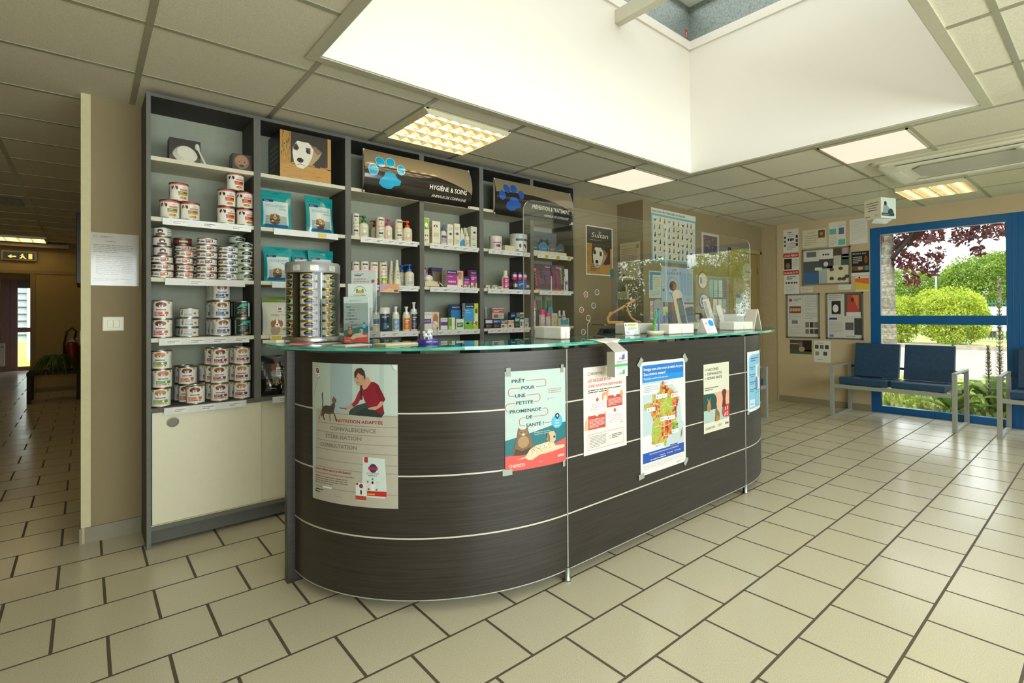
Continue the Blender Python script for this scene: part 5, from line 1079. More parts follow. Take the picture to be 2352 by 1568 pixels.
for i, (x, c) in enumerate(((2.805, '#3a5a64'), (2.905, '#2a7aa0'), (3.005, '#5c605c'), (3.105, '#2f4f5c'))):
    t = thing('collar_pack', ('round blue-grey collar pack, leftmost on its shelf', 'round bright blue collar pack, second on its shelf', 'coiled grey collar pack, third on its shelf', 'round dark blue collar pack, last before the unit side')[i], 'collar pack', (x, 3.56, Z3), VW, G)
    b = MB(); b.box(-0.045, 0.045, -0.035, 0.03, 0, 0.03, C('#d8d0b4')); b.build('tray', M_CARD, t)
    b = MB(); q = MB(); q.lathe([(0.038, -0.008), (0.048, -0.004), (0.048, 0.004), (0.038, 0.008)], 24, C(c)); q.lathe([(0.0001, -0.006), (0.038, -0.006)], 24, C('#c9c2ae'), caps=False); q.lathe([(0.0001, 0.006), (0.038, 0.006)], 24, C('#c9c2ae'), caps=False)
    q.xf(Matrix.Translation((0, 0.0, 0.068)) @ Matrix.Rotation(PI / 2, 4, 'X')); b.add(q.v, q.f, C(c)); b.c = list(q.c)
    P = Print(b, plane_map((-0.04, -0.011, 0.03), (1, 0, 0), (0, -1, 0)), t=0.0); P.rect(0.008, 0.02, 0.072, 0.036, C(c)); P.text('SERESTO', 0.04, 0.024, 0.008, WHITE, 3, 'c'); b.build('round_pack', M_CARD, t)
def a_poster_cat(P, w, h): P.ell(w * 0.5, h * 0.4, w * 0.25, h * 0.3, C('#4a4038'), 1); P.poly([(w * 0.32, h * 0.6), (w * 0.36, h * 0.8), (w * 0.46, h * 0.66)], C('#4a4038'), 1); P.poly([(w * 0.68, h * 0.6), (w * 0.64, h * 0.8), (w * 0.54, h * 0.66)], C('#4a4038'), 1); P.ell(w * 0.4, h * 0.5, 0.006, 0.004, C('#b0a050'), 2); P.ell(w * 0.6, h * 0.5, 0.006, 0.004, C('#b0a050'), 2)
boxthing('display_box', 'grey-blue box with a cat picture behind the round collar packs', 'box', 2.99, 3.70, Z3, 0.30, 0.1, 0.22, C('#5c6674'), a_poster_cat)
def a_med(c):
    def f(P, w, h): P.rect(0, h * 0.55, w, h * 0.9, c); P.lines(w * 0.1, h * 0.62, w * 0.9, h * 0.82, 2, WHITE, 2); P.rect(w * 0.1, h * 0.1, w * 0.5, h * 0.4, C('#7a5a44'), 1); P.lines(w * 0.55, h * 0.1, w * 0.9, h * 0.4, 2, GREY, 2)
    return f
boxthing('carton_box', 'tiny white carton at the left end of its shelf', 'carton', 2.300, 3.53, Z4, 0.040, 0.03, 0.028, C('#dcd8c4'), a_med(C('#c0b89c')))
boxthing('carton_box', 'tiny green and white carton, second on its shelf', 'carton', 2.366, 3.53, Z4, 0.050, 0.03, 0.030, C('#dcdcd0'), a_med(C('#2f9a4c')))
boxthing('carton_box', 'tiny cream carton left of the pink-labelled white bottle', 'carton', 2.426, 3.53, Z4, 0.050, 0.03, 0.022, C('#dcd8cc'), a_med(C('#c06a7c')))
bottle('medicine', 2.492, Z4, 0.155, 0.064, C('#e0dcd0'), OW, 'white bottle with a magenta label left of the stacked pots', a_band(C('#c8346e'), th=0.62))
boxthing('carton_box', 'dark blue supplement carton with dogs, under the three pots', 'carton', 2.628, 3.54, Z4, 0.165, 0.06, 0.082, C('#24304a'), lambda P, w, h: (P.rect(w * 0.3, h * 0.1, w * 0.8, h * 0.9, C('#2a5ab0')), P.ell(w * 0.4, h * 0.5, 0.008, 0.008, C('#b8d040'), 2), P.lines(w * 0.46, h * 0.5, w * 0.76, h * 0.7, 1, WHITE, 2), dogface(P, w * 0.14, h * 0.4, h * 0.3, C('#a8885c')), dogface(P, w * 0.9, h * 0.35, h * 0.25, C('#b8a48c'))))
for i, x in enumerate((2.575, 2.628, 2.681)): bottle('jar', x, Z4 + 0.0825, 0.064, 0.044, C('#c93a70'), C('#24306a'), ('left', 'middle', 'right')[i] + ' one of three small pots with navy lids on the dark carton', lambda P, w, h: P.rect(-0.018, h * 0.35, 0.018, h * 0.68, C('#d8d0e0')), y=3.54, group='three small supplement pots', cat='pot')
bottle('dropper', 2.300, Z5 + 0.075, 0.105, 0.028, C('#8a8f84'), C('#b0b4ac'), 'grey dropper bottle on top of the small black cartons', None)
KB = C('#23222a')
for i, (x, w_, h_, c, cc, lb, dz) in enumerate(((2.312, 0.066, 0.074, '#24222c', '#c8c8d0', 'small black carton at the left end of the shelf', 0), (2.386, 0.070, 0.074, '#1e1f2a', '#3c5a9c', 'small black carton, second on the shelf', 0), (2.46, 0.060, 0.058, '#d8d0b8', '#3a5a6a', 'cream carton, third from left on its shelf', 0), (2.527, 0.060, 0.062, '#d8d4c4', '#e07a2c', 'cream carton with a small orange square', 0), (2.590, 0.045, 0.088, '#1d3b40', '#3aa0a0', 'narrow dark teal carton', 0), (2.640, 0.042, 0.124, '#d8d2c0', '#3a3a3a', 'tall narrow cream carton with a small dog', 0), (2.40, 0.11, 0.088, '#b9b4a8', '#b04a50', 'grey carton lying on the black cartons', 0.0745))):
    boxthing('carton_box', lb, 'carton', x, 3.545, Z5 + dz, w_, 0.05, h_, C(c), a_med(C(cc)))
boxthing('carton_box', 'navy carton standing behind the tall narrow cream one', 'carton', 2.60, 3.61, Z5, 0.05, 0.04, 0.128, C('#22345c'), a_med(C('#3a5a9c')))
boxthing('carton_box', 'small white carton with a light blue square, rightmost in its compartment', 'carton', 2.690, 3.54, Z5, 0.04, 0.04, 0.075, C('#d8d8d0'), a_med(C('#3a9ac8')))
# purple leash display
t = thing('leash_display_stand', 'purple display stand with coloured coiled leashes, seen through the acrylic screen', 'display stand', (2.955, 3.56, Z4), 0)
b = MB(); P = Print(b, tilt_map((-0.17, -0.03, 0.0), (1, 0, 0), (0, 0.12, 1), (0, -1, 0.12)), t=0.004); P.sheet(0.36, 0.235, C('#5f3a58')); P.rect(0.04, 0.06, 0.32, 0.18, C('#7a4a70'), 1); P.text('Vectra', 0.13, 0.205, 0.016, WHITE, 2, bold=True); P.text('Vectra', 0.26, 0.205, 0.016, WHITE, 2, bold=True)
for i, c in enumerate(('#e08a2c', '#2c9a8c', '#2c9a8c', '#d8563c', '#d8563c', '#a8c83c')): P.rect(0.002 + i * 0.06, 0.0, 0.058 + i * 0.06, 0.014, C(c), 2)
b.build('backboard', M_CARD, t)
for i, (x, z0, z1, c) in enumerate(((-0.155, 0.04, 0.17, '#e8862c'), (-0.09, 0.11, 0.19, '#1c6a5c'), (-0.05, 0.06, 0.14, '#2a6a7c'), (0.03, 0.12, 0.19, '#3a2a4a'), (0.07, 0.03, 0.15, '#a8342c'), (0.14, 0.06, 0.19, '#9cd03c'))):
    b = MB(); pts = [(x + 0.008 * math.sin(k * 1.3), -0.04 + 0.005 * math.cos(k * 1.3) + (z0 + (z1 - z0) * k / 24) * 0.12, z0 + (z1 - z0) * k / 24) for k in range(25)]; b.tube(pts, 0.004, C(c), 6); b.sphere((x, -0.035 + z1 * 0.12, z1 + 0.012), 0.014, C(c), sc=(1, 0.4, 1)); b.build('coiled_leash', M_PLAST, t)
for x in (0.0, 0.155):
    b = MB(); b.box(x - 0.004, x + 0.004, -0.052, -0.044, 0, 0.13, C('#d8d8d4')); b.build('divider_rod', M_PLAST, t)
boxthing('leaflet_holder', 'white leaflet holder beside the purple leash display', 'leaflet holder', 3.165, 3.57, Z4, 0.045, 0.05, 0.205, C('#c9d0d8'), lambda P, w, h: (P.rect(w * 0.1, h * 0.5, w * 0.9, h * 0.95, C('#dfe4ea')), P.rect(w * 0.1, h * 0.3, w * 0.9, h * 0.45, C('#5a6ab0'))))
# pink sprays and neighbours
PKC = C('#d83a7c')
def a_sp(P, w, h): P.ring(0, h * 0.36, w * 0.28, w * 0.3, 0.003, C('#b02a5c'), 1, 14, 0.6, 5.4); P.lines(-w * 0.4, h * 0.05, w * 0.4, h * 0.18, 3, GREY, 2); P.rect(-w * 0.4, h * 0.6, w * 0.4, h * 0.64, PKC)
bottle('spray', 2.790, Z5, 0.232, 0.030, C('#dcd8d8'), PKC, 'tall thin spray can with a pink cap', a_sp, cat='spray can')
bottle('spray', 2.835, Z5, 0.150, 0.046, C('#dcd8d8'), PKC, 'pink-capped spray can half hidden behind the wider one', a_sp, y=3.62, cat='spray can')
bottle('spray', 2.878, Z5, 0.152, 0.054, C('#dcd8d8'), PKC, 'wide pink-capped spray can in the middle', a_sp, cat='spray can')
bottle('spray', 2.945, Z5, 0.124, 0.048, C('#dcd8d8'), PKC, 'short pink-capped spray can, right of the wide one', a_sp, cat='spray can')
boxthing('carton_box', 'cream carton with a turquoise rounded top card, right of the sprays', 'carton', 3.012, 3.56, Z5, 0.066, 0.05, 0.118, C('#cfc4a4'), lambda P, w, h: (P.ell(w * 0.5, h * 0.25, 0.006, 0.006, INK), P.lines(w * 0.2, h * 0.6, w * 0.8, h * 0.8, 2, GREY)))
t = thing('round_top_card', 'turquoise rounded card standing up behind the cream carton', 'card', (3.012, 3.592, Z5 + 0.0), 0)
b = MB(); b.prism([(-0.03, 0), (0.03, 0), (0.03, 0.14)] + [(0.03 * math.cos(PI * i / 12), 0.14 + 0.035 * math.sin(PI * i / 12)) for i in range(1, 12)] + [(-0.03, 0.14)], -0.001, 0.001, C('#1f9ab8'), axis='y'); b.build('card_sheet', M_CARD, t)
boxthing('carton_tray', 'low open carton tray with a turquoise front', 'carton', 3.10, 3.54, Z5, 0.125, 0.06, 0.072, C('#d0c8a8'), lambda P, w, h: (P.rect(w * 0.2, h * 0.2, w * 0.95, h * 0.95, C('#1f9ab8')), P.ell(w * 0.55, h * 0.95, w * 0.2, h * 0.2, C('#d0c8a8'), 2)))
for i, x in enumerate((3.125, 3.178)): bottle('medicine', x, Z5, 0.142, 0.040, C('#dcdce0'), C('#e6e6e6'), ('left', 'right')[i] + ' white medicine bottle with a navy collar behind the turquoise tray', lambda P, w, h: P.rect(-w * 0.48, h * 0.45, w * 0.48, h * 0.62, C('#2c3a7c')), y=3.60, group='two white medicine bottles')
# lower half of the middle and right units: boxed stock below the counter line
for i in range(9):
    x = 1.31 + i * 0.095 + (0.06 if i > 4 else 0)
    boxthing('stock_carton', f'plain pale stock carton on the base shelf of the middle unit, {["first","second","third","fourth","fifth","sixth","seventh","eighth","ninth"][i]} from left', 'carton', x, 3.58, Z6, 0.08, 0.08, 0.12 + 0.02 * (i % 3), C(('#c9c2aa', '#a8a898', '#b8a488')[i % 3]), a_med(C(('#5a7a9c', '#8a4a4a', '#4a7a5c')[i % 3])), group='stock cartons below the counter line')
for i, x in enumerate((2.80, 2.92, 3.04)):
    t = thing('hanging_blister_pack', ('left', 'middle', 'right')[i] + ' green and clear blister pack hanging below the leash display', 'blister pack', (x, 3.65, 1.21), 0, 'blister packs hanging on hooks')
    b = MB(); b.box(-0.04, 0.04, -0.002, 0.002, 0, 0.15, C('#8a9488')); b.prism([(-0.02, 0.02), (0.0, 0.0), (0.02, 0.02), (0.025, 0.11), (-0.025, 0.11)], -0.012, -0.002, C('#2a7a4c'), axis='y'); b.build('card', M_CARD, t)
    b = MB(); b.tube([(0, 0.15, 0.143), (0, -0.01, 0.143)], 0.002, STEEL, 6); b.build('hook', M_METAL, t)
# ------------------------------------------------------------------ posters on the counter
TAPE = C('#9aa69c')
def tape(par, mp, quads):
    for q in quads:
        b = MB(); P = Print(b, mp, t=0.003); P.poly(q, TAPE, 1); P.poly(list(reversed(q)), TAPE, 0.8); b.build('tape', M_CLEAR if False else M_GLOSS, par, weld=False)
# cat food poster on the curve
t = thing('poster', 'large curved poster with a woman in a red top reaching to a tabby cat', 'poster', (CX0, CYC, 0)); b = MB()
mp = cyl_map(0, 0, CR + 0.002, math.radians(-167), 0.419); w, h = 0.443, 0.580
P = Print(b, mp, curved=0.02, t=0.0008, step=0.0003)
P.sheet(w, h, C('#b9c9c4')); P.rect(0.12, 0.38, 0.24, h, C('#a3b9bf')); P.rect(0.24, 0.38, w, h, C('#c0d0ca')); P.rect(0.365, 0.38, 0.385, h, C('#b0c6c0'), 2)
P.poly([(0.02, 0.0), (w, 0.0), (w, 0.372), (0.03, 0.385)], C('#b5b2a4'), 1.5)
for i, y in enumerate((0.375, 0.331, 0.294, 0.258, 0.221, 0.177, 0.145, 0.06)):
    P.poly([(0.0 + 0.006 * (8 - i if i < 4 else 4), y), (w, y - 0.004), (w, y - 0.007), (0.006 * (8 - i if i < 4 else 4), y - 0.003)], C('#98958a'), 2)
P.rect(0.022, 0.518, 0.055, 0.562, C('#5c605e'), 2); P.rect(0.0235, 0.5195, 0.0535, 0.5605, WHITE, 2.5); P.poly([(0.028, 0.535), (0.028, 0.557), (0.049, 0.557), (0.034, 0.535)], RED, 3); P.poly([(0.034, 0.535), (0.049, 0.535), (0.049, 0.557)], NAVY, 3.5); P.line([(0.029, 0.536), (0.047, 0.555)], 0.002, WHITE, 4); P.lines(0.026, 0.522, 0.051, 0.532, 2, INK, 3)
P.line([(0.042, 0.515), (0.005, 0.425)], 0.0015, GREY, 2); P.line([(0.038, 0.515), (0.002, 0.44)], 0.001, C('#d8e0dc'), 2)
sk = C('#c99a80'); top = C('#8c1f34'); jean = C('#2c3a3a'); hair = C('#4a3226')
# woman
P.poly([(0.262, 0.405), (0.225, 0.385), (0.222, 0.372), (0.375, 0.366), (0.388, 0.385), (0.370, 0.41), (0.31, 0.425)], jean, 3)
P.poly([(0.222, 0.372), (0.23, 0.392), (0.262, 0.412), (0.31, 0.425), (0.33, 0.41), (0.28, 0.395), (0.262, 0.378), (0.258, 0.371)], C('#3a4a48'), 4)
P.poly([(0.318, 0.51), (0.345, 0.508), (0.362, 0.49), (0.375, 0.455), (0.380, 0.42), (0.386, 0.39), (0.375, 0.376), (0.36, 0.385), (0.345, 0.40), (0.31, 0.415), (0.296, 0.44), (0.288, 0.47), (0.296, 0.495)], top, 5)
P.poly([(0.288, 0.487), (0.300, 0.47), (0.285, 0.445), (0.270, 0.420), (0.248, 0.404), (0.238, 0.415), (0.255, 0.432), (0.268, 0.46)], C('#9a2640'), 6)
P.poly([(0.248, 0.404), (0.238, 0.415), (0.215, 0.403), (0.205, 0.402), (0.200, 0.396), (0.206, 0.390), (0.216, 0.392), (0.226, 0.396)], sk, 7)
P.poly([(0.198, 0.398), (0.212, 0.397), (0.212, 0.394), (0.176, 0.396), (0.177, 0.399)], C('#6a3a24'), 8)
P.poly([(0.345, 0.508), (0.362, 0.498), (0.378, 0.468), (0.392, 0.44), (0.385, 0.428), (0.372, 0.43), (0.362, 0.45), (0.350, 0.475)], C('#7c1a2e'), 7)
P.poly([(0.372, 0.432), (0.386, 0.43), (0.375, 0.41), (0.350, 0.396), (0.318, 0.398), (0.314, 0.403), (0.335, 0.408), (0.356, 0.412)], sk, 8)
P.poly([(0.298, 0.512), (0.282, 0.50), (0.280, 0.487), (0.296, 0.476), (0.310, 0.482), (0.330, 0.508), (0.316, 0.53)], sk, 6)
P.ell(0.277, 0.522, 0.021, 0.030, sk, 7, 18); P.poly([(0.262, 0.512), (0.266, 0.497), (0.276, 0.493), (0.29, 0.50)], sk, 7); P.poly([(0.256, 0.516), (0.252, 0.508), (0.260, 0.508)], sk, 7)
P.poly([(0.254, 0.522), (0.252, 0.545), (0.265, 0.562), (0.286, 0.565), (0.300, 0.553), (0.306, 0.528), (0.302, 0.515), (0.297, 0.532), (0.286, 0.536), (0.270, 0.545), (0.262, 0.528)], hair, 9)
P.line([(0.286, 0.495), (0.284, 0.47), (0.288, 0.45), (0.285, 0.435)], 0.009, hair, 9); P.ell(0.268, 0.524, 0.003, 0.0018, hair, 9, 8); P.line([(0.262, 0.505), (0.270, 0.503), (0.276, 0.508)], 0.002, C('#a03a3a'), 9); P.ell(0.296, 0.524, 0.004, 0.007, C('#b8886e'), 10, 8)
# cat
ct = C('#5a5248'); cd = C('#2e2a26')
P.poly([(0.066, 0.352), (0.062, 0.372), (0.072, 0.395), (0.095, 0.402), (0.122, 0.402), (0.132, 0.412), (0.142, 0.418), (0.150, 0.41), (0.146, 0.388), (0.138, 0.372), (0.120, 0.366), (0.09, 0.368)], ct, 4)
P.ell(0.144, 0.425, 0.013, 0.012, C('#7a6450'), 5); P.poly([(0.138, 0.434), (0.142, 0.445), (0.147, 0.434)], ct, 5); P.ell(0.151, 0.427, 0.002, 0.002, BLACK, 6, 8)
P.line([(0.072, 0.395), (0.076, 0.42), (0.070, 0.44), (0.074, 0.455)], 0.005, cd, 4)
for i in range(9): P.line([(0.078 + i * 0.007, 0.400), (0.082 + i * 0.007, 0.375)], 0.0016, cd, 6)
P.line([(0.068, 0.375), (0.058, 0.358), (0.048, 0.340)], 0.006, C('#9a8468'), 5); P.line([(0.08, 0.372), (0.078, 0.352), (0.088, 0.340)], 0.007, ct, 5); P.line([(0.122, 0.372), (0.118, 0.356), (0.122, 0.338)], 0.006, C('#8a7862'), 5); P.line([(0.138, 0.378), (0.150, 0.36), (0.156, 0.340)], 0.006, ct, 5)
P.text('NUTRITION ADAPTÉE', 0.158, 0.338, 0.0135, C('#a02a38'), 5, w=0.222, bold=True)
P.text('CONVALESCENCE', 0.120, 0.302, 0.0165, C('#857c70'), 5, w=0.232, bold=True); P.text('STÉRILISATION', 0.092, 0.268, 0.0165, C('#857c70'), 5, w=0.192, bold=True); P.text('CONSULTATION', 0.058, 0.230, 0.0165, C('#857c70'), 5, w=0.204, bold=True)
P.text('Le bon réflexe après la stérilisation', 0.020, 0.128, 0.0105, C('#b03a3a'), 5, w=0.215, bold=True); P.text("Hill's Science Plan VetEssentials NeuteredCat Young Adult", 0.020, 0.113, 0.0065, C('#b03a3a'), 5, w=0.228)
P.lines(0.020, 0.070, 0.215, 0.106, 4, C('#8a6a66'), 4, 0.35); P.rect(0.072, 0.056, 0.128, 0.063, WHITE, 4); P.lines(0.026, 0.030, 0.075, 0.050, 2, INK, 4); P.rect(0.022, 0.034, 0.028, 0.042, INK, 4); P.lines(0.14, 0.028, 0.21, 0.032, 1, GREY, 4)
P.poly([(0.285, 0.042), (0.39, 0.040), (0.396, 0.075), (0.388, 0.20), (0.29, 0.205)], C('#d0dedd'), 4); P.rect(0.297, 0.182, 0.314, 0.204, C('#b8302c'), 5); P.ell(0.337, 0.160, 0.018, 0.018, C('#2a3f78'), 5); P.rect(0.316, 0.154, 0.358, 0.165, RED, 6); P.text('VETESSENTIALS', 0.335, 0.136, 0.006, RED, 6, 'c', w=0.055); P.text('NeuteredCat', 0.335, 0.128, 0.006, NAVY, 6, 'c', w=0.04)
P.ell(0.335, 0.088, 0.009, 0.020, C('#e8eeec'), 6); P.ell(0.335, 0.102, 0.005, 0.006, INK, 7)
for a, c in ((90, '#3a9a5c'), (150, '#c0602c'), (30, '#d8d09a'), (225, '#b03a4a'), (-45, '#4a8ab8')): P.ell(0.335 + 0.025 * math.cos(math.radians(a)), 0.092 + 0.025 * math.sin(math.radians(a)), 0.0045, 0.0045, C(c), 6, 10)
P.rect(0.310, 0.048, 0.395, 0.068, C('#c42a28'), 6); P.rect(0.312, 0.052, 0.345, 0.058, C('#e0a03c'), 7); P.rect(0.256, 0.026, 0.306, 0.098, C('#dfe6e4'), 5); P.rect(0.258, 0.088, 0.268, 0.097, RED, 6); P.ell(0.282, 0.085, 0.009, 0.009, C('#2a3f78'), 6); P.rect(0.272, 0.082, 0.292, 0.087, RED, 7); P.rect(0.256, 0.028, 0.306, 0.045, C('#b8483c'), 6); P.ell(0.282, 0.060, 0.004, 0.010, INK, 6)
b.build('printed_sheet', M_PAPER, t, weld=False)
b = MB(); P = Print(b, mp, curved=0.02, t=0.004); P.poly([(w - 0.022, h), (w, h - 0.002), (w - 0.002, h - 0.026), (w - 0.018, h - 0.014)], C('#dfe6e2')); b.build('curled_corner', M_PAPER, t, weld=False)
# walk poster
t = thing('poster', 'poster reading PRÊT POUR UNE PETITE PROMENADE DE SANTÉ with a cat and dog', 'poster', (CX0, CYC, 0)); b = MB()
mp = cyl_map(0, 0, CR + 0.002, math.radians(-110.0), 0.54); w, h = 0.297, 0.418
P = Print(b, mp, curved=0.02, t=0.0008, step=0.0003); ln = C('#c8554e'); dk = C('#173a44')
def walk_art(P, w, h, s=1.0, full=True):
    P.sheet(w, h, C('#b9cdc8'))
    P.poly([(0, h * 0.14), (0, h * 0.31), (w * 0.25, h * 0.345), (w * 0.6, h * 0.39), (w * 0.85, h * 0.42), (w, h * 0.42), (w, h * 0.14)], C('#1f6f78'), 1); P.poly([(0, 0), (w, 0), (w, h * 0.25), (w * 0.8, h * 0.215), (w * 0.45, h * 0.16), (0, h * 0.155)], C('#dd5650'), 2)
    rows = [('PRÊT', 0.10, 0.885, 0.20), ('POUR', 0.245, 0.812, 0.205), ('UNE', 0.15, 0.735, 0.155), ('PETITE', 0.165, 0.662, 0.26), ('PROMENADE', 0.07, 0.580, 0.485), ('DE', 0.315, 0.51, 0.095), ('SANTÉ ?', 0.315, 0.428, 0.285)]
    for s_, x, y, ww in rows: P.text(s_, x * w, y * h, 0.034 * h, dk, 5, w=ww * w, bold=True)
    def snake(x0, x1, y0, y1, side):
        r = (y0 - y1) / 2; pts = []
        if side > 0: pts = [(x0, y0), (x1 - r * 0.9, y0)] + [(x1 - r * 0.9 + r * 0.9 * math.sin(PI * i / 10), y0 - r + r * math.cos(PI * i / 10)) for i in range(1, 10)] + [(x1 - r * 0.9, y1), (x1 - r - 0.12, y1)]
        P.line([(a * w, c * h) for a, c in pts], 0.0022 * s, ln, 4)
    def snl(xa, xl, xb, y0, y1):
        r = (y0 - y1) / 2; P.line([(xa * w, y0 * h), ((xl + r) * w, y0 * h)] + [((xl + r - r * math.sin(PI * i / 10)) * w, (y0 - r + r * math.cos(PI * i / 10)) * h) for i in range(1, 10)] + [((xl + r) * w, y1 * h), (xb * w, y1 * h)], 0.0022 * s, ln, 4)
    def snr(xa, xr, xb, y0, y1):
        r = (y0 - y1) / 2; P.line([(xa * w, y0 * h), ((xr - r) * w, y0 * h)] + [((xr - r + r * math.sin(PI * i / 10)) * w, (y0 - r + r * math.cos(PI * i / 10)) * h) for i in range(1, 10)] + [((xr - r) * w, y1 * h), (xb * w, y1 * h)], 0.0022 * s, ln, 4)
    snr(0.32, 0.64, 0.47, 0.90, 0.828); snl(0.23, 0.05, 0.14, 0.828, 0.752); snr(0.32, 0.54, 0.44, 0.752, 0.678); snl(0.15, 0.01, 0.06, 0.678, 0.598); snr(0.57, 0.67, 0.43, 0.598, 0.525); snl(0.30, 0.21, 0.30, 0.525, 0.445); P.line([(0.61 * w, 0.445 * h), (0.76 * w, 0.445 * h)], 0.0022 * s, ln, 4)
    P.ell(w * 0.835, h * 0.44, w * 0.098, h * 0.072, C('#4fb3d6'), 6); P.ell(w * 0.835, h * 0.50, w * 0.04, h * 0.028, dk, 7); P.poly([(w * 0.80, h * 0.49), (w * 0.87, h * 0.49), (w * 0.835, h * 0.458)], dk, 7); P.rect(w * 0.818, h * 0.495, w * 0.852, h * 0.505, WHITE, 8); P.rect(w * 0.829, h * 0.487, w * 0.841, h * 0.513, WHITE, 8)
    for i, s_ in enumerate(('Bilan', 'Santé', 'Sénior')): P.text(s_, w * 0.835, h * (0.445 - i * 0.028), h * 0.017, WHITE, 8, 'c', bold=True)
    cb = C('#7a5c3e')
    P.poly([(w * 0.11, h * 0.15), (w * 0.13, h * 0.24), (w * 0.17, h * 0.33), (w * 0.18, h * 0.38), (w * 0.195, h * 0.43), (w * 0.235, h * 0.405), (w * 0.30, h * 0.405), (w * 0.335, h * 0.43), (w * 0.345, h * 0.39), (w * 0.37, h * 0.34), (w * 0.42, h * 0.25), (w * 0.42, h * 0.18), (w * 0.30, h * 0.145)], cb, 5); P.ell(w * 0.27, h * 0.28, w * 0.085, h * 0.06, C('#a8865c'), 6); P.ell(w * 0.268, h * 0.375, w * 0.065, h * 0.03, C('#94734c'), 6)
    for q in (-1, 1): P.ell(w * (0.265 + q * 0.03), h * 0.38, w * 0.012, h * 0.006, C('#3a2a1c'), 7, 8)
    P.ell(w * 0.268, h * 0.355, w * 0.022, h * 0.011, C('#e0d2b8'), 7, 10); P.poly([(w * 0.12, h * 0.16), (w * 0.2, h * 0.15), (w * 0.36, h * 0.155), (w * 0.38, h * 0.22), (w * 0.25, h * 0.19), (w * 0.15, h * 0.22)], C('#4a3626'), 6)
    dg = C('#d8c8a8')
    P.poly([(w * 0.16, h * 0.105), (w * 0.30, h * 0.13), (w * 0.36, h * 0.19), (w * 0.45, h * 0.225), (w * 0.66, h * 0.245), (w * 0.74, h * 0.25), (w * 0.80, h * 0.19), (w * 0.96, h * 0.185), (w * 0.97, h * 0.155), (w * 0.74, h * 0.135), (w * 0.52, h * 0.125), (w * 0.40, h * 0.085), (w * 0.34, h * 0.09), (w * 0.30, h * 0.115)], dg, 8)
    P.poly([(w * 0.64, h * 0.27), (w * 0.65, h * 0.325), (w * 0.70, h * 0.35), (w * 0.77, h * 0.345), (w * 0.80, h * 0.31), (w * 0.80, h * 0.25), (w * 0.76, h * 0.22), (w * 0.70, h * 0.225)], C('#c9b591'), 9); P.poly([(w * 0.64, h * 0.325), (w * 0.67, h * 0.34), (w * 0.70, h * 0.30), (w * 0.70, h * 0.24), (w * 0.66, h * 0.25)], C('#8a6a44'), 10); P.ell(w * 0.775, h * 0.285, w * 0.02, h * 0.012, INK, 11, 8)
    random.seed(3)
    for i in range(60): P.ell(w * random.uniform(0.40, 0.72), h * random.uniform(0.14, 0.22), 0.0028 * s, 0.0018 * s, C(random.choice(('#b08a54', '#ece2cc', '#9a7848'))), 9, 6)
    P.text('SEVETYS', w * 0.11, h * 0.043, h * 0.022, WHITE, 6, w=w * 0.18, bold=True); P.rect(w * 0.11, h * 0.035, w * 0.28, h * 0.038, WHITE, 6); P.ring(w * 0.078, h * 0.052, w * 0.022, h * 0.016, 0.0018 * s, WHITE, 6, 12)
    if full:
        P.text('sevetys.fr', w * 0.54, h * 0.05, h * 0.010, WHITE, 6, 'c')
        for i in range(3): P.rect(w * (0.845 + i * 0.042), h * 0.065, w * (0.875 + i * 0.042), h * 0.086, WHITE, 6); P.rect(w * (0.855 + i * 0.042), h * 0.070, w * (0.866 + i * 0.042), h * 0.081, C('#dd5650'), 7)
        for i, s_ in enumerate(('SEVETYS VOUS OFFRE', 'UNE REMISE DE 20%', 'SUR LE BILAN SÉNIOR')): P.text(s_, w * 0.67, h * (0.785 - i * 0.019), h * 0.0095, ln, 5, w=w * 0.24)
        P.text('C\'est par ici', w * 0.70, h * 0.69, h * 0.008, dk, 5); P.line([(w * 0.665, h * 0.70), (w * 0.685, h * 0.69), (w * 0.665, h * 0.68)], 0.0012, ln, 5)
        P.text('N\'hésitez pas à demander', w * 0.44, h * 0.355, h * 0.012, WHITE, 6, w=w * 0.26, slant=0.1); P.text('conseil à votre vétérinaire', w * 0.44, h * 0.335, h * 0.012, WHITE, 6, w=w * 0.26, slant=0.1); P.ell(w * 0.46, h * 0.395, w * 0.035, h * 0.022, WHITE, 6); P.ring(w * 0.46, h * 0.395, w * 0.018, h * 0.012, 0.0012, GREY, 7, 12)
walk_art(P, w, h); b.build('printed_sheet', M_PAPER, t, weld=False)
tape(t, mp, [[(0.005, h - 0.02), (0.025, h - 0.02), (0.025, h + 0.016), (0.005, h + 0.016)], [(w - 0.028, h - 0.02), (w - 0.012, h - 0.02), (w - 0.012, h + 0.015), (w - 0.028, h + 0.015)], [(-0.012, -0.014), (0.03, -0.014), (0.03, 0.01), (-0.012, 0.01)], [(w - 0.02, -0.022), (w - 0.006, -0.022), (w - 0.006, 0.004), (w - 0.02, 0.004)]])
# golden rules poster
t = thing('poster', 'white and red poster reading LES RÈGLES D\'OR D\'UNE ADOPTION RESPONSABLE', 'poster', (1.657, 1.743, 0.537)); b = MB()
mp = plane_map((0, 0, 0), (1, 0, 0.0), (0, -1, 0)); w, h = 0.298, 0.41; P = Print(b, mp, t=0.0008); P.sheet(w, h, C('#e3e0da')); rd = C('#c4473a')
P.rect(0.012, 0.012, w - 0.012, h - 0.012, C('#e6dcd4'), 1); P.ring(0.035, 0.378, 0.009, 0.008, 0.0018, C('#4a5a58'), 2, 14); P.text('SEVETYS', 0.047, 0.372, 0.012, INK, 3, w=0.078)
P.text("LES RÈGLES D'OR", 0.028, 0.338, 0.0145, rd, 3, w=0.158, bold=True); P.text("D'UNE ADOPTION RESPONSABLE", 0.028, 0.314, 0.0125, rd, 3, w=0.240, bold=True); P.lines(0.028, 0.285, 0.262, 0.304, 2, INK, 3)
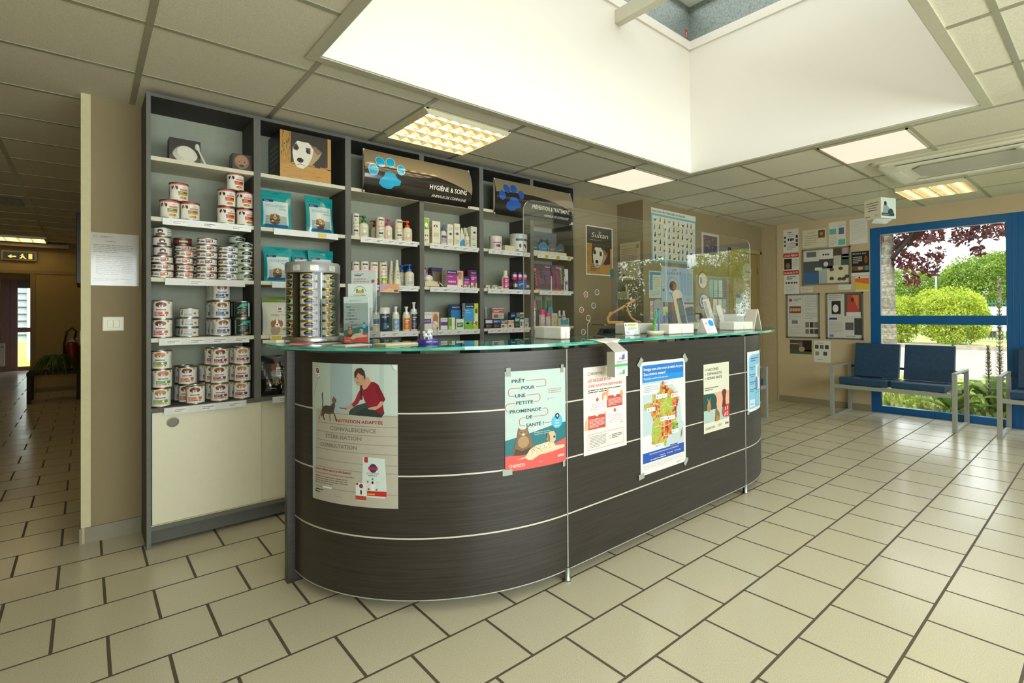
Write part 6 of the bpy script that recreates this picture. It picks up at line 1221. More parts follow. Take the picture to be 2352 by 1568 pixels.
P.rect(0.03, 0.195, 0.148, 0.248, WHITE, 2); P.rect(0.156, 0.205, 0.268, 0.262, rd, 2); P.rect(0.028, 0.115, 0.146, 0.180, rd, 2); P.rect(0.156, 0.118, 0.268, 0.185, WHITE, 2)
P.lines(0.042, 0.203, 0.140, 0.238, 4, C('#c8a8a0'), 3); P.lines(0.166, 0.212, 0.262, 0.248, 6, C('#f0d8d0'), 3); P.lines(0.036, 0.122, 0.138, 0.165, 7, C('#f0d8d0'), 3); P.lines(0.166, 0.125, 0.262, 0.172, 6, C('#c8a8a0'), 3)
for x, y, n, c, tc in ((0.09, 0.252, '1', rd, WHITE), (0.212, 0.262, '2', WHITE, rd), (0.088, 0.182, '3', WHITE, rd), (0.212, 0.187, '4', rd, WHITE)): P.ell(x, y, 0.009, 0.009, c, 4); P.text(n, x, y - 0.004, 0.008, tc, 5, 'c')
dc_ = C('#d8a070'); P.poly([(0.125, 0.242), (0.122, 0.275), (0.13, 0.283), (0.152, 0.282), (0.155, 0.295), (0.168, 0.295), (0.166, 0.275), (0.162, 0.242), (0.157, 0.242), (0.155, 0.265), (0.135, 0.265), (0.131, 0.242)], dc_, 5); P.ell(0.262, 0.262, 0.011, 0.014, dc_, 5); P.poly([(0.256, 0.272), (0.252, 0.290), (0.26, 0.275)], dc_, 5); P.poly([(0.264, 0.275), (0.270, 0.290), (0.268, 0.272)], dc_, 5)
P.poly([(0.006, 0.115), (0.012, 0.16), (0.022, 0.172), (0.03, 0.165), (0.028, 0.115)], C('#e0b48c'), 5); P.poly([(0.246, 0.122), (0.262, 0.128), (0.272, 0.138), (0.262, 0.118)], C('#d89a6a'), 5); P.ell(0.145, 0.182, 0.006, 0.01, C('#e0b48c'), 5)
for q in ((0.025, 0.02, 0.275, 0.0215), (0.025, 0.092, 0.275, 0.0935), (0.025, 0.02, 0.0265, 0.0935), (0.2735, 0.02, 0.275, 0.0935)): P.rect(*q, rd, 2)
P.lines(0.038, 0.028, 0.150, 0.085, 8, GREY, 3); P.ring(0.175, 0.062, 0.009, 0.009, 0.0016, C('#3a7a6c'), 3, 14); P.lines(0.190, 0.05, 0.262, 0.074, 3, INK, 3)
b.build('printed_sheet', M_PAPER, t, weld=False)
# map poster
t = thing('poster', 'tall poster with a coloured map of France and a blue title about Lyme disease', 'poster', (2.063, 1.743, 0.352)); b = MB(); w, h = 0.398, 0.59
P = Print(b, mp, t=0.0008); P.sheet(w, h, C('#e6e0dc')); P.rect(0.018, 0.115, w - 0.018, 0.49, C('#b9c9cc')); P.rect(0.018, 0.482, w - 0.018, 0.572, C('#1673c4'), 3.5); P.rect(0.018, 0.482, w - 0.018, 0.515, C('#1f88d4'), 3.8)
P.text('Protégez votre chien contre la maladie de Lyme.', 0.028, 0.543, 0.0155, WHITE, 6, w=0.345, bold=True); P.text('Des solutions existent !', 0.028, 0.518, 0.0155, WHITE, 6, w=0.19, bold=True); P.text('Demandez conseil à votre vétérinaire.', 0.028, 0.496, 0.011, WHITE, 6, w=0.21)
P.rect(0.018, 0.418, 0.16, 0.470, C('#dfe3e2'), 2); P.lines(0.030, 0.425, 0.15, 0.464, 4, GREY, 3, 0.3)
P.poly([(0.018, 0.115), (0.018, 0.20), (0.07, 0.205), (0.13, 0.185), (0.19, 0.17), (0.22, 0.16), (0.21, 0.115)], C('#d8dedd'), 2); P.poly([(0.25, 0.482), (0.30, 0.43), (0.345, 0.38), (0.355, 0.30), (0.36, 0.24), (w - 0.018, 0.23), (w - 0.018, 0.482)], C('#d5dbda'), 1.5)
fr = [(0.185, 0.425), (0.215, 0.405), (0.235, 0.385), (0.265, 0.375), (0.285, 0.36), (0.32, 0.348), (0.335, 0.33), (0.325, 0.29), (0.315, 0.275), (0.31, 0.245), (0.315, 0.215), (0.305, 0.205), (0.325, 0.165), (0.33, 0.145), (0.30, 0.13), (0.27, 0.125), (0.245, 0.13), (0.225, 0.118), (0.215, 0.095), (0.215, 0.075), (0.17, 0.082), (0.13, 0.09), (0.095, 0.105), (0.095, 0.14), (0.10, 0.19), (0.115, 0.215), (0.095, 0.25), (0.085, 0.27), (0.035, 0.295), (0.03, 0.315), (0.055, 0.322), (0.09, 0.318), (0.105, 0.325), (0.10, 0.36), (0.115, 0.362), (0.135, 0.355), (0.16, 0.375), (0.17, 0.41)]
fr = [(x, y + 0.05) for x, y in fr]; P.poly(fr, C('#c9803c'), 3)
def inside(x, y):
    r = False
    for i in range(len(fr)):
        (x1, y1), (x2, y2) = fr[i - 1], fr[i]
        if (y1 > y) != (y2 > y) and x < (x2 - x1) * (y - y1) / (y2 - y1) + x1: r = not r
    return r
random.seed(11); fx = lambda x, y: 0.5 + 0.5 * math.sin(x * 31 + 1) * math.cos(y * 27 + 0.4)
for i in range(24):
    for j in range(26):
        x, y = 0.03 + i * 0.013 + random.uniform(-.003, .003), 0.13 + j * 0.0135 + random.uniform(-.003, .003)
        if inside(x, y):
            k = fx(x, y) * 0.55 + (x - 0.03) * 1.1 + random.uniform(-0.28, 0.28); c = '#9cbc46' if k < 0.42 else '#c9a848' if k < 0.5 else '#d27a3c' if k < 0.68 else '#b04a34' if k < 0.85 else '#7a2c30'
            if x > 0.27 and y < 0.24: c = random.choice(('#3a8a3c', '#9cbc46', '#6aa044'))
            P.poly([(x + 0.009 * math.cos(a + random.uniform(-.3, .3)), y + 0.009 * math.sin(a)) for a in (0, 1.2, 2.4, 3.7, 5)], C(c), 4 + (i + j) % 3 * 0.4)
for pl in (((0.10, 0.37), (0.14, 0.36), (0.17, 0.34), (0.21, 0.36), (0.23, 0.40)), ((0.14, 0.36), (0.15, 0.31), (0.13, 0.28), (0.15, 0.24), (0.20, 0.23), (0.26, 0.24), (0.31, 0.25)), ((0.19, 0.33), (0.20, 0.28), (0.19, 0.23)), ((0.11, 0.24), (0.15, 0.24)), ((0.15, 0.15), (0.20, 0.18), (0.26, 0.17), (0.30, 0.18)), ((0.21, 0.36), (0.25, 0.33), (0.31, 0.33))): P.line(pl, 0.0022, C('#ecd8c4'), 7)
for x, y, s_ in ((0.235, 0.43, '11%'), (0.175, 0.362, '12% (Nord)'), (0.305, 0.355, '5% (Est)'), (0.085, 0.302, '4.5%'), (0.195, 0.238, '9%'), (0.26, 0.235, '10.2%'), (0.295, 0.155, '5%'), (0.155, 0.10, '4.4%')): ww = 0.05 + 0.005 * len(s_); y += 0.035; P.rect(x - ww / 2, y - 0.011, x + ww / 2, y + 0.011, WHITE, 8); P.ell(x - ww / 2 + 0.012, y, 0.0045, 0.006, C('#2a8ac8'), 9, 10); P.text(s_, x - ww / 2 + 0.021, y - 0.004, 0.009, INK, 9)
P.poly([(0.352, 0.14), (0.364, 0.165), (0.366, 0.20), (0.358, 0.19), (0.350, 0.165)], C('#8a6a34'), 3); P.rect(0.25, 0.155 - 0.04, 0.32, 0.120, BLACK, 3)
P.rect(0.018, 0.06, w - 0.018, 0.113, C('#2450a8'), 4); P.text('Carte des facteurs favorables à la tique vectrice de la maladie de Lyme*', 0.2, 0.098, 0.008, WHITE, 5, 'c', w=0.26)
for i, c in enumerate(('#b04a34', '#d27a3c', '#9cbc46')): P.rect(0.15 + i * 0.07, 0.078, 0.16 + i * 0.07, 0.085, C(c), 5); P.text('Favorable', 0.165 + i * 0.07, 0.078, 0.007, WHITE, 5, w=0.04)
P.lines(0.08, 0.066, 0.3, 0.074, 1, WHITE, 5); P.lines(0.02, 0.025, 0.37, 0.052, 4, C('#b5b0a8'), 3, 0.3); P.lines(0.31, 0.008, 0.36, 0.020, 2, GREY, 3)
b.build('printed_sheet', M_PAPER, t, weld=False)
def dq(x, y, a, L=0.034, W=0.018): ca, sa = math.cos(a), math.sin(a); return [(x + p * ca - q * sa, y + p * sa + q * ca) for p, q in ((-L, -W), (L, -W), (L, W), (-L, W))]
tape(t, mp, [dq(0.0, h, 0.9, 0.026, 0.013), dq(w, h, -0.9, 0.026, 0.013), dq(0.004, 0.0, 0.1, 0.022, 0.014), dq(w, 0.0, 0.9, 0.022, 0.012)])
# vaccination poster
t = thing('poster', 'cream poster reading VACCINÉS + DÉPARASITÉS = BONNE SANTÉ with three small animals', 'poster', (2.648, 1.743, 0.474)); b = MB(); w, h = 0.287, 0.414
P = Print(b, mp, t=0.0008); P.sheet(w, h, C('#d6d5c0'))
for i, (s0, s_) in enumerate((('→', 'VACCINÉS'), ('+', 'DÉPARASITÉS'), ('=', 'BONNE SANTÉ'))):
    y = 0.372 - i * 0.026; P.text(s_, 0.042, y, 0.0165, INK, 3, w=0.012 * len(s_) + 0.028)
    if i == 0: P.line([(0.014, y + 0.008), (0.032, y + 0.008)], 0.002, INK, 3); P.line([(0.026, y + 0.013), (0.032, y + 0.008), (0.026, y + 0.003)], 0.002, INK, 3)
    else: P.text(s0, 0.016, y, 0.016, INK, 3)
P.lines(0.014, 0.252, 0.16, 0.275, 2, INK, 3, 0.35)
P.rect(0, 0.06, w, 0.235, C('#a8c0b8'), 1); P.rect(0.135, 0.135, w, 0.235, C('#e0a88c'), 2); P.poly([(0, 0.135), (0.14, 0.135)] + [(0.085 + 0.058 * math.cos(a), 0.185 + 0.05 * math.sin(a)) for a in [i * PI / 2 / 6 - 0.4 for i in range(7)]] + [(0.0, 0.235)], C('#1c4a44'), 2.5)
P.poly([(w, 0.07), (w, 0.148), (0.235, 0.15), (0.205, 0.13), (0.198, 0.10), (0.215, 0.075), (0.24, 0.07)], C('#b8403a'), 3)
for x, y in ((0.24, 0.125), (0.262, 0.125)): P.line([(x, y - 0.012), (x + 0.004, y + 0.012)], 0.006, WHITE, 4)
P.line([(0.232, 0.078), (0.238, 0.098)], 0.008, WHITE, 4); P.ring(0.262, 0.09, 0.008, 0.013, 0.003, WHITE, 4, 14)
P.ell(0.055, 0.155, 0.022, 0.03, C('#b07a44'), 4); P.ell(0.055, 0.178, 0.014, 0.013, C('#b9854c'), 5); P.poly([(0.048, 0.185), (0.030, 0.215), (0.054, 0.19)], C('#c99a68'), 5); P.poly([(0.058, 0.19), (0.072, 0.212), (0.064, 0.183)], C('#c99a68'), 5)
P.poly([(0.20, 0.135), (0.212, 0.185), (0.205, 0.215), (0.215, 0.238), (0.235, 0.240), (0.248, 0.215), (0.240, 0.185), (0.245, 0.135)], C('#5a2c20'), 5); P.ell(0.226, 0.225, 0.026, 0.022, C('#6a3626'), 6)
P.poly([(0.118, 0.06), (0.125, 0.10), (0.128, 0.148), (0.142, 0.155), (0.145, 0.13), (0.168, 0.11), (0.175, 0.08), (0.168, 0.06)], C('#8a6434'), 6); P.ell(0.150, 0.075, 0.02, 0.018, C('#a87c44'), 7)
P.ring(0.022, 0.026, 0.007, 0.007, 0.0014, INK, 3, 14); P.text('SEVETYS', 0.032, 0.02, 0.013, INK, 3, w=0.085); P.lines(0.155, 0.02, 0.20, 0.038, 3, GREY, 3)
for i in range(3): P.rect(0.238 + i * 0.014, 0.024, 0.246 + i * 0.014, 0.036, INK, 3)
b.build('printed_sheet', M_PAPER, t, weld=False)
# light blue poster on the far curve
t = thing('poster', 'light blue and white poster on the far curved end of the counter', 'poster', (CX1, CYC, 0)); b = MB()
mq = cyl_map(0, 0, CR + 0.002, math.radians(-88.0), 0.528); w, h = 0.275, 0.405; P = Print(b, mq, curved=0.02, t=0.0008); P.sheet(w, h, C('#e2e8e8'))
P.poly([(0.02, 0.02), (0.25, 0.02), (0.25, 0.385), (0.06, 0.385), (0.03, 0.37), (0.02, 0.34)], C('#86c0dc'), 1); P.rect(0.14, 0.14, 0.235, 0.31, C('#d5e6ee'), 2); P.ell(0.16, 0.18, 0.03, 0.05, C('#6c8ca4'), 3); P.ell(0.21, 0.26, 0.03, 0.04, C('#9ab8cc'), 3)
for i in range(4): P.rect(0.03, 0.295 - i * 0.05, 0.038, 0.305 - i * 0.05, C('#1f78b4'), 3); P.lines(0.045, 0.28 - i * 0.05, 0.135, 0.305 - i * 0.05, 2, C('#3a6a94'), 3)
P.lines(0.05, 0.335, 0.2, 0.365, 2, C('#2a6aa8'), 3); P.rect(0.03, 0.03, 0.12, 0.08, C('#c8dfea'), 2); P.text('Virbac', 0.04, 0.045, 0.014, C('#2a6aa8'), 3); P.rect(0.14, 0.03, 0.235, 0.12, C('#5aa4cc'), 2); P.rect(0.145, 0.035, 0.23, 0.115, C('#8ec6e0'), 3)
b.build('printed_sheet', M_PAPER, t, weld=False); tape(t, mq, [[(w - 0.02, h - 0.008), (w + 0.01, h - 0.02), (w + 0.02, h + 0.004), (w - 0.008, h + 0.014)], [(-0.012, -0.008), (0.014, -0.014), (0.02, 0.01), (-0.006, 0.014)]])
# cardboard receipt flap box hanging from the glass
t = thing('hanging_card_dispenser', 'white folded card dispenser hanging from the glass edge above the golden rules poster', 'card dispenser', (1.785, 1.64, 0.905), 0.02)
b = MB(); wc = C('#e6e3da'); b.box(-0.045, 0.045, -0.02, 0.03, 0, 0.115, wc, cols=[wc, wc, wc, wc, C('#c6c2b2'), wc])
P = Print(b, plane_map((-0.045, -0.02, 0), (1, 0, 0), (0, -1, 0)), t=0.0); P.text('pay', 0.03, 0.082, 0.012, INK, 2); P.poly([(0.05, 0.078), (0.068, 0.082), (0.068, 0.106), (0.05, 0.100)], C('#6a5ab0'), 2); P.lines(0.012, 0.066, 0.08, 0.075, 2, INK, 2); P.rect(0.0, 0.048, 0.09, 0.060, C('#4fb27c'), 2); P.lines(0.012, 0.036, 0.075, 0.045, 2, GREY, 2); P.text('santé', 0.025, 0.012, 0.011, C('#3a7a5c'), 2); P.poly([(0.052, 0.010), (0.070, 0.012), (0.068, 0.034), (0.054, 0.030)], C('#4fb27c'), 2)
b.build('box_body', M_CARD, t)
b = MB(); kc = C('#ece9e2')
b.add([(-0.045, -0.02, 0.115), (0.045, -0.02, 0.115), (0.03, 0.03, 0.155), (-0.055, 0.03, 0.155)], [(0, 1, 2, 3), (3, 2, 1, 0)], kc); b.add([(-0.055, 0.03, 0.155), (0.03, 0.03, 0.155), (0.075, 0.05, 0.170), (0.04, 0.12, 0.172), (-0.09, 0.12, 0.172), (-0.1, 0.05, 0.170)], [(0, 1, 2, 3, 4, 5), (5, 4, 3, 2, 1, 0)], kc)
b.add([(-0.085, 0.07, 0.172), (-0.0, 0.06, 0.172), (0.03, 0.0, 0.178), (-0.06, 0.02, 0.180)], [(0, 1, 2, 3), (3, 2, 1, 0)], C('#f2f0ea')); b.box(-0.045, -0.02, 0.0, 0.0005, 0.138, 0.142, C('#d8a04a')); b.build('folded_flaps', M_CARD, t)

# ------------------------------------------------------------------ things on the glass
GT = GZ1 + 0.0004
RX_, RY_ = 0.793, 2.732
t = thing('rotating_tin_rack', 'round silver revolving rack of gold-rimmed tins at the left end of the glass', 'revolving rack', (RX_, RY_, GT))
sv = C('#b5b7b4')
b = MB(); b.lathe([(0.118, 0), (0.130, 0.004), (0.132, 0.018), (0.128, 0.026), (0.0001, 0.026)], 48, sv); b.build('base_disc', M_METAL, t)
b = MB(); b.lathe([(0.0001, 0.328), (0.118, 0.328), (0.119, 0.330), (0.119, 0.370), (0.113, 0.378), (0.0001, 0.382)], 48, C('#9a9c99'))
for a, txt in ((-1.95, '3 €'), (-1.25, '3 €'), (-2.6, 'SS')):
    P = Print(b, cyl_map(0, 0, 0.1195, a), curved=0.01, t=0.0003); P.rect(0, 0.336, 0.034, 0.362, C('#dad8cc')); P.text(txt, 0.017, 0.342, 0.008, GREY, 3, 'c'); P.lines(0.004, 0.354, 0.03, 0.360, 1, GREY, 3)
b.build('top_ring', M_PMET, t)
b = MB(); b.cyl(0, 0, 0.026, 0.33, 0.012, sv); b.build('centre_post', M_METAL, t)
A0 = math.radians(-106.2 - 13)
for k in range(6):
    a = A0 + math.radians(30 + 60 * k); b = MB(); b.box(0.03, 0.114, -0.0012, 0.0012, 0.026, 0.33, C('#6f736f')); b.box(0.112, 0.117, -0.003, 0.003, 0.026, 0.33, C('#7c7f7b')); b.xf(Matrix.Rotation(a, 4, 'Z')); b.build('partition', M_METAL, t)
b = MB(); b.lathe([(0.1175, 0.027), (0.1175, 0.329)], 60, WHITE, caps=False); b.build('clear_drum', M_CLEAR, t)
for k, (kinds, nm) in enumerate(((['goldb'] * 8, 'middle column'), (['goldg'] * 8, 'right column'), (['goldm'] * 3 + ['goldg'] * 2 + ['goldm'] * 3, 'far right column'), None, None, (['goldm', 'goldm', 'goldg', 'goldg', 'goldg', 'goldm', 'goldm', 'goldm'], 'left column')) if False else [((['goldb'] * 8), 'middle column'), ((['goldg'] * 8), 'right column'), ((['goldm'] * 8), 'rear right column'), (None, ''), (None, ''), ((['goldm', 'goldm', 'goldg', 'goldg', 'goldg', 'goldm', 'goldm', 'goldm']), 'left column')]):
    if not kinds: continue
    a = A0 + math.radians(60 * k)
    order = ['bottom', 'second', 'third', 'fourth', 'fifth', 'sixth', 'seventh', 'top']
    for i, kd in enumerate(kinds):
        r, h_ = tdim(kd); r -= 0.0008
        put(kd + 'r', lambda: can_proto(kd, r, h_ - 0.0004), (RX_ + 0.0785 * math.cos(a), RY_ + 0.0785 * math.sin(a), GT + 0.0265 + i * h_), a + PI / 2 + random.uniform(-0.12, 0.12), f'{LOOK[kd]}, {order[i]} from below in the {nm} of the rack' if 0 < i < 7 else f'{LOOK[kd]}, {order[i]} of the {nm} of the rack', 'tins in the revolving rack')
# brochure holder
BXc, BYc = 0.905, 2.425; br_ = math.radians(-42)
t = thing('brochure_holder', 'clear acrylic three-tier brochure holder standing right of the tin rack', 'brochure holder', (BXc, BYc, GT), br_)
b = MB(); w = 0.128
for x in (-w / 2, w / 2 - 0.002): b.prism([(-0.065, 0), (0.065, 0), (0.065, 0.26), (0.05, 0.26), (0.0, 0.19), (-0.04, 0.12), (-0.065, 0.09)], x, x + 0.002, WHITE, axis='x')
b.box(-w / 2, w / 2, 0.062, 0.064, 0, 0.30); b.box(-w / 2, w / 2, -0.065, -0.063, 0, 0.09); b.box(-w / 2, w / 2, -0.023, -0.021, 0.07, 0.16); b.box(-w / 2, w / 2, 0.02, 0.022, 0.14, 0.235); b.box(-w / 2, w / 2, -0.065, 0.065, 0, 0.002)
b.build('acrylic_body', M_CLEAR, t)
def broch(label, y, z, w, h, base, art, n=6):
    q = thing('brochure_stack', label, 'brochures', (BXc - math.sin(br_) * y, BYc + math.cos(br_) * y, z), br_)
    b = MB(); b.box(-w / 2, w / 2, 0.0, 0.012, 0, h, base, cols=[WHITE, WHITE, base, base, C('#d8d8d4'), C('#d8d8d4')]); P = Print(b, plane_map((-w / 2, 0, 0), (1, 0, 0), (0, -1, 0)), t=0.0, step=0.0002); art(P, w, h); b.build('leaflets', M_PAPER, q, weld=False)
broch('pale green brochures reading PRÊT POUR UNE PETITE PROMENADE, in the front pocket', -0.056, GT + 0.004, 0.108, 0.205, C('#b9cdc8'), lambda P, w, h: (walk_art(P, w, h * 0.86, 0.4, False), P.rect(0, h * 0.86, w, h, C('#b9cdc8')), P.text('SEVETYS', w * 0.36, h * 0.90, h * 0.022, INK, 3, w=w * 0.34), P.ring(w * 0.29, h * 0.91, 0.004, 0.004, 0.001, INK, 3, 12)))
broch('white brochures with a round dog emblem and wings, in the middle pocket', -0.012, GT + 0.075, 0.106, 0.195, C('#d0dad4'), lambda P, w, h: (P.ring(w * 0.5, h * 0.80, w * 0.26, w * 0.26, 0.0015, INK, 2, 28, 0.2, 2.94), P.ell(w * 0.5, h * 0.81, w * 0.09, w * 0.07, C('#c9a04a'), 3), P.ell(w * 0.38, h * 0.83, w * 0.05, w * 0.10, C('#7a9a3c'), 2), P.ell(w * 0.62, h * 0.83, w * 0.05, w * 0.10, C('#7a9a3c'), 2), P.text('TOUTOU A FAMILLE', w * 0.5, h * 0.71, 0.007, INK, 3, 'c', w=w * 0.54), P.rect(w * 0.36, h * 0.675, w * 0.64, h * 0.68, INK, 2)))
broch('brochures with pink edges and red handwriting, in the rear pocket', 0.032, GT + 0.145, 0.112, 0.190, C('#bac8c2'), lambda P, w, h: (P.rect(0, h * 0.965, w, h, C('#d8a8c4'), 1), P.rect(w * 0.12, h * 0.86, w * 0.4, h * 0.875, INK, 2), P.text('CHRONIC', w * 0.12, h * 0.885, 0.007, INK, 3), P.text('Le poids du soin,', w * 0.1, h * 0.77, 0.008, C('#b03a5c'), 3, slant=0.3, w=w * 0.5), P.text('le suivi de votre ami', w * 0.1, h * 0.71, 0.008, C('#b03a5c'), 3, slant=0.3, w=w * 0.62), P.ell(w * 0.88, h * 0.73, 0.008, 0.008, C('#a83a6c'), 3)))
# dome
t = thing('clear_dome_box', 'small clear dome with black and white cow figures on a violet base', 'dome', (1.075, 2.115, GT))
b = MB(); b.lathe([(0.046, 0), (0.0465, 0.003), (0.0465, 0.016), (0.043, 0.020), (0.0001, 0.020)], 32, C('#3a2f94')); P = Print(b, cyl_map(0, 0, 0.0466, math.radians(-135)), curved=0.01, t=0.0002); P.lines(0.006, 0.005, 0.03, 0.014, 2, C('#c8c4e8')); P.text('VIRBAC', 0.036, 0.006, 0.006, C('#d8d4f0')); b.build('base', M_PLAST, t)
b = MB(); b.lathe([(0.042, 0.020), (0.042, 0.062)] + [(0.042 * math.cos(a), 0.062 + 0.036 * math.sin(a)) for a in [PI / 2 * i / 8 for i in range(1, 9)]], 32, WHITE, caps=False); b.build('clear_cover', M_CLEAR, t)
b = MB()
for x, y, s in ((-0.012, -0.01, 1), (0.012, 0.006, 0.8)):
    b.sphere((x, y, 0.038), 0.012 * s, C('#e8e4e8'), sc=(1.3, 0.7, 0.8)); b.sphere((x + 0.006, y - 0.006, 0.041), 0.006 * s, INK, sc=(1, 0.8, 1)); b.sphere((x - 0.014 * s, y - 0.004, 0.050), 0.007 * s, C('#d8d4d8'))
    for a in (-1, 1): b.tube([(x + a * 0.009 * s, y, 0.020), (x + a * 0.009 * s, y, 0.034)], 0.002, C('#d8d4d8'), 6)
b.build('cow_figures', M_PLAST, t)
# loose papers
def papers(label, x, y, w, d, rz, cols, name='paper_stack', cat='papers', dz=0.0012):
    t = thing(name, label, cat, (x, y, GT), rz); b = MB()
    for i, c in enumerate(cols): a = random.uniform(-0.08, 0.08); b.box(-w / 2, w / 2, -d / 2, d / 2, i * dz, (i + 1) * dz - 0.0002, C(c), rot=a)
    b.build('sheets', M_PAPER, t); return t
papers('pink cards fanned out on the glass, just left of the revolving rack base', 0.70, 2.575, 0.10, 0.06, 0.9, ['#e8e4dc', '#d85a78', '#e27a90', '#d84a70'])
papers('small pile of white and yellow papers behind the pink cards', 0.66, 2.76, 0.12, 0.08, 0.5, ['#e8e6dc', '#d8dcd4', '#e6e2d0', '#efece4', '#e8d85a', '#efece4'], dz=0.0025)
papers('white leaflets lying in front of the brochure holder', 0.81, 2.265, 0.13, 0.085, 0.35, ['#e8e8e0', '#efece4', '#e4e0d8'])
papers('yellow-edged leaflets fanned on the glass, right of the brochure holder', 0.955, 2.155, 0.16, 0.10, 0.1, ['#e6e8dc', '#dcdc8a', '#e9e4c8', '#e4d86a', '#ece8d4', '#e8e0b8'])
papers('single thin peach leaflet between the rack and the brochure holder', 0.785, 2.50, 0.10, 0.05, 0.4, ['#d8b490', '#e4d8c4'])
# acrylic screens
def screen(x0, x1, hx0, hx1, label, decals):
    t = thing('acrylic_screen', label, 'protective screen', (0, 2.05, 0)); z0, z1, r = GT + 0.001, 1.768, 0.06; b = MB()
    def corner(cx, cz, a): return [(cx + r * math.cos(a + PI / 2 * i / 6), cz + r * math.sin(a + PI / 2 * i / 6)) for i in range(7)]
    hz = 1.160
    pts = [(x0, z0), (hx0, z0), (hx0, hz - 0.02), (hx0 + 0.02, hz), (hx1 - 0.02, hz), (hx1, hz - 0.02), (hx1, z0), (x1, z0)] + corner(x1 - r, z1 - r, 0) + corner(x0 + r, z1 - r, PI / 2)
    b.prism(pts, -0.0025, 0.0025, C('#e8eeee'), mi=0, mside=1, axis='y'); b.build('acrylic_sheet', [M_PLEX, M_RIM], t)
    return t
mR, ntR, outR = newmat('polished_acrylic_edge'); pr(ntR, outR, mixc(ntR, ramp(ntR, noise(ntR, coords(ntR), 5, 1), 0.3, 0.7, 0, 1), C('#dfe8e6'), C('#c2cfcd')), 0.15, 0, 0.8)
M_RIM = mR
sc1 = screen(1.548, 2.690, 1.985, 2.285, 'left tall clear acrylic screen with round paw stickers, standing on the counter glass', 1)
sc2 = screen(2.705, 3.785, 3.085, 3.405, 'right tall clear acrylic screen, farther along the counter glass', 0)
PAWS = ((1.970, 1.304, '#b04a70'), (2.057, 1.318, '#3a4a6a'), (2.030, 1.243, '#3a4a6a'), (1.937, 1.219, '#b04a70'), (1.988, 1.175, '#3a4a6a'), (1.950, 1.098, '#3a4a6a'))
for i, (px, z, c) in enumerate(PAWS):
    b = MB(); P = Print(b, plane_map((px, -0.0028, z), (1, 0, 0), (0, -1, 0)), t=0.0, step=0.0003)
    P.ring(0, 0, 0.016, 0.016, 0.0015, C('#d8d8d4'), 1, 20); k = C(c); P.ell(0, -0.004, 0.006, 0.0048, k, 1, 12)
    for a in (-0.0085, -0.003, 0.003, 0.0085): P.ell(a, 0.005 - abs(a) * 0.35, 0.0024, 0.0032, k, 1, 8)
    q = b.build('paw_sticker', M_PAPER, sc1, weld=False)
def foot(label, x, y, w, d, h, rz=0.0):
    t = thing('foam_foot_block', label, 'foot block', (x, y, GT), rz, None); b = MB(); b.box(-w / 2, w / 2, -d / 2, d / 2, 0, h, C('#efeee2')); b.build('block_body', M_MATTE, t, bevel=0.006)
    b = MB(); b.box(-0.003, 0.003, -d / 2 - 0.0005, -d / 2 + 0.001, 0.0, h * 0.6, C('#c6c8b8')); b.build('slot', M_PLAST, t)
foot('large off-white foot block under the left end of the left acrylic screen', 1.711, 2.029, 0.066, 0.195, 0.062, 0.087)
foot('off-white foot block under the left end of the right acrylic screen', 2.61, 1.93, 0.235, 0.13, 0.060, -0.06)
foot('off-white foot block behind the small card stand and the pen tray', 2.46, 2.12, 0.25, 0.10, 0.064, 0.0)
foot('off-white foot block at the far right end of the right acrylic screen', 3.46, 1.99, 0.25, 0.13, 0.060, -0.04)
# small card stand, pen tray and card holder
t = thing('card_stand', 'small clear stand holding a white and green card beside the pen tray', 'card stand', (2.275, 1.985, GT), -0.45)
b = MB(); P = Print(b, tilt_map((-0.042, -0.01, 0.004), (1, 0, 0), (0, 0.25, 1), (0, -1, 0.25))); P.sheet(0.085, 0.07, C('#e8eae0')); P.rect(0.02, 0.05, 0.07, 0.062, C('#b8c83c')); P.lines(0.02, 0.025, 0.075, 0.045, 3, GREY); P.ell(0.018, 0.012, 0.014, 0.008, C('#3a6a2c')); P.rect(0.005, 0.05, 0.012, 0.06, INK); b.build('card', M_PAPER, t, weld=False)
b = MB(); b.box(-0.046, 0.046, -0.02, 0.03, 0, 0.003); b.box(-0.046, 0.046, -0.022, -0.019, 0, 0.03); b.build('holder', M_CLEAR, t)
t = thing('pen_tray', 'cream oval tray with upright pens on the counter glass', 'tray', (2.43, 1.93, GT)); b = MB(); b.lathe([(0.05, 0), (0.056, 0.006), (0.058, 0.016), (0.054, 0.022), (0.0001, 0.022)], 28, C('#dcd6b8')); b.v = [(x * 1.15, y * 0.75, z) for x, y, z in b.v]; b.build('tray_body', M_PLAST, t)
t = thing('pen', 'blue twisted pen standing upright in the cream tray', 'pen', (2.455, 1.925, GT + 0.0222)); b = MB(); b.tube([(0, 0, 0.0), (0, 0, 0.125)], 0.0055, C('#3a6ab8'), 10); b.sphere((0, 0, 0.128), 0.008, C('#2f62c8')); b.build('pen_body', M_PLAST, t)
t = thing('pen', 'bright green beaded pen leaning beside the blue one', 'pen', (2.425, 1.935, GT + 0.0222)); b = MB()
for k in range(13): b.sphere((0.0 + k * 0.0020, -0.005 * math.sin(k * 0.9), 0.005 + k * 0.0095), 0.0058, C('#2fc83c'), 10, 6)
b.build('pen_body', M_PLAST, t)
t = thing('business_card_holder', 'white card holder with a blue dot on the card, between the two right foot blocks', 'card holder', (2.83, 1.83, GT), -0.15)
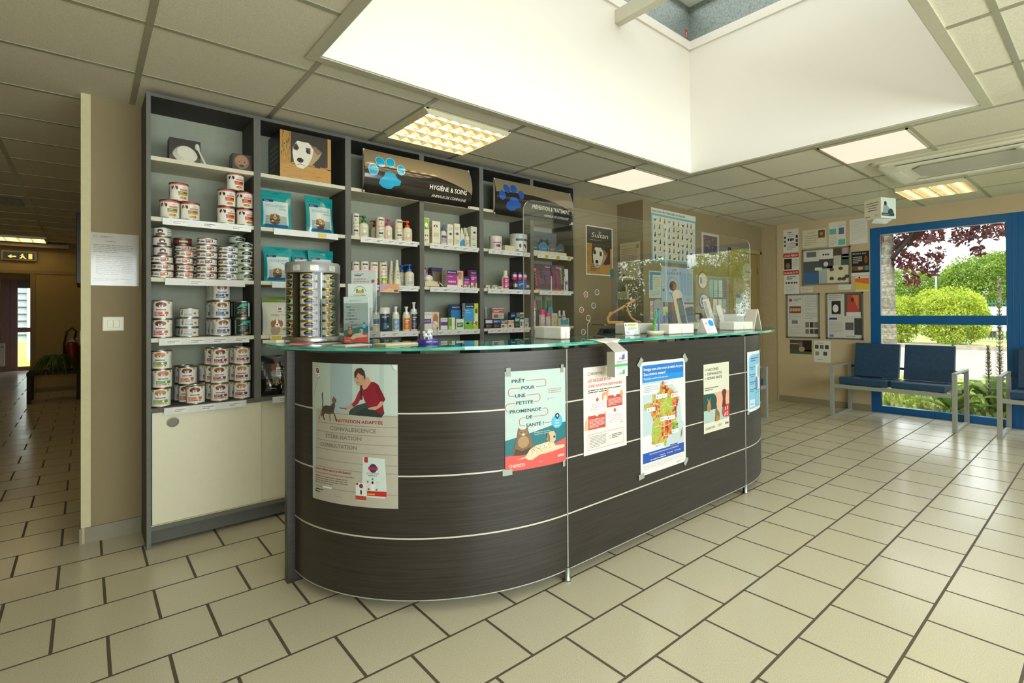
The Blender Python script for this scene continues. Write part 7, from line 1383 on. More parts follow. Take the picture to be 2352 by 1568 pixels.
b = MB(); b.prism([(-0.04, 0), (0.045, 0), (0.01, 0.09), (0.004, 0.09)], -0.05, 0.05, C('#e6e4de'), axis='x'); P = Print(b, tilt_map((-0.05, -0.04, 0.0), (1, 0, 0), (0, 0.045, 0.09), (0, -1, 0.5))); P.rect(0.004, 0.004, 0.096, 0.09, C('#eceae6')); P.ell(0.07, 0.068, 0.024, 0.022, C('#2a9ae0'), 2); P.rect(0.02, 0.06, 0.028, 0.072, C('#c03a3a'), 2); P.lines(0.01, 0.018, 0.08, 0.026, 1, C('#d08a9a'), 2); b.build('holder', M_PLAST, t, weld=False)
# tall leaflet racks leaning behind the screens, on the desk
DT = 0.735 + 0.0005
def lean(label, x, y, z0, w, h, ang, base, art=None, th=0.02, rz=-0.75, name='leaflet_display', lift=0.0, round_=False):
    t = thing(name, label, 'display', (x, y, z0), rz)
    b = MB(); ca, sa = math.cos(ang), math.sin(ang)
    f = lambda u, v, n: (u * ca + v * sa, -n, lift - u * sa + v * ca)
    pts = [(-w / 2, 0), (w / 2, 0), (w / 2, h)] + ([(w / 2 * math.cos(a), h + w / 2 * math.sin(a)) for a in [PI * i / 10 for i in range(1, 10)]] if round_ else []) + [(-w / 2, h)]
    n = len(pts); tri = [tuple(q) for q in tessellate_polygon([[Vector((*p, 0)) for p in pts]])]
    b.add([f(p, q, th) for p, q in pts] + [f(p, q, 0) for p, q in pts], tri + [tuple(reversed([i + n for i in q])) for q in tri] + [(i, n + i, n + (i + 1) % n, (i + 1) % n) for i in range(n)], base)
    if art: art(Print(b, lambda u, v, hh: Vector(f(u - w / 2, v, th + hh)), t=0.0), w, h)
    b.build('panel', M_CARD, t)
    b = MB(); b.box(-0.02, 0.05, -0.045, 0.03, 0, 0.012, C('#8a8a80'))
    if lift: b.box(0.0, 0.03, -0.02, 0.0, 0, lift + 0.02, C('#5a5c58'))
    b.build('stand', M_PLAST, t)
a_gr = lambda P, w, h: (P.rect(w * 0.35, h * 0.1, w * 0.92, h * 0.9, C('#2c3a2a'), 1), P.rect(w * 0.4, h * 0.45, w * 0.85, h * 0.85, C('#4a6a3c'), 2), P.rect(w * 0.4, h * 0.12, w * 0.85, h * 0.35, C('#24402c'), 2))
lean('tall leaning display with green plant leaflets and cream border, behind the middle foot block', 3.33, 2.36, DT, 0.075, 0.30, -0.20, C('#cdbb9c'), a_gr, lift=0.31, round_=True)
lean('second leaning dark green leaflet display, right of the taller one', 3.43, 2.34, DT, 0.085, 0.20, -0.28, C('#1f3a2c'), lambda P, w, h: P.rect(w * 0.1, h * 0.3, w * 0.9, h * 0.95, C('#2c3a34'), 1), lift=0.31)
lean('grey rounded leaning paddle left of the green leaflet displays', 3.02, 2.37, DT, 0.07, 0.22, -0.02, C('#8f8c84'), None, lift=0.31, round_=True)
lean('narrow leaning leaflet rack with colourful covers, between paddle and green displays', 3.13, 2.42, DT, 0.08, 0.20, 0.0, C('#b8c0b0'), lambda P, w, h: (P.rect(w * 0.1, h * 0.7, w * 0.9, h * 0.95, C('#b8c83c')), P.rect(w * 0.1, h * 0.4, w * 0.9, h * 0.68, C('#3a6aa8')), P.rect(w * 0.1, h * 0.1, w * 0.9, h * 0.38, C('#a8a04a'))), lift=0.31)
lean('dark leaning leaflet holder with a photo, left of the tall green display', 3.19, 2.34, DT, 0.06, 0.17, -0.24, C('#3a3430'), lambda P, w, h: P.rect(w * 0.1, h * 0.05, w * 0.9, h * 0.4, C('#7a6a4a')), lift=0.31)
lean('tall white leaning leaflet rack seen edge-on, behind the blue-dot card holder', 3.62, 2.28, DT, 0.055, 0.28, -0.26, C('#d6d2c6'), lambda P, w, h: P.rect(w * 0.1, h * 0.5, w * 0.5, h * 0.95, C('#a8988a')), lift=0.30)
lean('white inner part of the leaning rack, right of the tall edge-on one', 3.66, 2.20, DT, 0.04, 0.23, -0.28, C('#e2ded2'), None, lift=0.30)
t = thing('folded_menu_tent', 'tall folded white and pink card tent at the far right end of the glass', 'card tent', (3.63, 1.95, GT), -0.2)
b = MB()
for s in (-1, 1): b.add([(s * 0.045, -0.05, 0), (s * 0.045, 0.05, 0), (s * 0.006, 0.05, 0.15), (s * 0.006, -0.05, 0.15), (s * 0.040, -0.05, 0), (s * 0.040, 0.05, 0), (0, 0.05, 0.146), (0, -0.05, 0.146)], [(0, 1, 2, 3), (7, 6, 5, 4), (0, 3, 7, 4), (1, 5, 6, 2), (2, 6, 7, 3), (0, 4, 5, 1)], C('#dcd4c4') if s < 0 else C('#e6e2d4'))
b.build('card_tent', M_CARD, t)
# desk equipment
t = thing('monitor', 'black monitor lying low behind the counter glass, under the wooden joint model', 'monitor', (2.62, 2.42, DT), -0.3)
b = MB(); b.prism([(-0.15, 0.29), (-0.11, 0.362), (0.12, 0.362), (0.15, 0.29)], -0.02, 0.04, C('#1c1b1a'), axis='y'); b.build('casing', M_PLAST, t, bevel=0.004); b = MB(); b.cyl(0, 0.01, 0.0, 0.30, 0.018, C('#2a2a2a')); b.box(-0.1, 0.1, -0.06, 0.08, 0, 0.012, C('#222')if False else C('#222222')); b.build('stand', M_PLAST, t)
t = thing('raised_glass_shelf', 'dark glass shelf on a metal post carrying the wooden joint model', 'shelf', (2.84, 2.56, DT), -0.3)
b = MB(); b.box(-0.20, 0.16, -0.08, 0.10, 0.378, 0.385, C('#1f2a26')); b.build('shelf_plate', M_GLOSS, t); b = MB(); b.cyl(0.0, 0.02, 0, 0.378, 0.009, STEEL); b.build('post', M_METAL, t)
t = thing('wooden_joint_model', 'pale wooden articulated leg model with bolted joints, on the dark glass shelf', 'wooden model', (2.88, 2.56, DT + 0.3855), -0.55); wd = C('#c99a5c')
b = MB(); b.box(-0.15, -0.02, -0.02, 0.02, 0, 0.02, wd); b.build('base_bar', M_MATTE, t, bevel=0.006)
for nm, pts, r in (('lower_link', [(-0.14, 0, 0.01), (-0.145, 0, 0.045), (-0.12, 0, 0.075)], 0.011), ('long_link', [(-0.135, 0, 0.065), (-0.06, 0, 0.105), (0.005, 0, 0.14)], 0.009), ('upper_link', [(0.0, 0.003, 0.138), (0.06, 0.003, 0.172)], 0.010), ('curved_link', [(0.0, -0.003, 0.138), (0.012, -0.003, 0.09), (0.035, -0.003, 0.045), (0.07, -0.003, 0.02), (0.10, -0.003, 0.01)], 0.009)):
    b = MB(); b.tube(pts, r, wd, 10); b.sphere(pts[-1], r * 1.4, wd, sc=(1, 0.6, 1)); b.build(nm, M_MATTE, t)
b = MB()
for x, z in ((0.0, 0.14),): b.sphere((x, -0.014, z), 0.006, C('#2a2420'))
b.build('bolt', M_PLAST, t)
t = thing('paper_box', 'white box standing behind the far acrylic screen', 'box', (3.82, 2.27, GT), 0.0)
b = MB(); b.box(-0.20, 0.16, -0.06, 0.06, 0, 0.115, C('#d8dcd4')); b.build('carton', M_CARD, t, bevel=0.003)
t = thing('food_sachet', 'crumpled pink and white packet lying on the white box behind the far screen', 'packet', (3.71, 2.27, GT + 0.1155), 0.3)
b = MB(); b.sphere((0, 0, 0.04), 0.05, C('#c9b4b0'), sc=(1.3, 0.8, 0.8)) if False else b.sphere((0, 0, 0.028), 0.03, C('#c9b4b0'), sc=(1.5, 0.8, 0.9)); b.sphere((0.045, -0.01, 0.024), 0.024, C('#d8d4cc'), sc=(1.2, 0.7, 0.85)); b.build('packet_body', M_GLOSS, t)
t = thing('display_jar', 'dark printed jar with gold lettering left of the white box', 'jar', (3.55, 2.42, DT), 0)
b = MB(); b.lathe([(0.07, 0), (0.07, 0.44), (0.062, 0.46)], 24, C('#1c1a17')); P = Print(b, cyl_map(0, 0, 0.0705, math.radians(-150)), curved=0.01, t=0.0); P.rect(0, 0.30, 0.05, 0.45, C('#a8783c')); P.lines(0.02, 0.36, 0.11, 0.41, 4, C('#e0dcc8'), 2); b.build('jar_body', M_CARD, t)

# ------------------------------------------------------------------ papers on the walls
def wallsheet(name, label, cat, o, u, n, w, h, base, art, group=None, frame=None, mat=None):
    t = thing(name, label, cat, o, 0, group); b = MB(); P = Print(b, plane_map((0, 0, 0), u, n), t=0.001, step=0.0004); P.sheet(w, h, base); random.seed(int(abs(o[0] * 1000 + o[1] * 770 + o[2] * 310))); art(P, w, h); b.build('printed_sheet', mat or M_PAPER, t, weld=False)
    if frame:
        U, N = Vector(u), Vector(n); b = MB(); fw = 0.018
        for (a0, b0, a1, b1) in ((0, 0, w, fw), (0, h - fw, w, h), (0, 0, fw, h), (w - fw, 0, w, h)):
            p = [U * a + Vector((0, 0, c)) + N * k for k in (0, 0.014) for a, c in ((a0, b0), (a1, b0), (a1, b1), (a0, b1))]
            b.add([tuple(q) for q in p], [(3, 2, 1, 0), (4, 5, 6, 7), (0, 1, 5, 4), (1, 2, 6, 5), (2, 3, 7, 6), (3, 0, 4, 7)], frame)
        b.build('frame', M_METAL, t)
    return t
BK = ((1, 0, 0), (0, -1, 0)); RT = ((0, -1, 0), (-1, 0, 0)); SD = ((0, -1, 0), (-1, 0, 0))
def a_text(P, w, h): P.lines(w * 0.1, h * 0.08, w * 0.9, h * 0.9, 14, GREY, 1, 0.25)
def a_sultan(P, w, h):
    P.rect(0.012, 0.012, w - 0.012, h - 0.012, C('#221f1e'), 1)
    P.text("I'm", w * 0.5, h * 0.86, 0.024, C('#e6dfc8'), 5, 'c', slant=0.3); P.text('Sultan', w * 0.5, h * 0.77, 0.052, C('#f0e6d0'), 5, 'c', w=w * 0.62, slant=0.25); P.lines(w * 0.15, h * 0.705, w * 0.85, h * 0.725, 1, C('#b8b0a0'), 5)
    b2 = Print(P.mb, lambda u, v, hh: P.mp(0.012 + u, 0.012 + v, hh + P.t + 0.0008), t=0.0, step=0.0003); a_dog(b2, w - 0.024, h * 0.62); P.lines(w * 0.14, h * 0.08, w * 0.5, h * 0.22, 4, C('#6a4a24'), 14); P.ell(w * 0.96, h * 0.06, 0.03, 0.05, C('#3a8a8a'), 14)
wallsheet('poster', 'poster of a puppy over a plank with the handwritten word Sultan', 'poster', (3.70, BY - 0.001, 1.60), *BK, 0.40, 0.515, WHITE, a_sultan)
wallsheet('notice_sheet', 'yellowed printed sheet on the side of the wall projection, above the light switches', 'notice', (4.179, 3.80, 1.555), *SD, 0.285, 0.40, C('#d6c8a4'), lambda P, w, h: (P.text('INFOS', w * 0.12, h * 0.9, 0.016, C('#b07a60'), 2), P.lines(w * 0.1, h * 0.45, w * 0.85, h * 0.86, 9, C('#7a6a50'), 1, 0.25), P.lines(w * 0.3, h * 0.08, w * 0.85, h * 0.38, 7, C('#8a7a5c'), 1, 0.25), P.ell(w * 0.2, h * 0.12, 0.02, 0.02, C('#5a3a2a'), 2), P.ell(w * 0.88, h * 0.88, 0.02, 0.025, C('#8aa070'), 2)))
t = thing('wall_phone_cradle', 'beige wall switch box with small display under the yellowed sheet', 'wall switch', (4.18, 3.76, 1.345)); b = MB(); wc_ = C('#c9bd96')
b.box(-0.03, 0, 0.0, 0.07, 0.0, 0.085, wc_); b.build('left_box', M_PLAST, t, bevel=0.004); b = MB(); b.box(-0.03, 0, -0.085, -0.003, 0.0, 0.088, wc_); b.build('right_box', M_PLAST, t, bevel=0.004); b = MB(); b.box(-0.028, 0, -0.06, -0.012, 0.09, 0.15, wc_, cols=[wc_, wc_, wc_, wc_, C('#4a4a3c'), wc_]); b.build('display', M_PLAST, t)
PY = 3.474
def a_cats(P, w, h):
    P.rect(0, 0, w, h * 0.9, C('#7ab8bc'), 1); P.rect(0.02, 0.025, w - 0.02, h * 0.86, C('#dcdcc8'), 2); P.text('Les races de chats dans le monde', 0.015, h * 0.925, 0.032, INK, 3, w=w * 0.72)
    cols = ('#2c2a28', '#6a5a4a', '#8a6a44', '#5c6468', '#9a9a90', '#b07a4a', '#3a3430')
    for r in range(6):
        if r: P.rect(0.02, h * (0.86 - r * 0.138) - 0.001, w - 0.02, h * (0.86 - r * 0.138) + 0.001, C('#a8c0b4'), 3)
        for c in range(9):
            x = 0.06 + c * (w - 0.1) / 8.6 + random.uniform(-.008, .008); y = h * (0.86 - (r + 0.62) * 0.138) + random.uniform(-.008, .008); k = C(random.choice(cols)); s = 0.022
            if (c + r) % 3: P.ell(x, y, s * 0.55, s * 0.9, k, 4, 10); P.ell(x + s * 0.1, y + s * 1.1, s * 0.4, s * 0.38, k, 5, 8); P.poly([(x - s * 0.2, y + s * 1.3), (x - s * 0.1, y + s * 1.75), (x + s * 0.1, y + s * 1.4)], k, 5); P.line([(x - s * 0.4, y - s * 0.7), (x - s * 1.0, y - s * 0.3)], s * 0.25, k, 4)
            else: P.ell(x, y, s * 0.95, s * 0.42, k, 4, 10); P.ell(x + s * 0.9, y + s * 0.5, s * 0.35, s * 0.32, k, 5, 8); P.line([(x - s * 0.9, y), (x - s * 1.3, y + s * 0.6)], s * 0.2, k, 4); P.rect(x - s * 0.6, y - s * 0.9, x - s * 0.4, y, k, 4); P.rect(x + s * 0.4, y - s * 0.9, x + s * 0.6, y, k, 4)
wallsheet('poster', 'large poster of cat breeds titled Les races de chats dans le monde', 'poster', (4.315, PY, 1.755), *BK, 0.825, 0.57, C('#dfe0d2'), a_cats)
wallsheet('framed_picture', 'purple picture in a white frame right of the cat breeds poster', 'picture', (5.26, PY, 1.875), *BK, 0.385, 0.285, C('#d0ccc0'), lambda P, w, h: (P.rect(0.04, 0.03, w - 0.04, h - 0.03, C('#5a4a5c')), [P.ell(random.uniform(0.05, w - 0.05), random.uniform(0.05, h - 0.05), 0.012, 0.012, C(random.choice(('#8a6a8c', '#a8845c', '#4a3a5a'))), 2, 8) for _ in range(40)]))
wallsheet('notice_sheet', 'small blue and cream sheet left of the pale blue dog poster', 'notice', (4.27, PY, 1.36), *BK, 0.21, 0.288, C('#cfd6c8'), lambda P, w, h: (P.rect(0.01, h * 0.86, w - 0.01, h * 0.96, C('#4a8ab4')), P.rect(0.01, h * 0.28, w * 0.28, h * 0.86, C('#5a94bc')), P.rect(w * 0.3, h * 0.28, w - 0.01, h * 0.84, C('#d8d4b4')), P.lines(w * 0.34, h * 0.32, w * 0.9, h * 0.8, 6, GREY, 2, 0.2), P.lines(0.02, 0.02, w - 0.02, h * 0.25, 4, C('#7aa4c0'), 2, 0.3)))
def a_v(P, w, h):
    P.text('2024', w * 0.38, h * 0.88, 0.03, INK, 3, 'c', slant=0.2); P.text('La tête en V', w * 0.38, h * 0.78, 0.04, C('#2a3a6c'), 3, 'c', w=w * 0.42, slant=0.2); P.ring(w * 0.34, h * 0.46, 0.10, 0.10, 0.004, C('#3a3a4a'), 3, 30); P.ell(w * 0.34, h * 0.46, 0.065, 0.055, C('#6a4a3a'), 4); P.ell(w * 0.30, h * 0.44, 0.03, 0.03, C('#3a3434'), 5); P.ell(w * 0.38, h * 0.44, 0.028, 0.035, C('#a87a54'), 5); P.rect(w * 0.2, h * 0.28, w * 0.5, h * 0.34, C('#d0dfe6'), 4)
    for c in range(4): P.lines(w * (0.58 + c * 0.10), h * 0.2, w * (0.66 + c * 0.10), h * 0.84, 26, C('#7a9ab4'), 2, 0.35)
    P.rect(0.015, h * 0.3, 0.05, h * 0.37, C('#2a8ab4'), 3); P.text('DP', w * 0.78, h * 0.05, 0.025, C('#2a6a9c'), 3)
wallsheet('poster', 'pale blue calendar poster with a round picture of dogs, headed 2024', 'poster', (4.485, PY, 1.318), *BK, 0.595, 0.392, C('#b4cad6'), a_v)
wallsheet('notice_sheet', 'white sheet with two red prohibition signs, above the pens', 'notice', (4.288, PY, 1.132), *BK, 0.152, 0.194, C('#e2e2da'), lambda P, w, h: ([(P.ring(x, h * 0.6, 0.032, 0.034, 0.007, C('#c0303a'), 2, 20), P.line([(x - 0.02, h * 0.6 + 0.022), (x + 0.02, h * 0.6 - 0.022)], 0.006, C('#c0303a'), 2)) for x in (0.04, 0.113)], P.lines(0.01, h * 0.88, w - 0.01, h * 0.93, 1, INK, 2), P.lines(0.01, 0.02, w - 0.01, h * 0.3, 5, GREY, 2)))
wallsheet('poster', 'white poster with red letters reading TRADITION, partly hidden behind leaflet displays', 'poster', (4.725, PY, 1.085), *BK, 0.36, 0.212, C('#d8d8d8'), lambda P, w, h: (P.text('LES TRADITIONS', w * 0.5, h * 0.72, 0.035, C('#b8545c'), 2, 'c', w=w * 0.9), P.lines(w * 0.2, h * 0.5, w * 0.8, h * 0.6, 1, INK, 2), P.rect(w * 0.08, h * 0.28, w * 0.92, h * 0.4, C('#d86a7c'), 2), P.rect(w * 0.08, h * 0.1, w * 0.92, h * 0.2, C('#b8b8b4'), 2)))
def a_round(P, w, h): P.ell(w / 2, h / 2, w / 2, h / 2, C('#5a4444'), 1, 28); P.ell(w / 2 + 0.01, h / 2, w / 2 - 0.02, h / 2 - 0.015, C('#d8d4c8'), 2, 28); P.ell(w * 0.35, h * 0.5, 0.02, 0.045, C('#6a5044'), 3); P.lines(w * 0.5, h * 0.35, w * 0.9, h * 0.7, 5, GREY, 3, 0.25)
for i, (x, z, ww, hh, lb) in enumerate(((5.165, 1.475, 0.21, 0.215, 'upper round red-rimmed card beside the leaflet board'), (5.19, 1.245, 0.20, 0.19, 'lower round red and blue card beside the leaflet board'))):
    t = thing('round_card', lb, 'card', (x + ww / 2, PY, z + hh / 2)); b = MB()
    b.prism([(ww / 2 * math.cos(2 * PI * k / 28), hh / 2 * math.sin(2 * PI * k / 28)) for k in range(28)], -0.002, 0, C('#8a2f34') if i == 0 else C('#4a4a74'), axis='y')
    P = Print(b, plane_map((-ww / 2, -0.002, -hh / 2), (1, 0, 0), (0, -1, 0)), t=0.0); P.ell(ww / 2 + 0.008, hh / 2, ww / 2 - 0.018, hh / 2 - 0.016, C('#d8d4c8'), 1, 26); P.ell(ww * 0.36, hh * 0.5, 0.02, 0.045, C('#6a5044'), 2); P.lines(ww * 0.5, hh * 0.35, ww * 0.85, hh * 0.7, 5, GREY, 2, 0.25); b.build('card_disc', M_PAPER, t, weld=False)
wallsheet('leaflet_board', 'board of small leaflets and photos between the round cards and the door', 'leaflet board', (5.40, PY, 1.13), *BK, 0.42, 0.50, C('#6c6a5c'), lambda P, w, h: [(P.rect(a * w, c * h, (a + ww) * w, (c + hh) * h, C(k), 2), P.lines((a + 0.02) * w, (c + 0.02) * h, (a + ww - 0.02) * w, (c + hh * 0.4) * h, 3, GREY, 3)) for a, c, ww, hh, k in ((0.04, 0.52, 0.2, 0.42, '#7ab0a8'), (0.28, 0.52, 0.2, 0.42, '#9cc0b8'), (0.54, 0.52, 0.2, 0.42, '#b8d0c8'), (0.04, 0.05, 0.16, 0.42, '#8a3a34'), (0.24, 0.05, 0.22, 0.42, '#d8d4c4'), (0.5, 0.05, 0.2, 0.42, '#dcd8cc'), (0.74, 0.05, 0.22, 0.42, '#8ab09c'))])
wallsheet('notice_sheet', 'translucent blue and white sheet on the door beyond the far screen', 'notice', (6.08, 3.497, 1.02), *BK, 0.30, 0.42, C('#a8b8a8'), lambda P, w, h: (P.rect(0, h * 0.88, w * 0.4, h, C('#2a4a8c')), P.lines(w * 0.5, h * 0.6, w * 0.9, h * 0.75, 2, INK, 2), P.lines(w * 0.1, h * 0.1, w * 0.9, h * 0.5, 6, GREY, 2)))
t = thing('round_door_plate', 'round pale plate hanging on the door at the end of the back wall', 'plate', (6.36, 3.4985, 1.74)); b = MB(); b.prism([(0.12 * math.cos(2 * PI * i / 28), 0.12 * math.sin(2 * PI * i / 28)) for i in range(28)], -0.008, 0, C('#b9b8a4'), axis='y'); b.rect = None; b.box(-0.05, 0.11, -0.009, -0.008, -0.004, 0.006, INK); b.build('plate_disc', M_PLAST, t)
# notice wall by the window
def NW(name, label, y1, y0, z0, z1, base, art, frame=None, cat='notice'): return wallsheet(name, label, cat, (RX - 0.001, y1, z0), *RT, y1 - y0, z1 - z0, base, art, None, frame)
PAPR = C('#dcdad0')
def pics(P, w, h, cells):
    for (a, c, ww, hh, k) in cells: P.rect(a * w, c * h, (a + ww) * w, (c + hh) * h, C(k), 2)
NW('notice_sheet', 'white sheet with small dark pictures, upper left by the corner', 3.18, 2.97, 2.0, 2.31, PAPR, lambda P, w, h: (P.lines(w * 0.3, h * 0.82, w * 0.7, h * 0.9, 1, INK), P.text('ANIMAUX', w * 0.5, h * 0.74, 0.014, INK, 2, 'c'), P.text('RELAIS', w * 0.5, h * 0.66, 0.014, INK, 2, 'c'), pics(P, w, h, [(0.06, 0.6, 0.12, 0.1, '#3a3a3a'), (0.06, 0.42, 0.12, 0.1, '#4a5a5a'), (0.06, 0.25, 0.12, 0.1, '#3c4a54'), (0.82, 0.6, 0.14, 0.12, '#2a2a2c'), (0.82, 0.42, 0.14, 0.12, '#3a4448'), (0.82, 0.25, 0.14, 0.12, '#2c2c2c'), (0.3, 0.5, 0.12, 0.1, '#2a2a2a'), (0.46, 0.48, 0.12, 0.12, '#2a2a2a'), (0.6, 0.5, 0.1, 0.1, '#3a3a3a')]), P.rect(w * 0.2, h * 0.36, w * 0.8, h * 0.375, INK, 2), P.lines(w * 0.25, h * 0.1, w * 0.8, h * 0.3, 3, GREY)))
NW('notice_sheet', 'cream landscape sheet with a brown animal photo in its corner, top row', 2.915, 2.61, 2.035, 2.27, C('#d8d0b4'), lambda P, w, h: (P.text('PENSION', w * 0.35, h * 0.78, 0.016, GREY, 2, 'c'), P.lines(w * 0.1, h * 0.1, w * 0.6, h * 0.7, 5, C('#7a7258'), 1, 0.2), P.rect(w * 0.66, h * 0.5, w * 0.94, h * 0.92, C('#6a4e30'), 2), P.ell(w * 0.8, h * 0.72, 0.02, 0.022, C('#b09068'), 3)))
NW('notice_sheet', 'white two-column leaflet with turquoise blocks, top row', 2.582, 2.375, 2.01, 2.33, C('#dcdccc'), lambda P, w, h: (pics(P, w, h, [(0.05, 0.52, 0.4, 0.22, '#6ab4a4'), (0.56, 0.08, 0.4, 0.22, '#6ab4a4'), (0.6, 0.5, 0.3, 0.25, '#5a6a94')]), P.lines(w * 0.08, h * 0.08, w * 0.45, h * 0.45, 6, GREY, 1, 0.2), P.lines(w * 0.55, h * 0.8, w * 0.92, h * 0.92, 3, GREY, 1, 0.2)))
NW('notice_sheet', 'plain white handwritten sheet beside the top corner of the blue window', 2.33, 2.125, 2.03, 2.335, PAPR, lambda P, w, h: P.lines(w * 0.1, h * 0.15, w * 0.9, h * 0.92, 13, C('#a8a89c'), 1, 0.15))
NW('notice_sheet', 'red and white lost cat notice reading CHAT PERDU', 3.18, 2.97, 1.70, 1.985, PAPR, lambda P, w, h: (P.rect(0, h * 0.80, w, h, C('#b82a30')), P.text('CHAT PERDU', w * 0.5, h * 0.85, 0.026, WHITE, 3, 'c', w=w * 0.88, bold=True), P.rect(0, 0, w, h * 0.20, C('#b82a30')), P.text('06.66.26.76.71', w * 0.5, h * 0.05, 0.024, WHITE, 3, 'c', w=w * 0.9, bold=True), P.rect(w * 0.05, h * 0.25, w * 0.55, h * 0.76, C('#2a2420'), 2), P.ell(w * 0.3, h * 0.42, 0.03, 0.04, C('#8a6a44'), 3), P.lines(w * 0.6, h * 0.3, w * 0.95, h * 0.75, 6, GREY, 2, 0.25)))
NW('notice_sheet', 'white sheet with a row of small dark prints, below the lost cat notice', 3.175, 2.97, 1.44, 1.695, PAPR, lambda P, w, h: (P.lines(w * 0.2, h * 0.75, w * 0.8, h * 0.95, 2, INK), pics(P, w, h, [(0.1, 0.55, 0.1, 0.08, '#3a3a3a'), (0.25, 0.54, 0.15, 0.1, '#4a4a4a'), (0.45, 0.55, 0.14, 0.08, '#3a3a3a'), (0.65, 0.54, 0.12, 0.1, '#4a4a4a'), (0.8, 0.55, 0.1, 0.08, '#3a3a3a')]), P.lines(w * 0.1, h * 0.1, w * 0.7, h * 0.45, 5, C('#a8a8a0'), 1, 0.2)))
al = C('#b0b0aa')
def a_b1(P, w, h):
    P.rect(0.015, 0.015, w - 0.015, h - 0.015, C('#54585a'), 1)
    pics(P, w, h, [(0.03, 0.66, 0.34, 0.30, '#cfd0c8'), (0.37, 0.70, 0.28, 0.26, '#d8d8ce'), (0.66, 0.78, 0.15, 0.18, '#5a4434'), (0.66, 0.50, 0.15, 0.27, '#c0bcae'), (0.83, 0.80, 0.14, 0.16, '#b89a94'), (0.83, 0.52, 0.15, 0.28, '#3a5a4a'), (0.83, 0.66, 0.15, 0.13, '#3a8ac0'), (0.03, 0.04, 0.31, 0.32, '#3f6694'), (0.35, 0.04, 0.17, 0.40, '#a8b4b4'), (0.52, 0.04, 0.46, 0.46, '#d6d0b0'), (0.36, 0.44, 0.28, 0.26, '#4c4a48')]); P.rect(w * 0.09, h * 0.78, w * 0.30, h * 0.92, C('#6a6c6a'), 3)
    for a, c in ((0.62, 0.40), (0.80, 0.42), (0.62, 0.16), (0.78, 0.14), (0.86, 0.14), (0.92, 0.2)): P.ell(w * a, h * c, 0.028, 0.022, C('#5a4a34'), 4, 12)
    for a in (0.45, 0.5, 0.55): P.ell(w * a, h * 0.82, 0.012, 0.012, INK, 4, 8)
    P.ell(w * 0.5, h * 0.56, 0.03, 0.03, C('#d8d4cc'), 4, 12); P.rect(w * 0.27, h * 0.40, w * 0.42, h * 0.48, C('#cfd8b8'), 4); P.text('OPEN JOB', w * 0.84, h * 0.71, 0.014, WHITE, 5, w=w * 0.12)
NW('framed_notice_board', 'wide aluminium framed notice board full of cards, in the middle of the notice wall', 2.92, 2.32, 1.545, 2.015, PAPR, a_b1, al, 'notice board')
NW('notice_sheet', 'black market poster with a brown horse beside the blue window frame', 2.312, 2.11, 1.64, 1.935, C('#1e1c1c'), lambda P, w, h: (P.text('Marché de Noël', w * 0.45, h * 0.88, 0.018, WHITE, 3, 'c', w=w * 0.75, slant=0.2), P.lines(w * 0.08, h * 0.5, w * 0.6, h * 0.8, 4, C('#d8d4cc'), 2), P.ell(w * 0.82, h * 0.65, 0.02, 0.05, C('#8a4a2c'), 2), P.rect(0, h * 0.2, w, h * 0.4, C('#6a5038'), 1), P.ell(w * 0.5, h * 0.3, 0.03, 0.02, C('#c8a478'), 2), P.rect(0, 0, w, h * 0.12, C('#d8d6cc'), 2), P.ell(w * 0.85, h * 0.3, 0.02, 0.03, C('#3a8a94'), 3)))
NW('notice_sheet', 'orange and yellow leaflet just below the black market poster', 2.27, 2.115, 1.445, 1.635, C('#d8d4cc'), lambda P, w, h: (P.poly([(0, h * 0.1), (w, h * 0.1), (w, h * 0.6), (0, h * 0.78)], C('#d8b83c')), P.poly([(0, h * 0.62), (0, h * 0.85), (w, h * 0.85), (w, h * 0.45)], C('#dd6a34'), 2), P.ell(w * 0.3, h * 0.9, 0.01, 0.01, INK, 3)))
NW('notice_sheet', 'small cream card under the left side of the wide framed board', 2.95, 2.785, 1.455, 1.53, C('#dcd4b8'), lambda P, w, h: P.lines(0.01, 0.01, w - 0.01, h - 0.01, 3, GREY, 1, 0.3))
NW('notice_sheet', 'small white slip under the right side of the wide framed board', 2.47, 2.32, 1.475, 1.535, PAPR, lambda P, w, h: P.lines(0.01, 0.01, w - 0.01, h - 0.01, 3, C('#9a9aa8'), 1, 0.2))
def a_b2(P, w, h):
    P.rect(0.015, 0.015, w - 0.015, h - 0.015, C('#cfcec4'), 1); P.rect(w * 0.5, 0.015, w * 0.505, h, GREY, 2); P.ell(w * 0.12, h * 0.86, 0.025, 0.022, C('#b0504a'), 2); P.lines(w * 0.22, h * 0.83, w * 0.45, h * 0.9, 2, INK, 2)
    P.rect(w * 0.08, h * 0.56, w * 0.44, h * 0.72, C('#7a4a34'), 2); [P.ell(w * (0.14 + 0.08 * i), h * 0.64, 0.02, 0.024, C('#c8a47c'), 3, 10) for i in range(4)]
    P.lines(w * 0.07, h * 0.40, w * 0.45, h * 0.54, 4, GREY, 2, 0.2); P.rect(w * 0.16, h * 0.32, w * 0.34, h * 0.40, C('#7a7a74'), 2); P.lines(w * 0.07, h * 0.05, w * 0.45, h * 0.28, 7, C('#a8a8a0'), 2, 0.2)
    P.lines(w * 0.56, h * 0.62, w * 0.93, h * 0.94, 9, C('#8a8a84'), 2, 0.2); P.lines(w * 0.56, h * 0.42, w * 0.93, h * 0.58, 4, GREY, 2, 0.2); [P.rect(w * (0.57 + 0.13 * i), h * (0.24 if j else 0.10), w * (0.68 + 0.13 * i), h * (0.36 if j else 0.21), C(random.choice(('#3a3630', '#7a7264', '#4a463c'))), 3) for i in range(3) for j in range(2)]
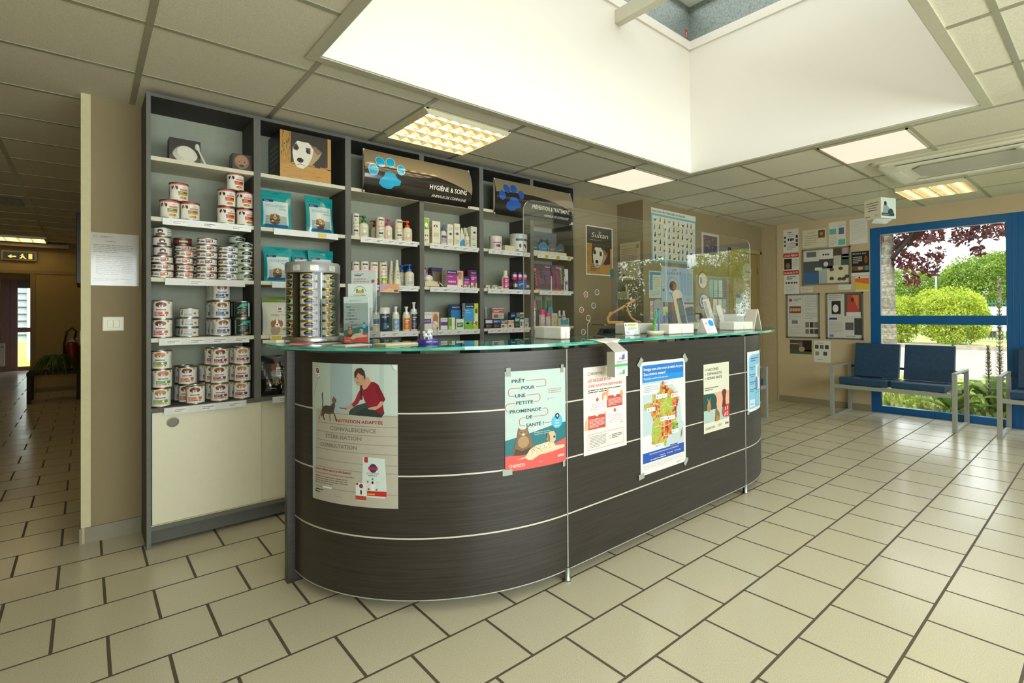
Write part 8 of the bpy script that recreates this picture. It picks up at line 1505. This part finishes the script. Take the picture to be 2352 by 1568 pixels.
NW('framed_notice_board', 'tall aluminium framed board with papers, lower left one by the corner', 3.14, 2.70, 0.855, 1.44, PAPR, a_b2, al, 'notice board')
def a_b3(P, w, h):
    P.rect(0.015, 0.015, w - 0.015, h - 0.015, C('#cccbc2'), 1); P.rect(w * 0.5, h * 0.5, w * 0.96, h * 0.97, C('#5a564c'), 2); P.rect(w * 0.58, h * 0.58, w * 0.88, h * 0.94, C('#b8483c'), 3); P.poly([(w * 0.70, h * 0.94), (w * 0.88, h * 0.94), (w * 0.88, h * 0.62)], C('#d8783c'), 4); P.ell(w * 0.72, h * 0.84, 0.02, 0.03, C('#5a3a2c'), 5); P.rect(w * 0.55, h * 0.50, w * 0.93, h * 0.58, C('#d8d6ce'), 4)
    P.rect(w * 0.15, h * 0.54, w * 0.4, h * 0.82, C('#24242a'), 3); P.ell(w * 0.26, h * 0.66, 0.035, 0.05, C('#e0dedc'), 4); P.ell(w * 0.33, h * 0.76, 0.02, 0.02, C('#3a3436'), 5); P.lines(w * 0.07, h * 0.84, w * 0.42, h * 0.95, 3, INK, 3, 0.2)
    P.rect(w * 0.08, h * 0.42, w * 0.3, h * 0.46, C('#2a3560'), 3); P.lines(w * 0.07, h * 0.12, w * 0.45, h * 0.38, 9, C('#8a8a90'), 2, 0.25); P.rect(w * 0.09, h * 0.05, w * 0.2, h * 0.1, C('#6a7ab4'), 3)
    P.rect(w * 0.52, h * 0.2, w * 0.74, h * 0.36, C('#5a5a54'), 3); P.rect(w * 0.76, h * 0.1, w * 0.95, h * 0.45, C('#3e4444'), 3); P.lines(w * 0.54, h * 0.05, w * 0.94, h * 0.09, 1, GREY, 3)
NW('framed_notice_board', 'tall aluminium framed board with a red photo, lower right one by the window', 2.62, 2.18, 0.855, 1.44, PAPR, a_b3, al, 'notice board')
NW('photo_print', 'dark photo print of an animal on grass below the lower left board', 3.10, 2.81, 0.645, 0.83, C('#4a4a3a'), lambda P, w, h: (P.rect(0, 0, w, h * 0.3, C('#4a5a34')), P.rect(w * 0.6, h * 0.2, w, h, C('#2c2420')), P.ell(w * 0.55, h * 0.35, 0.04, 0.035, C('#a8987c'), 2), P.ell(w * 0.5, h * 0.7, 0.025, 0.03, C('#8a6a4c'), 2), P.rect(0, h * 0.7, w * 0.4, h * 0.75, C('#b8b4ac'), 2)), cat='photo')
NW('notice_sheet', 'white sheet with five small green photos, lowest on the notice wall', 2.78, 2.57, 0.55, 0.83, PAPR, lambda P, w, h: (P.lines(w * 0.15, h * 0.86, w * 0.85, h * 0.9, 1, INK), [P.rect(w * a, h * c, w * (a + 0.22), h * (c + 0.18), C(k), 2) for a, c, k in ((0.06, 0.62, '#4a5a34'), (0.36, 0.62, '#6a6a4a'), (0.66, 0.62, '#3a4a2c'), (0.08, 0.32, '#8a8a6a'), (0.56, 0.32, '#4a5a34'))], P.rect(w * 0.2, h * 0.12, w * 0.5, h * 0.135, INK, 2)))
# pillar by the corridor
t = wallsheet('laminated_sheet', 'laminated printed sheet taped on the narrow wall left of the shelving', 'notice', (0.004, BY - 0.001, 1.368), *BK, 0.212, 0.285, C('#a8a494'), lambda P, w, h: (P.text('SEVETYS', w * 0.25, h * 0.91, 0.010, INK, 2), P.ring(w * 0.17, h * 0.93, 0.007, 0.007, 0.0014, INK, 2, 12), P.lines(w * 0.35, h * 0.83, w * 0.7, h * 0.855, 1, INK, 2), P.lines(w * 0.13, h * 0.62, w * 0.88, h * 0.79, 5, C('#4a4438'), 2, 0.35), P.lines(w * 0.18, h * 0.2, w * 0.88, h * 0.58, 11, C('#5a5448'), 2, 0.3), P.lines(w * 0.13, h * 0.08, w * 0.88, h * 0.14, 2, C('#5a5448'), 2, 0.3)), mat=M_GLOSS)
t = thing('light_switch', 'cream double light switch on the narrow wall, below the laminated sheet', 'light switch', (0.111, BY, 1.160)); b = MB()
b.box(-0.045, 0.045, -0.010, 0, -0.040, 0.040, C('#ded9bd')); b.build('plate', M_PLAST, t, bevel=0.005)
for s in (-1, 1): b = MB(); b.box(s * 0.0125 - 0.0115, s * 0.0125 + 0.0115, -0.014, -0.009, -0.020, 0.021, C('#e4dfc6')); b.build('rocker', M_PLAST, t, bevel=0.0015)
t = thing('paper_strip', 'curled white paper strip stuck between the wall and the shelving side', 'paper strip', (0.219, 3.72, 1.33)); b = MB()
for i in range(10):
    f = lambda k: (-0.004 * math.sin(k * 0.7) - 0.001, -0.010 * math.sin(k * 0.35), k * 0.03)
    p, q = f(i), f(i + 1); b.add([(p[0], p[1], p[2]), (p[0], p[1] + 0.045, p[2]), (q[0], q[1] + 0.045, q[2]), (q[0], q[1], q[2])], [(0, 1, 2, 3), (3, 2, 1, 0)], C('#cfc7a8'))
b.build('strip', M_PAPER, t, weld=False)
# ------------------------------------------------------------------ waiting benches
def bench(label, x, y, rz, worn):
    t = thing('waiting_bench', label, 'bench', (x, y, 0), rz); g = C('#a3a69c'); Wd = 0.605; s = 0.04
    for sx in (-1, 1):
        xx = sx * (Wd - s / 2)
        b = MB(); b.box(xx - s / 2, xx + s / 2, -0.30, -0.26, 0, 0.565, g); b.build('leg', M_PMET, t, bevel=0.002)
        b = MB(); b.box(xx - s / 2, xx + s / 2, 0.26, 0.30, 0, 0.565, g); b.build('leg', M_PMET, t, bevel=0.002)
        b = MB(); b.box(xx - s / 2, xx + s / 2, -0.30, 0.30, 0.5655, 0.585, g); b.build('armrest', M_PMET, t, bevel=0.002)
        b = MB(); b.box(xx - s / 2 + 0.001, xx + s / 2 - 0.001, -0.259, 0.259, 0.0, 0.025, g); b.build('foot_rail', M_PMET, t, bevel=0.002)
    b = MB(); b.box(-Wd + s, Wd - s, -0.295, -0.265, 0.335, 0.375, g); b.build('front_rail', M_PMET, t, bevel=0.002)
    b = MB(); b.box(-Wd + s, Wd - s, 0.12, 0.15, 0.335, 0.375, g); b.build('rear_rail', M_PMET, t, bevel=0.002)
    b = MB(); b.box(-Wd + s, Wd - s, 0.265, 0.295, 0.53, 0.555, C('#3c4044')); b.build('back_rail', M_PMET, t)
    for i, sx in enumerate((-1, 1)):
        cx = sx * 0.262; w = 0.245
        b = MB(); prof = [(-0.285, 0.385), (-0.27, 0.378), (0.20, 0.385), (0.22, 0.43), (0.0, 0.435), (-0.18, 0.452), (-0.27, 0.462), (-0.30, 0.445)]
        b.prism([(y_, z_) for y_, z_ in prof], cx - w, cx + w, axis='x'); b.build('seat', M_SEAT, t, bevel=0.012)
        b = MB(); k = 0.20; b.prism([(0.155, 0.435), (0.215, 0.435), (0.285, 0.81), (0.27, 0.825), (0.235, 0.82)], cx - w + 0.008, cx + w - 0.008, axis='x'); b.build('backrest', M_SEAT, t, bevel=0.012)
        for q in (-0.15, 0.15):
            b = MB(); b.tube([(cx + q, 0.13, 0.375), (cx + q, 0.232, 0.40), (cx + q, 0.27, 0.60)], 0.009, C('#6c7072')); b.build('back_bracket', M_METAL, t)
        if worn and i == 0:
            b = MB(); b.prism([(-0.03, -0.006), (0.0, -0.009), (0.03, -0.004), (0.025, 0.005), (-0.01, 0.006)], 0, 0.002, C('#c9a84c')); b.xf(Matrix.Translation((cx - 0.06, -0.255, 0.4615))); b.build('torn_patch', M_MATTE, t)
    return t
bench('two-seat blue bench with metal frame standing in front of the blue window', 6.43, 1.735, -PI / 2, True)
bench('two-seat blue bench cut off by the right edge of the photo', 6.43, 0.215, -PI / 2, False)
bench('two-seat blue bench along the back wall, mostly hidden behind the counter end', 4.955, 3.10, 0, False)

# ------------------------------------------------------------------ corridor
t = thing('low_table', 'low dark table in the corridor carrying a trailing plant', 'table', (-0.30, 10.78, 0)); dk_ = C('#2c2116')
b = MB(); b.box(-0.28, 0.27, -0.28, 0.28, 0.385, 0.425, dk_); b.build('table_top', M_MATTE, t, bevel=0.004)
for x in (-0.255, 0.235):
    for y in (-0.24, 0.24): b = MB(); b.box(x - 0.022, x + 0.022, y - 0.022, y + 0.022, 0, 0.384, dk_); b.build('leg', M_MATTE, t)
t = thing('trailing_plant', 'green trailing plant in a pot on the low corridor table', 'plant', (-0.30, 10.74, 0.4255))
b = MB(); b.lathe([(0.07, 0), (0.09, 0.09), (0.10, 0.09)], 18, C('#4a3a2a')); b.build('pot', M_MATTE, t)
b = MB(); random.seed(5)
for i in range(150):
    a = random.uniform(0, 2 * PI); L = random.uniform(0.16, 0.30); w_ = random.uniform(0.009, 0.016); ca, sa = math.cos(a), math.sin(a); hgt = random.uniform(0.06, 0.16); pts = []
    for k in range(6):
        q = k / 5; r = 0.03 + L * q; z = 0.08 + hgt * math.sin(PI * min(q * 1.15, 1)) - (0.16 * q ** 3 if r > 0.24 else 0.05 * q ** 3); pts.append((r * ca, r * sa, z, w_ * (1 - q * 0.9)))
    for p, q in zip(pts, pts[1:]): b.add([(p[0] - sa * p[3], p[1] + ca * p[3], p[2]), (p[0] + sa * p[3], p[1] - ca * p[3], p[2]), (q[0] + sa * q[3], q[1] - ca * q[3], q[2]), (q[0] - sa * q[3], q[1] + ca * q[3], q[2])], [(0, 1, 2, 3)], C(random.choice(('#5a7a2c', '#6f8f34', '#4c6a24'))))
b.build('leaves', M_LEAF, t, weld=False)
t = thing('fire_extinguisher', 'red fire extinguisher with black hose, hanging at the corridor end beyond the plant', 'fire extinguisher', (-0.15, 11.86, 0.36))
b = MB(); b.lathe([(0.075, 0), (0.085, 0.01), (0.085, 0.36), (0.06, 0.41), (0.025, 0.43)], 22, C('#6e1a14')); b.build('cylinder', M_PLAST, t)
b = MB(); b.box(-0.03, 0.03, -0.02, 0.02, 0.43, 0.47, C('#2a2a2a')); b.box(-0.01, 0.09, -0.008, 0.008, 0.475, 0.49, C('#2a2a2a')); b.build('valve', M_PLAST, t)
b = MB(); b.tube([(0.02, 0, 0.45), (0.05, 0, 0.60), (0.0, -0.02, 0.66), (-0.06, -0.03, 0.60), (-0.09, -0.04, 0.40), (-0.095, -0.04, 0.12)], 0.013, C('#191919')); b.build('hose', M_PLAST, t)
b = MB(); b.box(-0.03, 0.03, 0.08, 0.139, 0.2, 0.36, C('#5a5a52')); b.build('bracket', M_PLAST, t)
t = thing('exit_sign', 'small backlit exit sign on the wall above the corridor opening', 'exit sign', (-0.735, 11.995, 2.08))
b = MB(); b.box(-0.19, 0.19, -0.05, 0.004, 0, 0.15, C('#8a7a4c')); b.build('housing', M_PLAST, t, bevel=0.004)
b = MB(); b.box(-0.165, 0.165, -0.054, -0.0505, 0.02, 0.13, C('#16302a')); b.build('sign_face', M_PLAST, t)
b = MB(); P = Print(b, plane_map((0, -0.055, 0), (1, 0, 0), (0, -1, 0)), t=0.0)
P.poly([(-0.12, 0.06), (-0.08, 0.09), (-0.08, 0.07), (-0.03, 0.07), (-0.03, 0.05), (-0.08, 0.05), (-0.08, 0.03)], ORANGE); P.ell(0.035, 0.095, 0.011, 0.011, ORANGE); P.poly([(0.01, 0.085), (0.05, 0.08), (0.06, 0.05), (0.08, 0.03), (0.06, 0.03), (0.04, 0.05), (0.02, 0.03), (0.0, 0.035), (0.025, 0.06)], ORANGE); P.rect(0.10, 0.03, 0.14, 0.11, ORANGE); b.build('pictogram', M_EXIT, t)
t = thing('wall_heater', 'white wall heater beside the brown entrance door at the corridor end', 'heater', (-1.42, 17.19, 0.12)); b = MB()
b.box(-0.24, 0.16, -0.10, 0.0, 0.0, 0.52, C('#d8d4cc')); b.build('casing', M_PLAST, t, bevel=0.02); b = MB(); b.box(0.10, 0.14, -0.103, -0.098, 0.42, 0.44, INK); b.build('grille_slot', M_PLAST, t)
t = thing('ceiling_vent', 'dark square air vent in the corridor ceiling', 'vent', (-0.71, 7.95, H)); b = MB(); b.box(-0.25, 0.25, -0.25, 0.25, -0.006, 0, C('#4a422c'))
for i in range(7): b.box(-0.24, 0.24, -0.22 + i * 0.068, -0.20 + i * 0.068, -0.012, -0.006, C('#6a6040'))
b.build('grille', M_PMET, t)
t = thing('ceiling_duct', 'long pale trunking box under the corridor ceiling near the exit sign', 'trunking', (-0.60, 12.0, 0)); b = MB(); b.box(-1.4, 0.42, -0.16, 0.0, 2.29, 2.36, C('#a08c54')); b.build('casing', M_PLAST, t, bevel=0.01)
t = thing('wall_screen', 'thin dark screen on the right wall of the corridor, seen edge-on', 'screen', (-0.001, 7.5, 0)); b = MB(); b.box(-0.06, 0, -0.5, 0.5, 1.52, 2.2, C('#1c1813')); b.build('casing', M_PLAST, t, bevel=0.004)
t = thing('corridor_wall_switch', 'small white switch box on the right wall of the corridor, seen edge-on', 'switch', (-0.001, 5.2, 1.0)); b = MB(); b.box(-0.025, 0, -0.04, 0.04, 0, 0.10, C('#d8d0a8')); b.build('casing', M_PLAST, t, bevel=0.004)

# ------------------------------------------------------------------ outdoors
def ground(name, x0, x1, y0, y1, z0, z1, cols, sc, rough=0.95):
    m, nt, out = newmat(name + '_surface'); f = noise(nt, coords(nt), sc, 4); f2 = noise(nt, coords(nt), sc * 9, 3)
    c = mixc(nt, ramp(nt, f, 0.35, 0.7, 0, 1), C(cols[0]), C(cols[1])); c = mixc(nt, ramp(nt, f2, 0.45, 0.7, 0, 0.6), c, C(cols[2])); pr(nt, out, c, rough, 0, 0.2, f2, 0.6, 0.02)
    b = MB(); b.box(x0, x1, y0, y1, z0, z1); o = b.build(name, m, kind='structure'); return o
ground('ground_window_bed', 6.99, 11.4, -12, 14, -0.3, -0.04, ('#7c8a44', '#a8b060', '#6a6a44'), 2.5)
ground('road', 11.6, 21.5, -40, 50, -0.3, -0.12, ('#8a867e', '#98948a', '#7c7870'), 0.8)
ground('ground_verge', 21.7, 60, -60, 70, -0.3, -0.06, ('#8a9a4c', '#a8ac6c', '#b4a888'), 0.6)
ground('ground_back_lawn', -30, 6.0, 17.6, 40, -0.3, -0.05, ('#9aac44', '#b4bc60', '#8a9040'), 1.5)
b = MB(); b.box(11.4, 11.6, -12, 40, -0.3, -0.03, C('#a39c8c')); b.box(21.5, 21.7, -40, 50, -0.3, 0.02, C('#9c9484')); b.build('kerb_stone', M_EARTH, kind='structure')
def leaf_cloud(name, blobs, n, size, cols, parent, seed, drop=0.0, shell=0.75):
    rng = np.random.default_rng(seed); V = []; Fs = []; Cs = []
    tot = sum(b_[3] ** 2 for b_ in blobs)
    cl = [C(c) for c in cols]
    for (x, y, z, r, sz) in blobs:
        k = int(n * r * r / tot); d = rng.normal(size=(k, 3)); d /= np.linalg.norm(d, axis=1)[:, None]
        rad = r * (shell + (1 - shell) * rng.random(k) ** 0.5) * (1 + 0.10 * np.sin(d[:, 0] * 7 + d[:, 2] * 9 + seed)); p = np.array((x, y, z)) + d * rad[:, None] * np.array((1, 1, sz))
        a = rng.normal(size=(k, 3)) + d * 0.3; a /= np.linalg.norm(a, axis=1)[:, None]; c2 = np.cross(a, rng.normal(size=(k, 3))); c2 /= np.linalg.norm(c2, axis=1)[:, None]
        s = size * rng.uniform(0.6, 1.3, k)[:, None]
        q = np.stack([p - a * s, p + c2 * s * 0.45, p + a * s, p - c2 * s * 0.45], 1).reshape(-1, 3)
        o = len(V); V.extend(map(tuple, q)); Fs.extend([(o + 4 * i, o + 4 * i + 1, o + 4 * i + 2, o + 4 * i + 3) for i in range(k)]); Cs.extend([cl[j] for j in rng.integers(0, len(cl), k)])
    m = MB(); m.v = V; m.f = Fs; m.c = Cs; m.m = [0] * len(Fs); m.sm = [False] * len(Fs)
    return m.build(name, M_LEAF, parent, weld=False)
def shrub(label, x, y, w, h, cols, n, seed, trunk=0.0, size=0.07, kind='round_shrub', cat='shrub'):
    t = thing(kind, label, cat, (x, y, -0.06)); r = w / 2
    rng = random.Random(seed); bl = [(0, 0, trunk + (h - trunk) * 0.5, r, (h - trunk) / w)]
    for i in range(9): a = rng.uniform(0, 2 * PI); e = rng.uniform(-0.5, 0.9); bl.append((r * 0.62 * math.cos(a), r * 0.62 * math.sin(a), trunk + (h - trunk) * (0.5 + 0.34 * e), r * 0.45, 0.9))
    leaf_cloud('foliage', bl, n, size, cols, t, seed)
    b = MB(); b.tube([(0, 0, 0), (0.03, 0.02, trunk + (h - trunk) * 0.4)], 0.05 if trunk < 0.5 else 0.14, C('#6a5a44')); b.build('stem', M_WOODY, t)
LG1 = ('#b4c43c', '#a2b834', '#c4cc4c', '#8ea630'); LG2 = ('#7f9c30', '#6f8e2c', '#90aa38', '#587a26')
shrub('large rounded yellow-green shrub in the middle of the window view', 22.9, 4.35, 2.2, 2.1, LG1, 26000, 1, size=0.045)
shrub('smaller yellow-green shrub left of the large one, beside the trunk', 23.4, 6.15, 1.4, 1.9, LG1, 12000, 2, size=0.045)
shrub('large green tree at the right of the window view behind the fence', 31.0, 4.3, 4.2, 4.1, LG2, 40000, 3, 0.5, 0.06, 'broadleaf_tree', 'tree')
shrub('green tree behind the yellow-green shrubs, left of the lamp post', 34.0, 8.6, 3.3, 3.8, LG2, 28000, 4, 0.5, 0.06, 'broadleaf_tree', 'tree')
shrub('tree across the road seen reflected in the acrylic screen', 20.0, -8.9, 3.0, 3.3, LG2, 14000, 6, 1.0, 0.09, 'broadleaf_tree', 'tree')
shrub('young yellow-green tree outside the second window bay', 14.6, -4.62, 2.0, 4.6, LG1, 14000, 7, 1.0, 0.04, 'broadleaf_tree', 'tree')
shrub('dense dark green hedge bush outside the second window, seen only in reflections', 12.6, -6.6, 3.2, 3.0, ('#54742c', '#486828', '#64843a'), 14000, 8, 0.0, 0.07)
# purple maple
t = thing('purple_leaf_tree', 'purple-leaved tree with pale peeling trunk just outside the window', 'tree', (10.2, 2.85, -0.06))
b = MB(); rng = random.Random(4)
for k in range(150): z = -0.1 + k * 0.02; b.lathe([(0.112 + rng.uniform(-.002, .002), z), (0.112 + rng.uniform(-.002, .002), z + 0.021)], 14, C(rng.choice(('#8f897c', '#857f72', '#999384', '#7c766a', '#8a8477'))), 0.01 * math.sin(z * 2), 0.03 * z / 2, caps=False)
b.build('trunk', M_WOODY, t)
for i, pts in enumerate(([(0, 0.03, 2.1), (-0.3, -0.5, 2.6), (-0.5, -1.5, 2.95)], [(0, 0.05, 2.3), (0.2, -0.9, 2.9), (0.1, -2.4, 3.1)], [(0, 0.05, 2.4), (-0.2, 0.8, 3.0), (-0.1, 1.8, 3.3)])):
    b = MB(); b.tube(pts, 0.05, C('#3c3230'), 8, rs=[0.045, 0.028, 0.01]); b.build('branch', M_WOODY, t)
mc = ('#5a2830', '#6c2f34', '#7c3a38', '#4a2430', '#8a4640', '#6a4050')
bl = [(-0.15 + 0.25 * ((k * 7) % 3 - 1), 0.35 - 0.27 * k, 2.78 + 0.10 * ((k * 5) % 3), 0.34, 0.8) for k in range(13)] + [(0.3 * ((k * 5) % 3 - 1), 0.2 - 0.3 * k, 2.50 - 0.06 * ((k * 3) % 3), 0.20, 0.8) for k in range(11)] + [(0.0, -0.22, 2.15, 0.20, 1.1), (-0.1, -0.42, 2.05, 0.20, 1.1), (0.1, -0.6, 1.98, 0.16, 1.0), (0.0, -0.35, 1.80, 0.13, 1.1), (0.05, -0.72, 2.2, 0.16, 0.9), (0.1, -1.25, 2.22, 0.12, 0.8), (0.2, -1.75, 2.25, 0.16, 1.0), (0.1, -1.95, 2.1, 0.14, 1.1), (0.2, -2.2, 2.3, 0.18, 1.0), (0.1, 0.3, 2.4, 0.3, 1.0)]
leaf_cloud('foliage', bl, 7500, 0.050, mc, t, 21, shell=0.2)
# acanthus-like plants at the window
def spike_plant(label, x, y, spikes, nl, seed):
    t = thing('flowering_spike_plant', label, 'plant', (x, y, -0.05)); rng = random.Random(seed)
    for (dx, dy, h, lean_) in spikes:
        b = MB(); b.tube([(dx, dy, 0), (dx + lean_ * 0.5, dy, h * 0.5), (dx + lean_, dy, h)], 0.008, C('#7a8a44'), 6)
        k0 = int(h * 0.28 / 0.022)
        for k in range(k0, int(h / 0.022)):
            z = k * 0.022; q = z / h; a = k * 2.4; x0, w_ = dx + lean_ * q, 0.062 * (1.15 - q * 0.75)
            for s in (0, 1.57, PI, 4.71):
                ca, sa = math.cos(a + s), math.sin(a + s); b.add([(x0, dy, z - 0.008), (x0 + ca * w_ * 0.6 - sa * 0.012, dy + sa * w_ * 0.6 + ca * 0.012, z + 0.012), (x0 + ca * w_, dy + sa * w_, z + 0.032), (x0 + ca * w_ * 0.6 + sa * 0.012, dy + sa * w_ * 0.6 - ca * 0.012, z + 0.012)], [(0, 1, 2, 3)], C(rng.choice(('#b8a8a0', '#8a7a6a', '#9aa860', '#d8ccc0', '#6a5a5a'))))
        b.build('flower_spike', M_LEAF, t, weld=False)
    for i in range(nl):
        a = rng.uniform(0, 2 * PI); L = rng.uniform(0.28, 0.5); ca, sa = math.cos(a), math.sin(a); b = MB(); hh = rng.uniform(0.12, 0.42); c = C(rng.choice(('#7a9c34', '#8eae40', '#5f8430', '#a4bc50'))); n = 9; pl = []
        for k in range(n + 1):
            q = k / n; r = 0.04 + L * q; z = hh * math.sin(PI * 0.62 * q + 0.2) + 0.02; ww = (0.10 * math.sin(PI * (0.12 + 0.86 * q))) * (1.0 if k % 2 else 0.55); pl.append(((r * ca - sa * ww, r * sa + ca * ww, z + 0.02), (r * ca, r * sa, z), (r * ca + sa * ww, r * sa - ca * ww, z + 0.02)))
        for p, q in zip(pl, pl[1:]): b.add([p[0], p[1], q[1], q[0]], [(0, 1, 2, 3)], c); b.add([p[1], p[2], q[2], q[1]], [(0, 1, 2, 3)], c)
        b.build('leaf', M_LEAF, t, weld=False)
spike_plant('tall plant with pale flower spikes and big leaves left of the window mullion', 7.70, 1.00, [(0, 0, 1.64, 0.05), (0.0, 0.10, 0.84, -0.03)], 22, 1)
spike_plant('tall spiky flowering plant at the right edge, behind the mullion', 7.78, 0.62, [(0, 0.14, 2.32, -0.04), (0.0, -0.05, 1.95, 0.05), (-0.05, 0.07, 1.3, 0.0)], 22, 2)
spike_plant('leafy plant without tall spikes right of the bench, outside the glass', 7.50, 1.42, [(0.1, 0.02, 0.85, 0.02)], 20, 3)
b = MB(); rng = random.Random(9)
for i in range(5200):
    x, y = rng.uniform(7.05, 10.6), rng.uniform(-1.5, 5.0); a = rng.uniform(0, 2 * PI); h = rng.uniform(0.04, 0.13); dx, dy = math.cos(a) * 0.03, math.sin(a) * 0.03; lx, ly = rng.uniform(-0.05, 0.05), rng.uniform(-0.05, 0.05)
    b.add([(x - dx, y - dy, -0.05), (x + dx, y + dy, -0.05), (x + lx + dx * 0.4, y + ly + dy * 0.4, -0.05 + h), (x + lx - dx * 0.4, y + ly - dy * 0.4, -0.05 + h)], [(0, 1, 2, 3)], C(rng.choice(('#9cac48', '#b4c060', '#84983c', '#c8c880'))))
o = b.build('ground_cover', M_LEAF, weld=False, label='low green ground cover growing in the bed outside the window', category='ground cover', kind='stuff')
t = thing('lamp_post', 'tall thin grey lamp post beyond the shrubs', 'lamp post', (29.5, 6.2, -0.06)); b = MB(); b.tube([(0, 0, 0), (0, 0, 3.45)], 0.06, C('#9aa09c')); b.build('pole', M_METAL, t); b = MB(); b.box(-0.3, 0.1, -0.10, 0.10, 3.45, 3.52, C('#9aa09c')); b.build('lamp_head', M_METAL, t)
t = thing('green_fence', 'green bar fence across the road with a white panel below', 'fence', (26.0, -6.0, -0.06)); b = MB()
for i in range(92): b.box(-0.02, 0.02, i * 0.11, i * 0.11 + 0.03, 0.1, 1.68, C('#3a6a5c'))
b.box(-0.03, 0.03, 0, 10.05, 1.52, 1.56, C('#3a6a5c')); b.build('bars', M_PLAST, t); b = MB(); b.box(-0.12, -0.06, 3.6, 9.95, 0.45, 1.42, C('#d8dce4')); b.build('white_panel', M_PLAST, t)
t = thing('pink_building', 'pinkish building far away at the right edge of the window view', 'building', (45.0, -4.0, -0.06)); b = MB(); b.box(0, 8, -8, 8, 0, 5.5, C('#c08a7a')); b.build('wall', M_MATTE, t); b = MB(); b.box(-0.3, 8.3, -8.3, 8.3, 5.5, 5.8, C('#8a5a4c')); b.build('roof', M_MATTE, t)
t = thing('barred_pergola', 'white and grey slatted structure outside the brown entrance door', 'slatted structure', (-1.3, 22.0, -0.05)); b = MB(); b.box(-2, 2, 0.1, 0.2, 0.55, 3.2, C('#b8c4d0')); b.build('panel', M_MATTE, t)
for i in range(11): b = MB(); b.box(-2, 2, 0.04, 0.09, 0.72 + i * 0.20, 0.75 + i * 0.20, C('#3a424a')); b.build('slat', M_PLAST, t)
b = MB(); b.box(0.10, 0.26, -0.02, 0.04, 0.0, 3.2, C('#eef0f0')); b.build('post', M_PLAST, t)
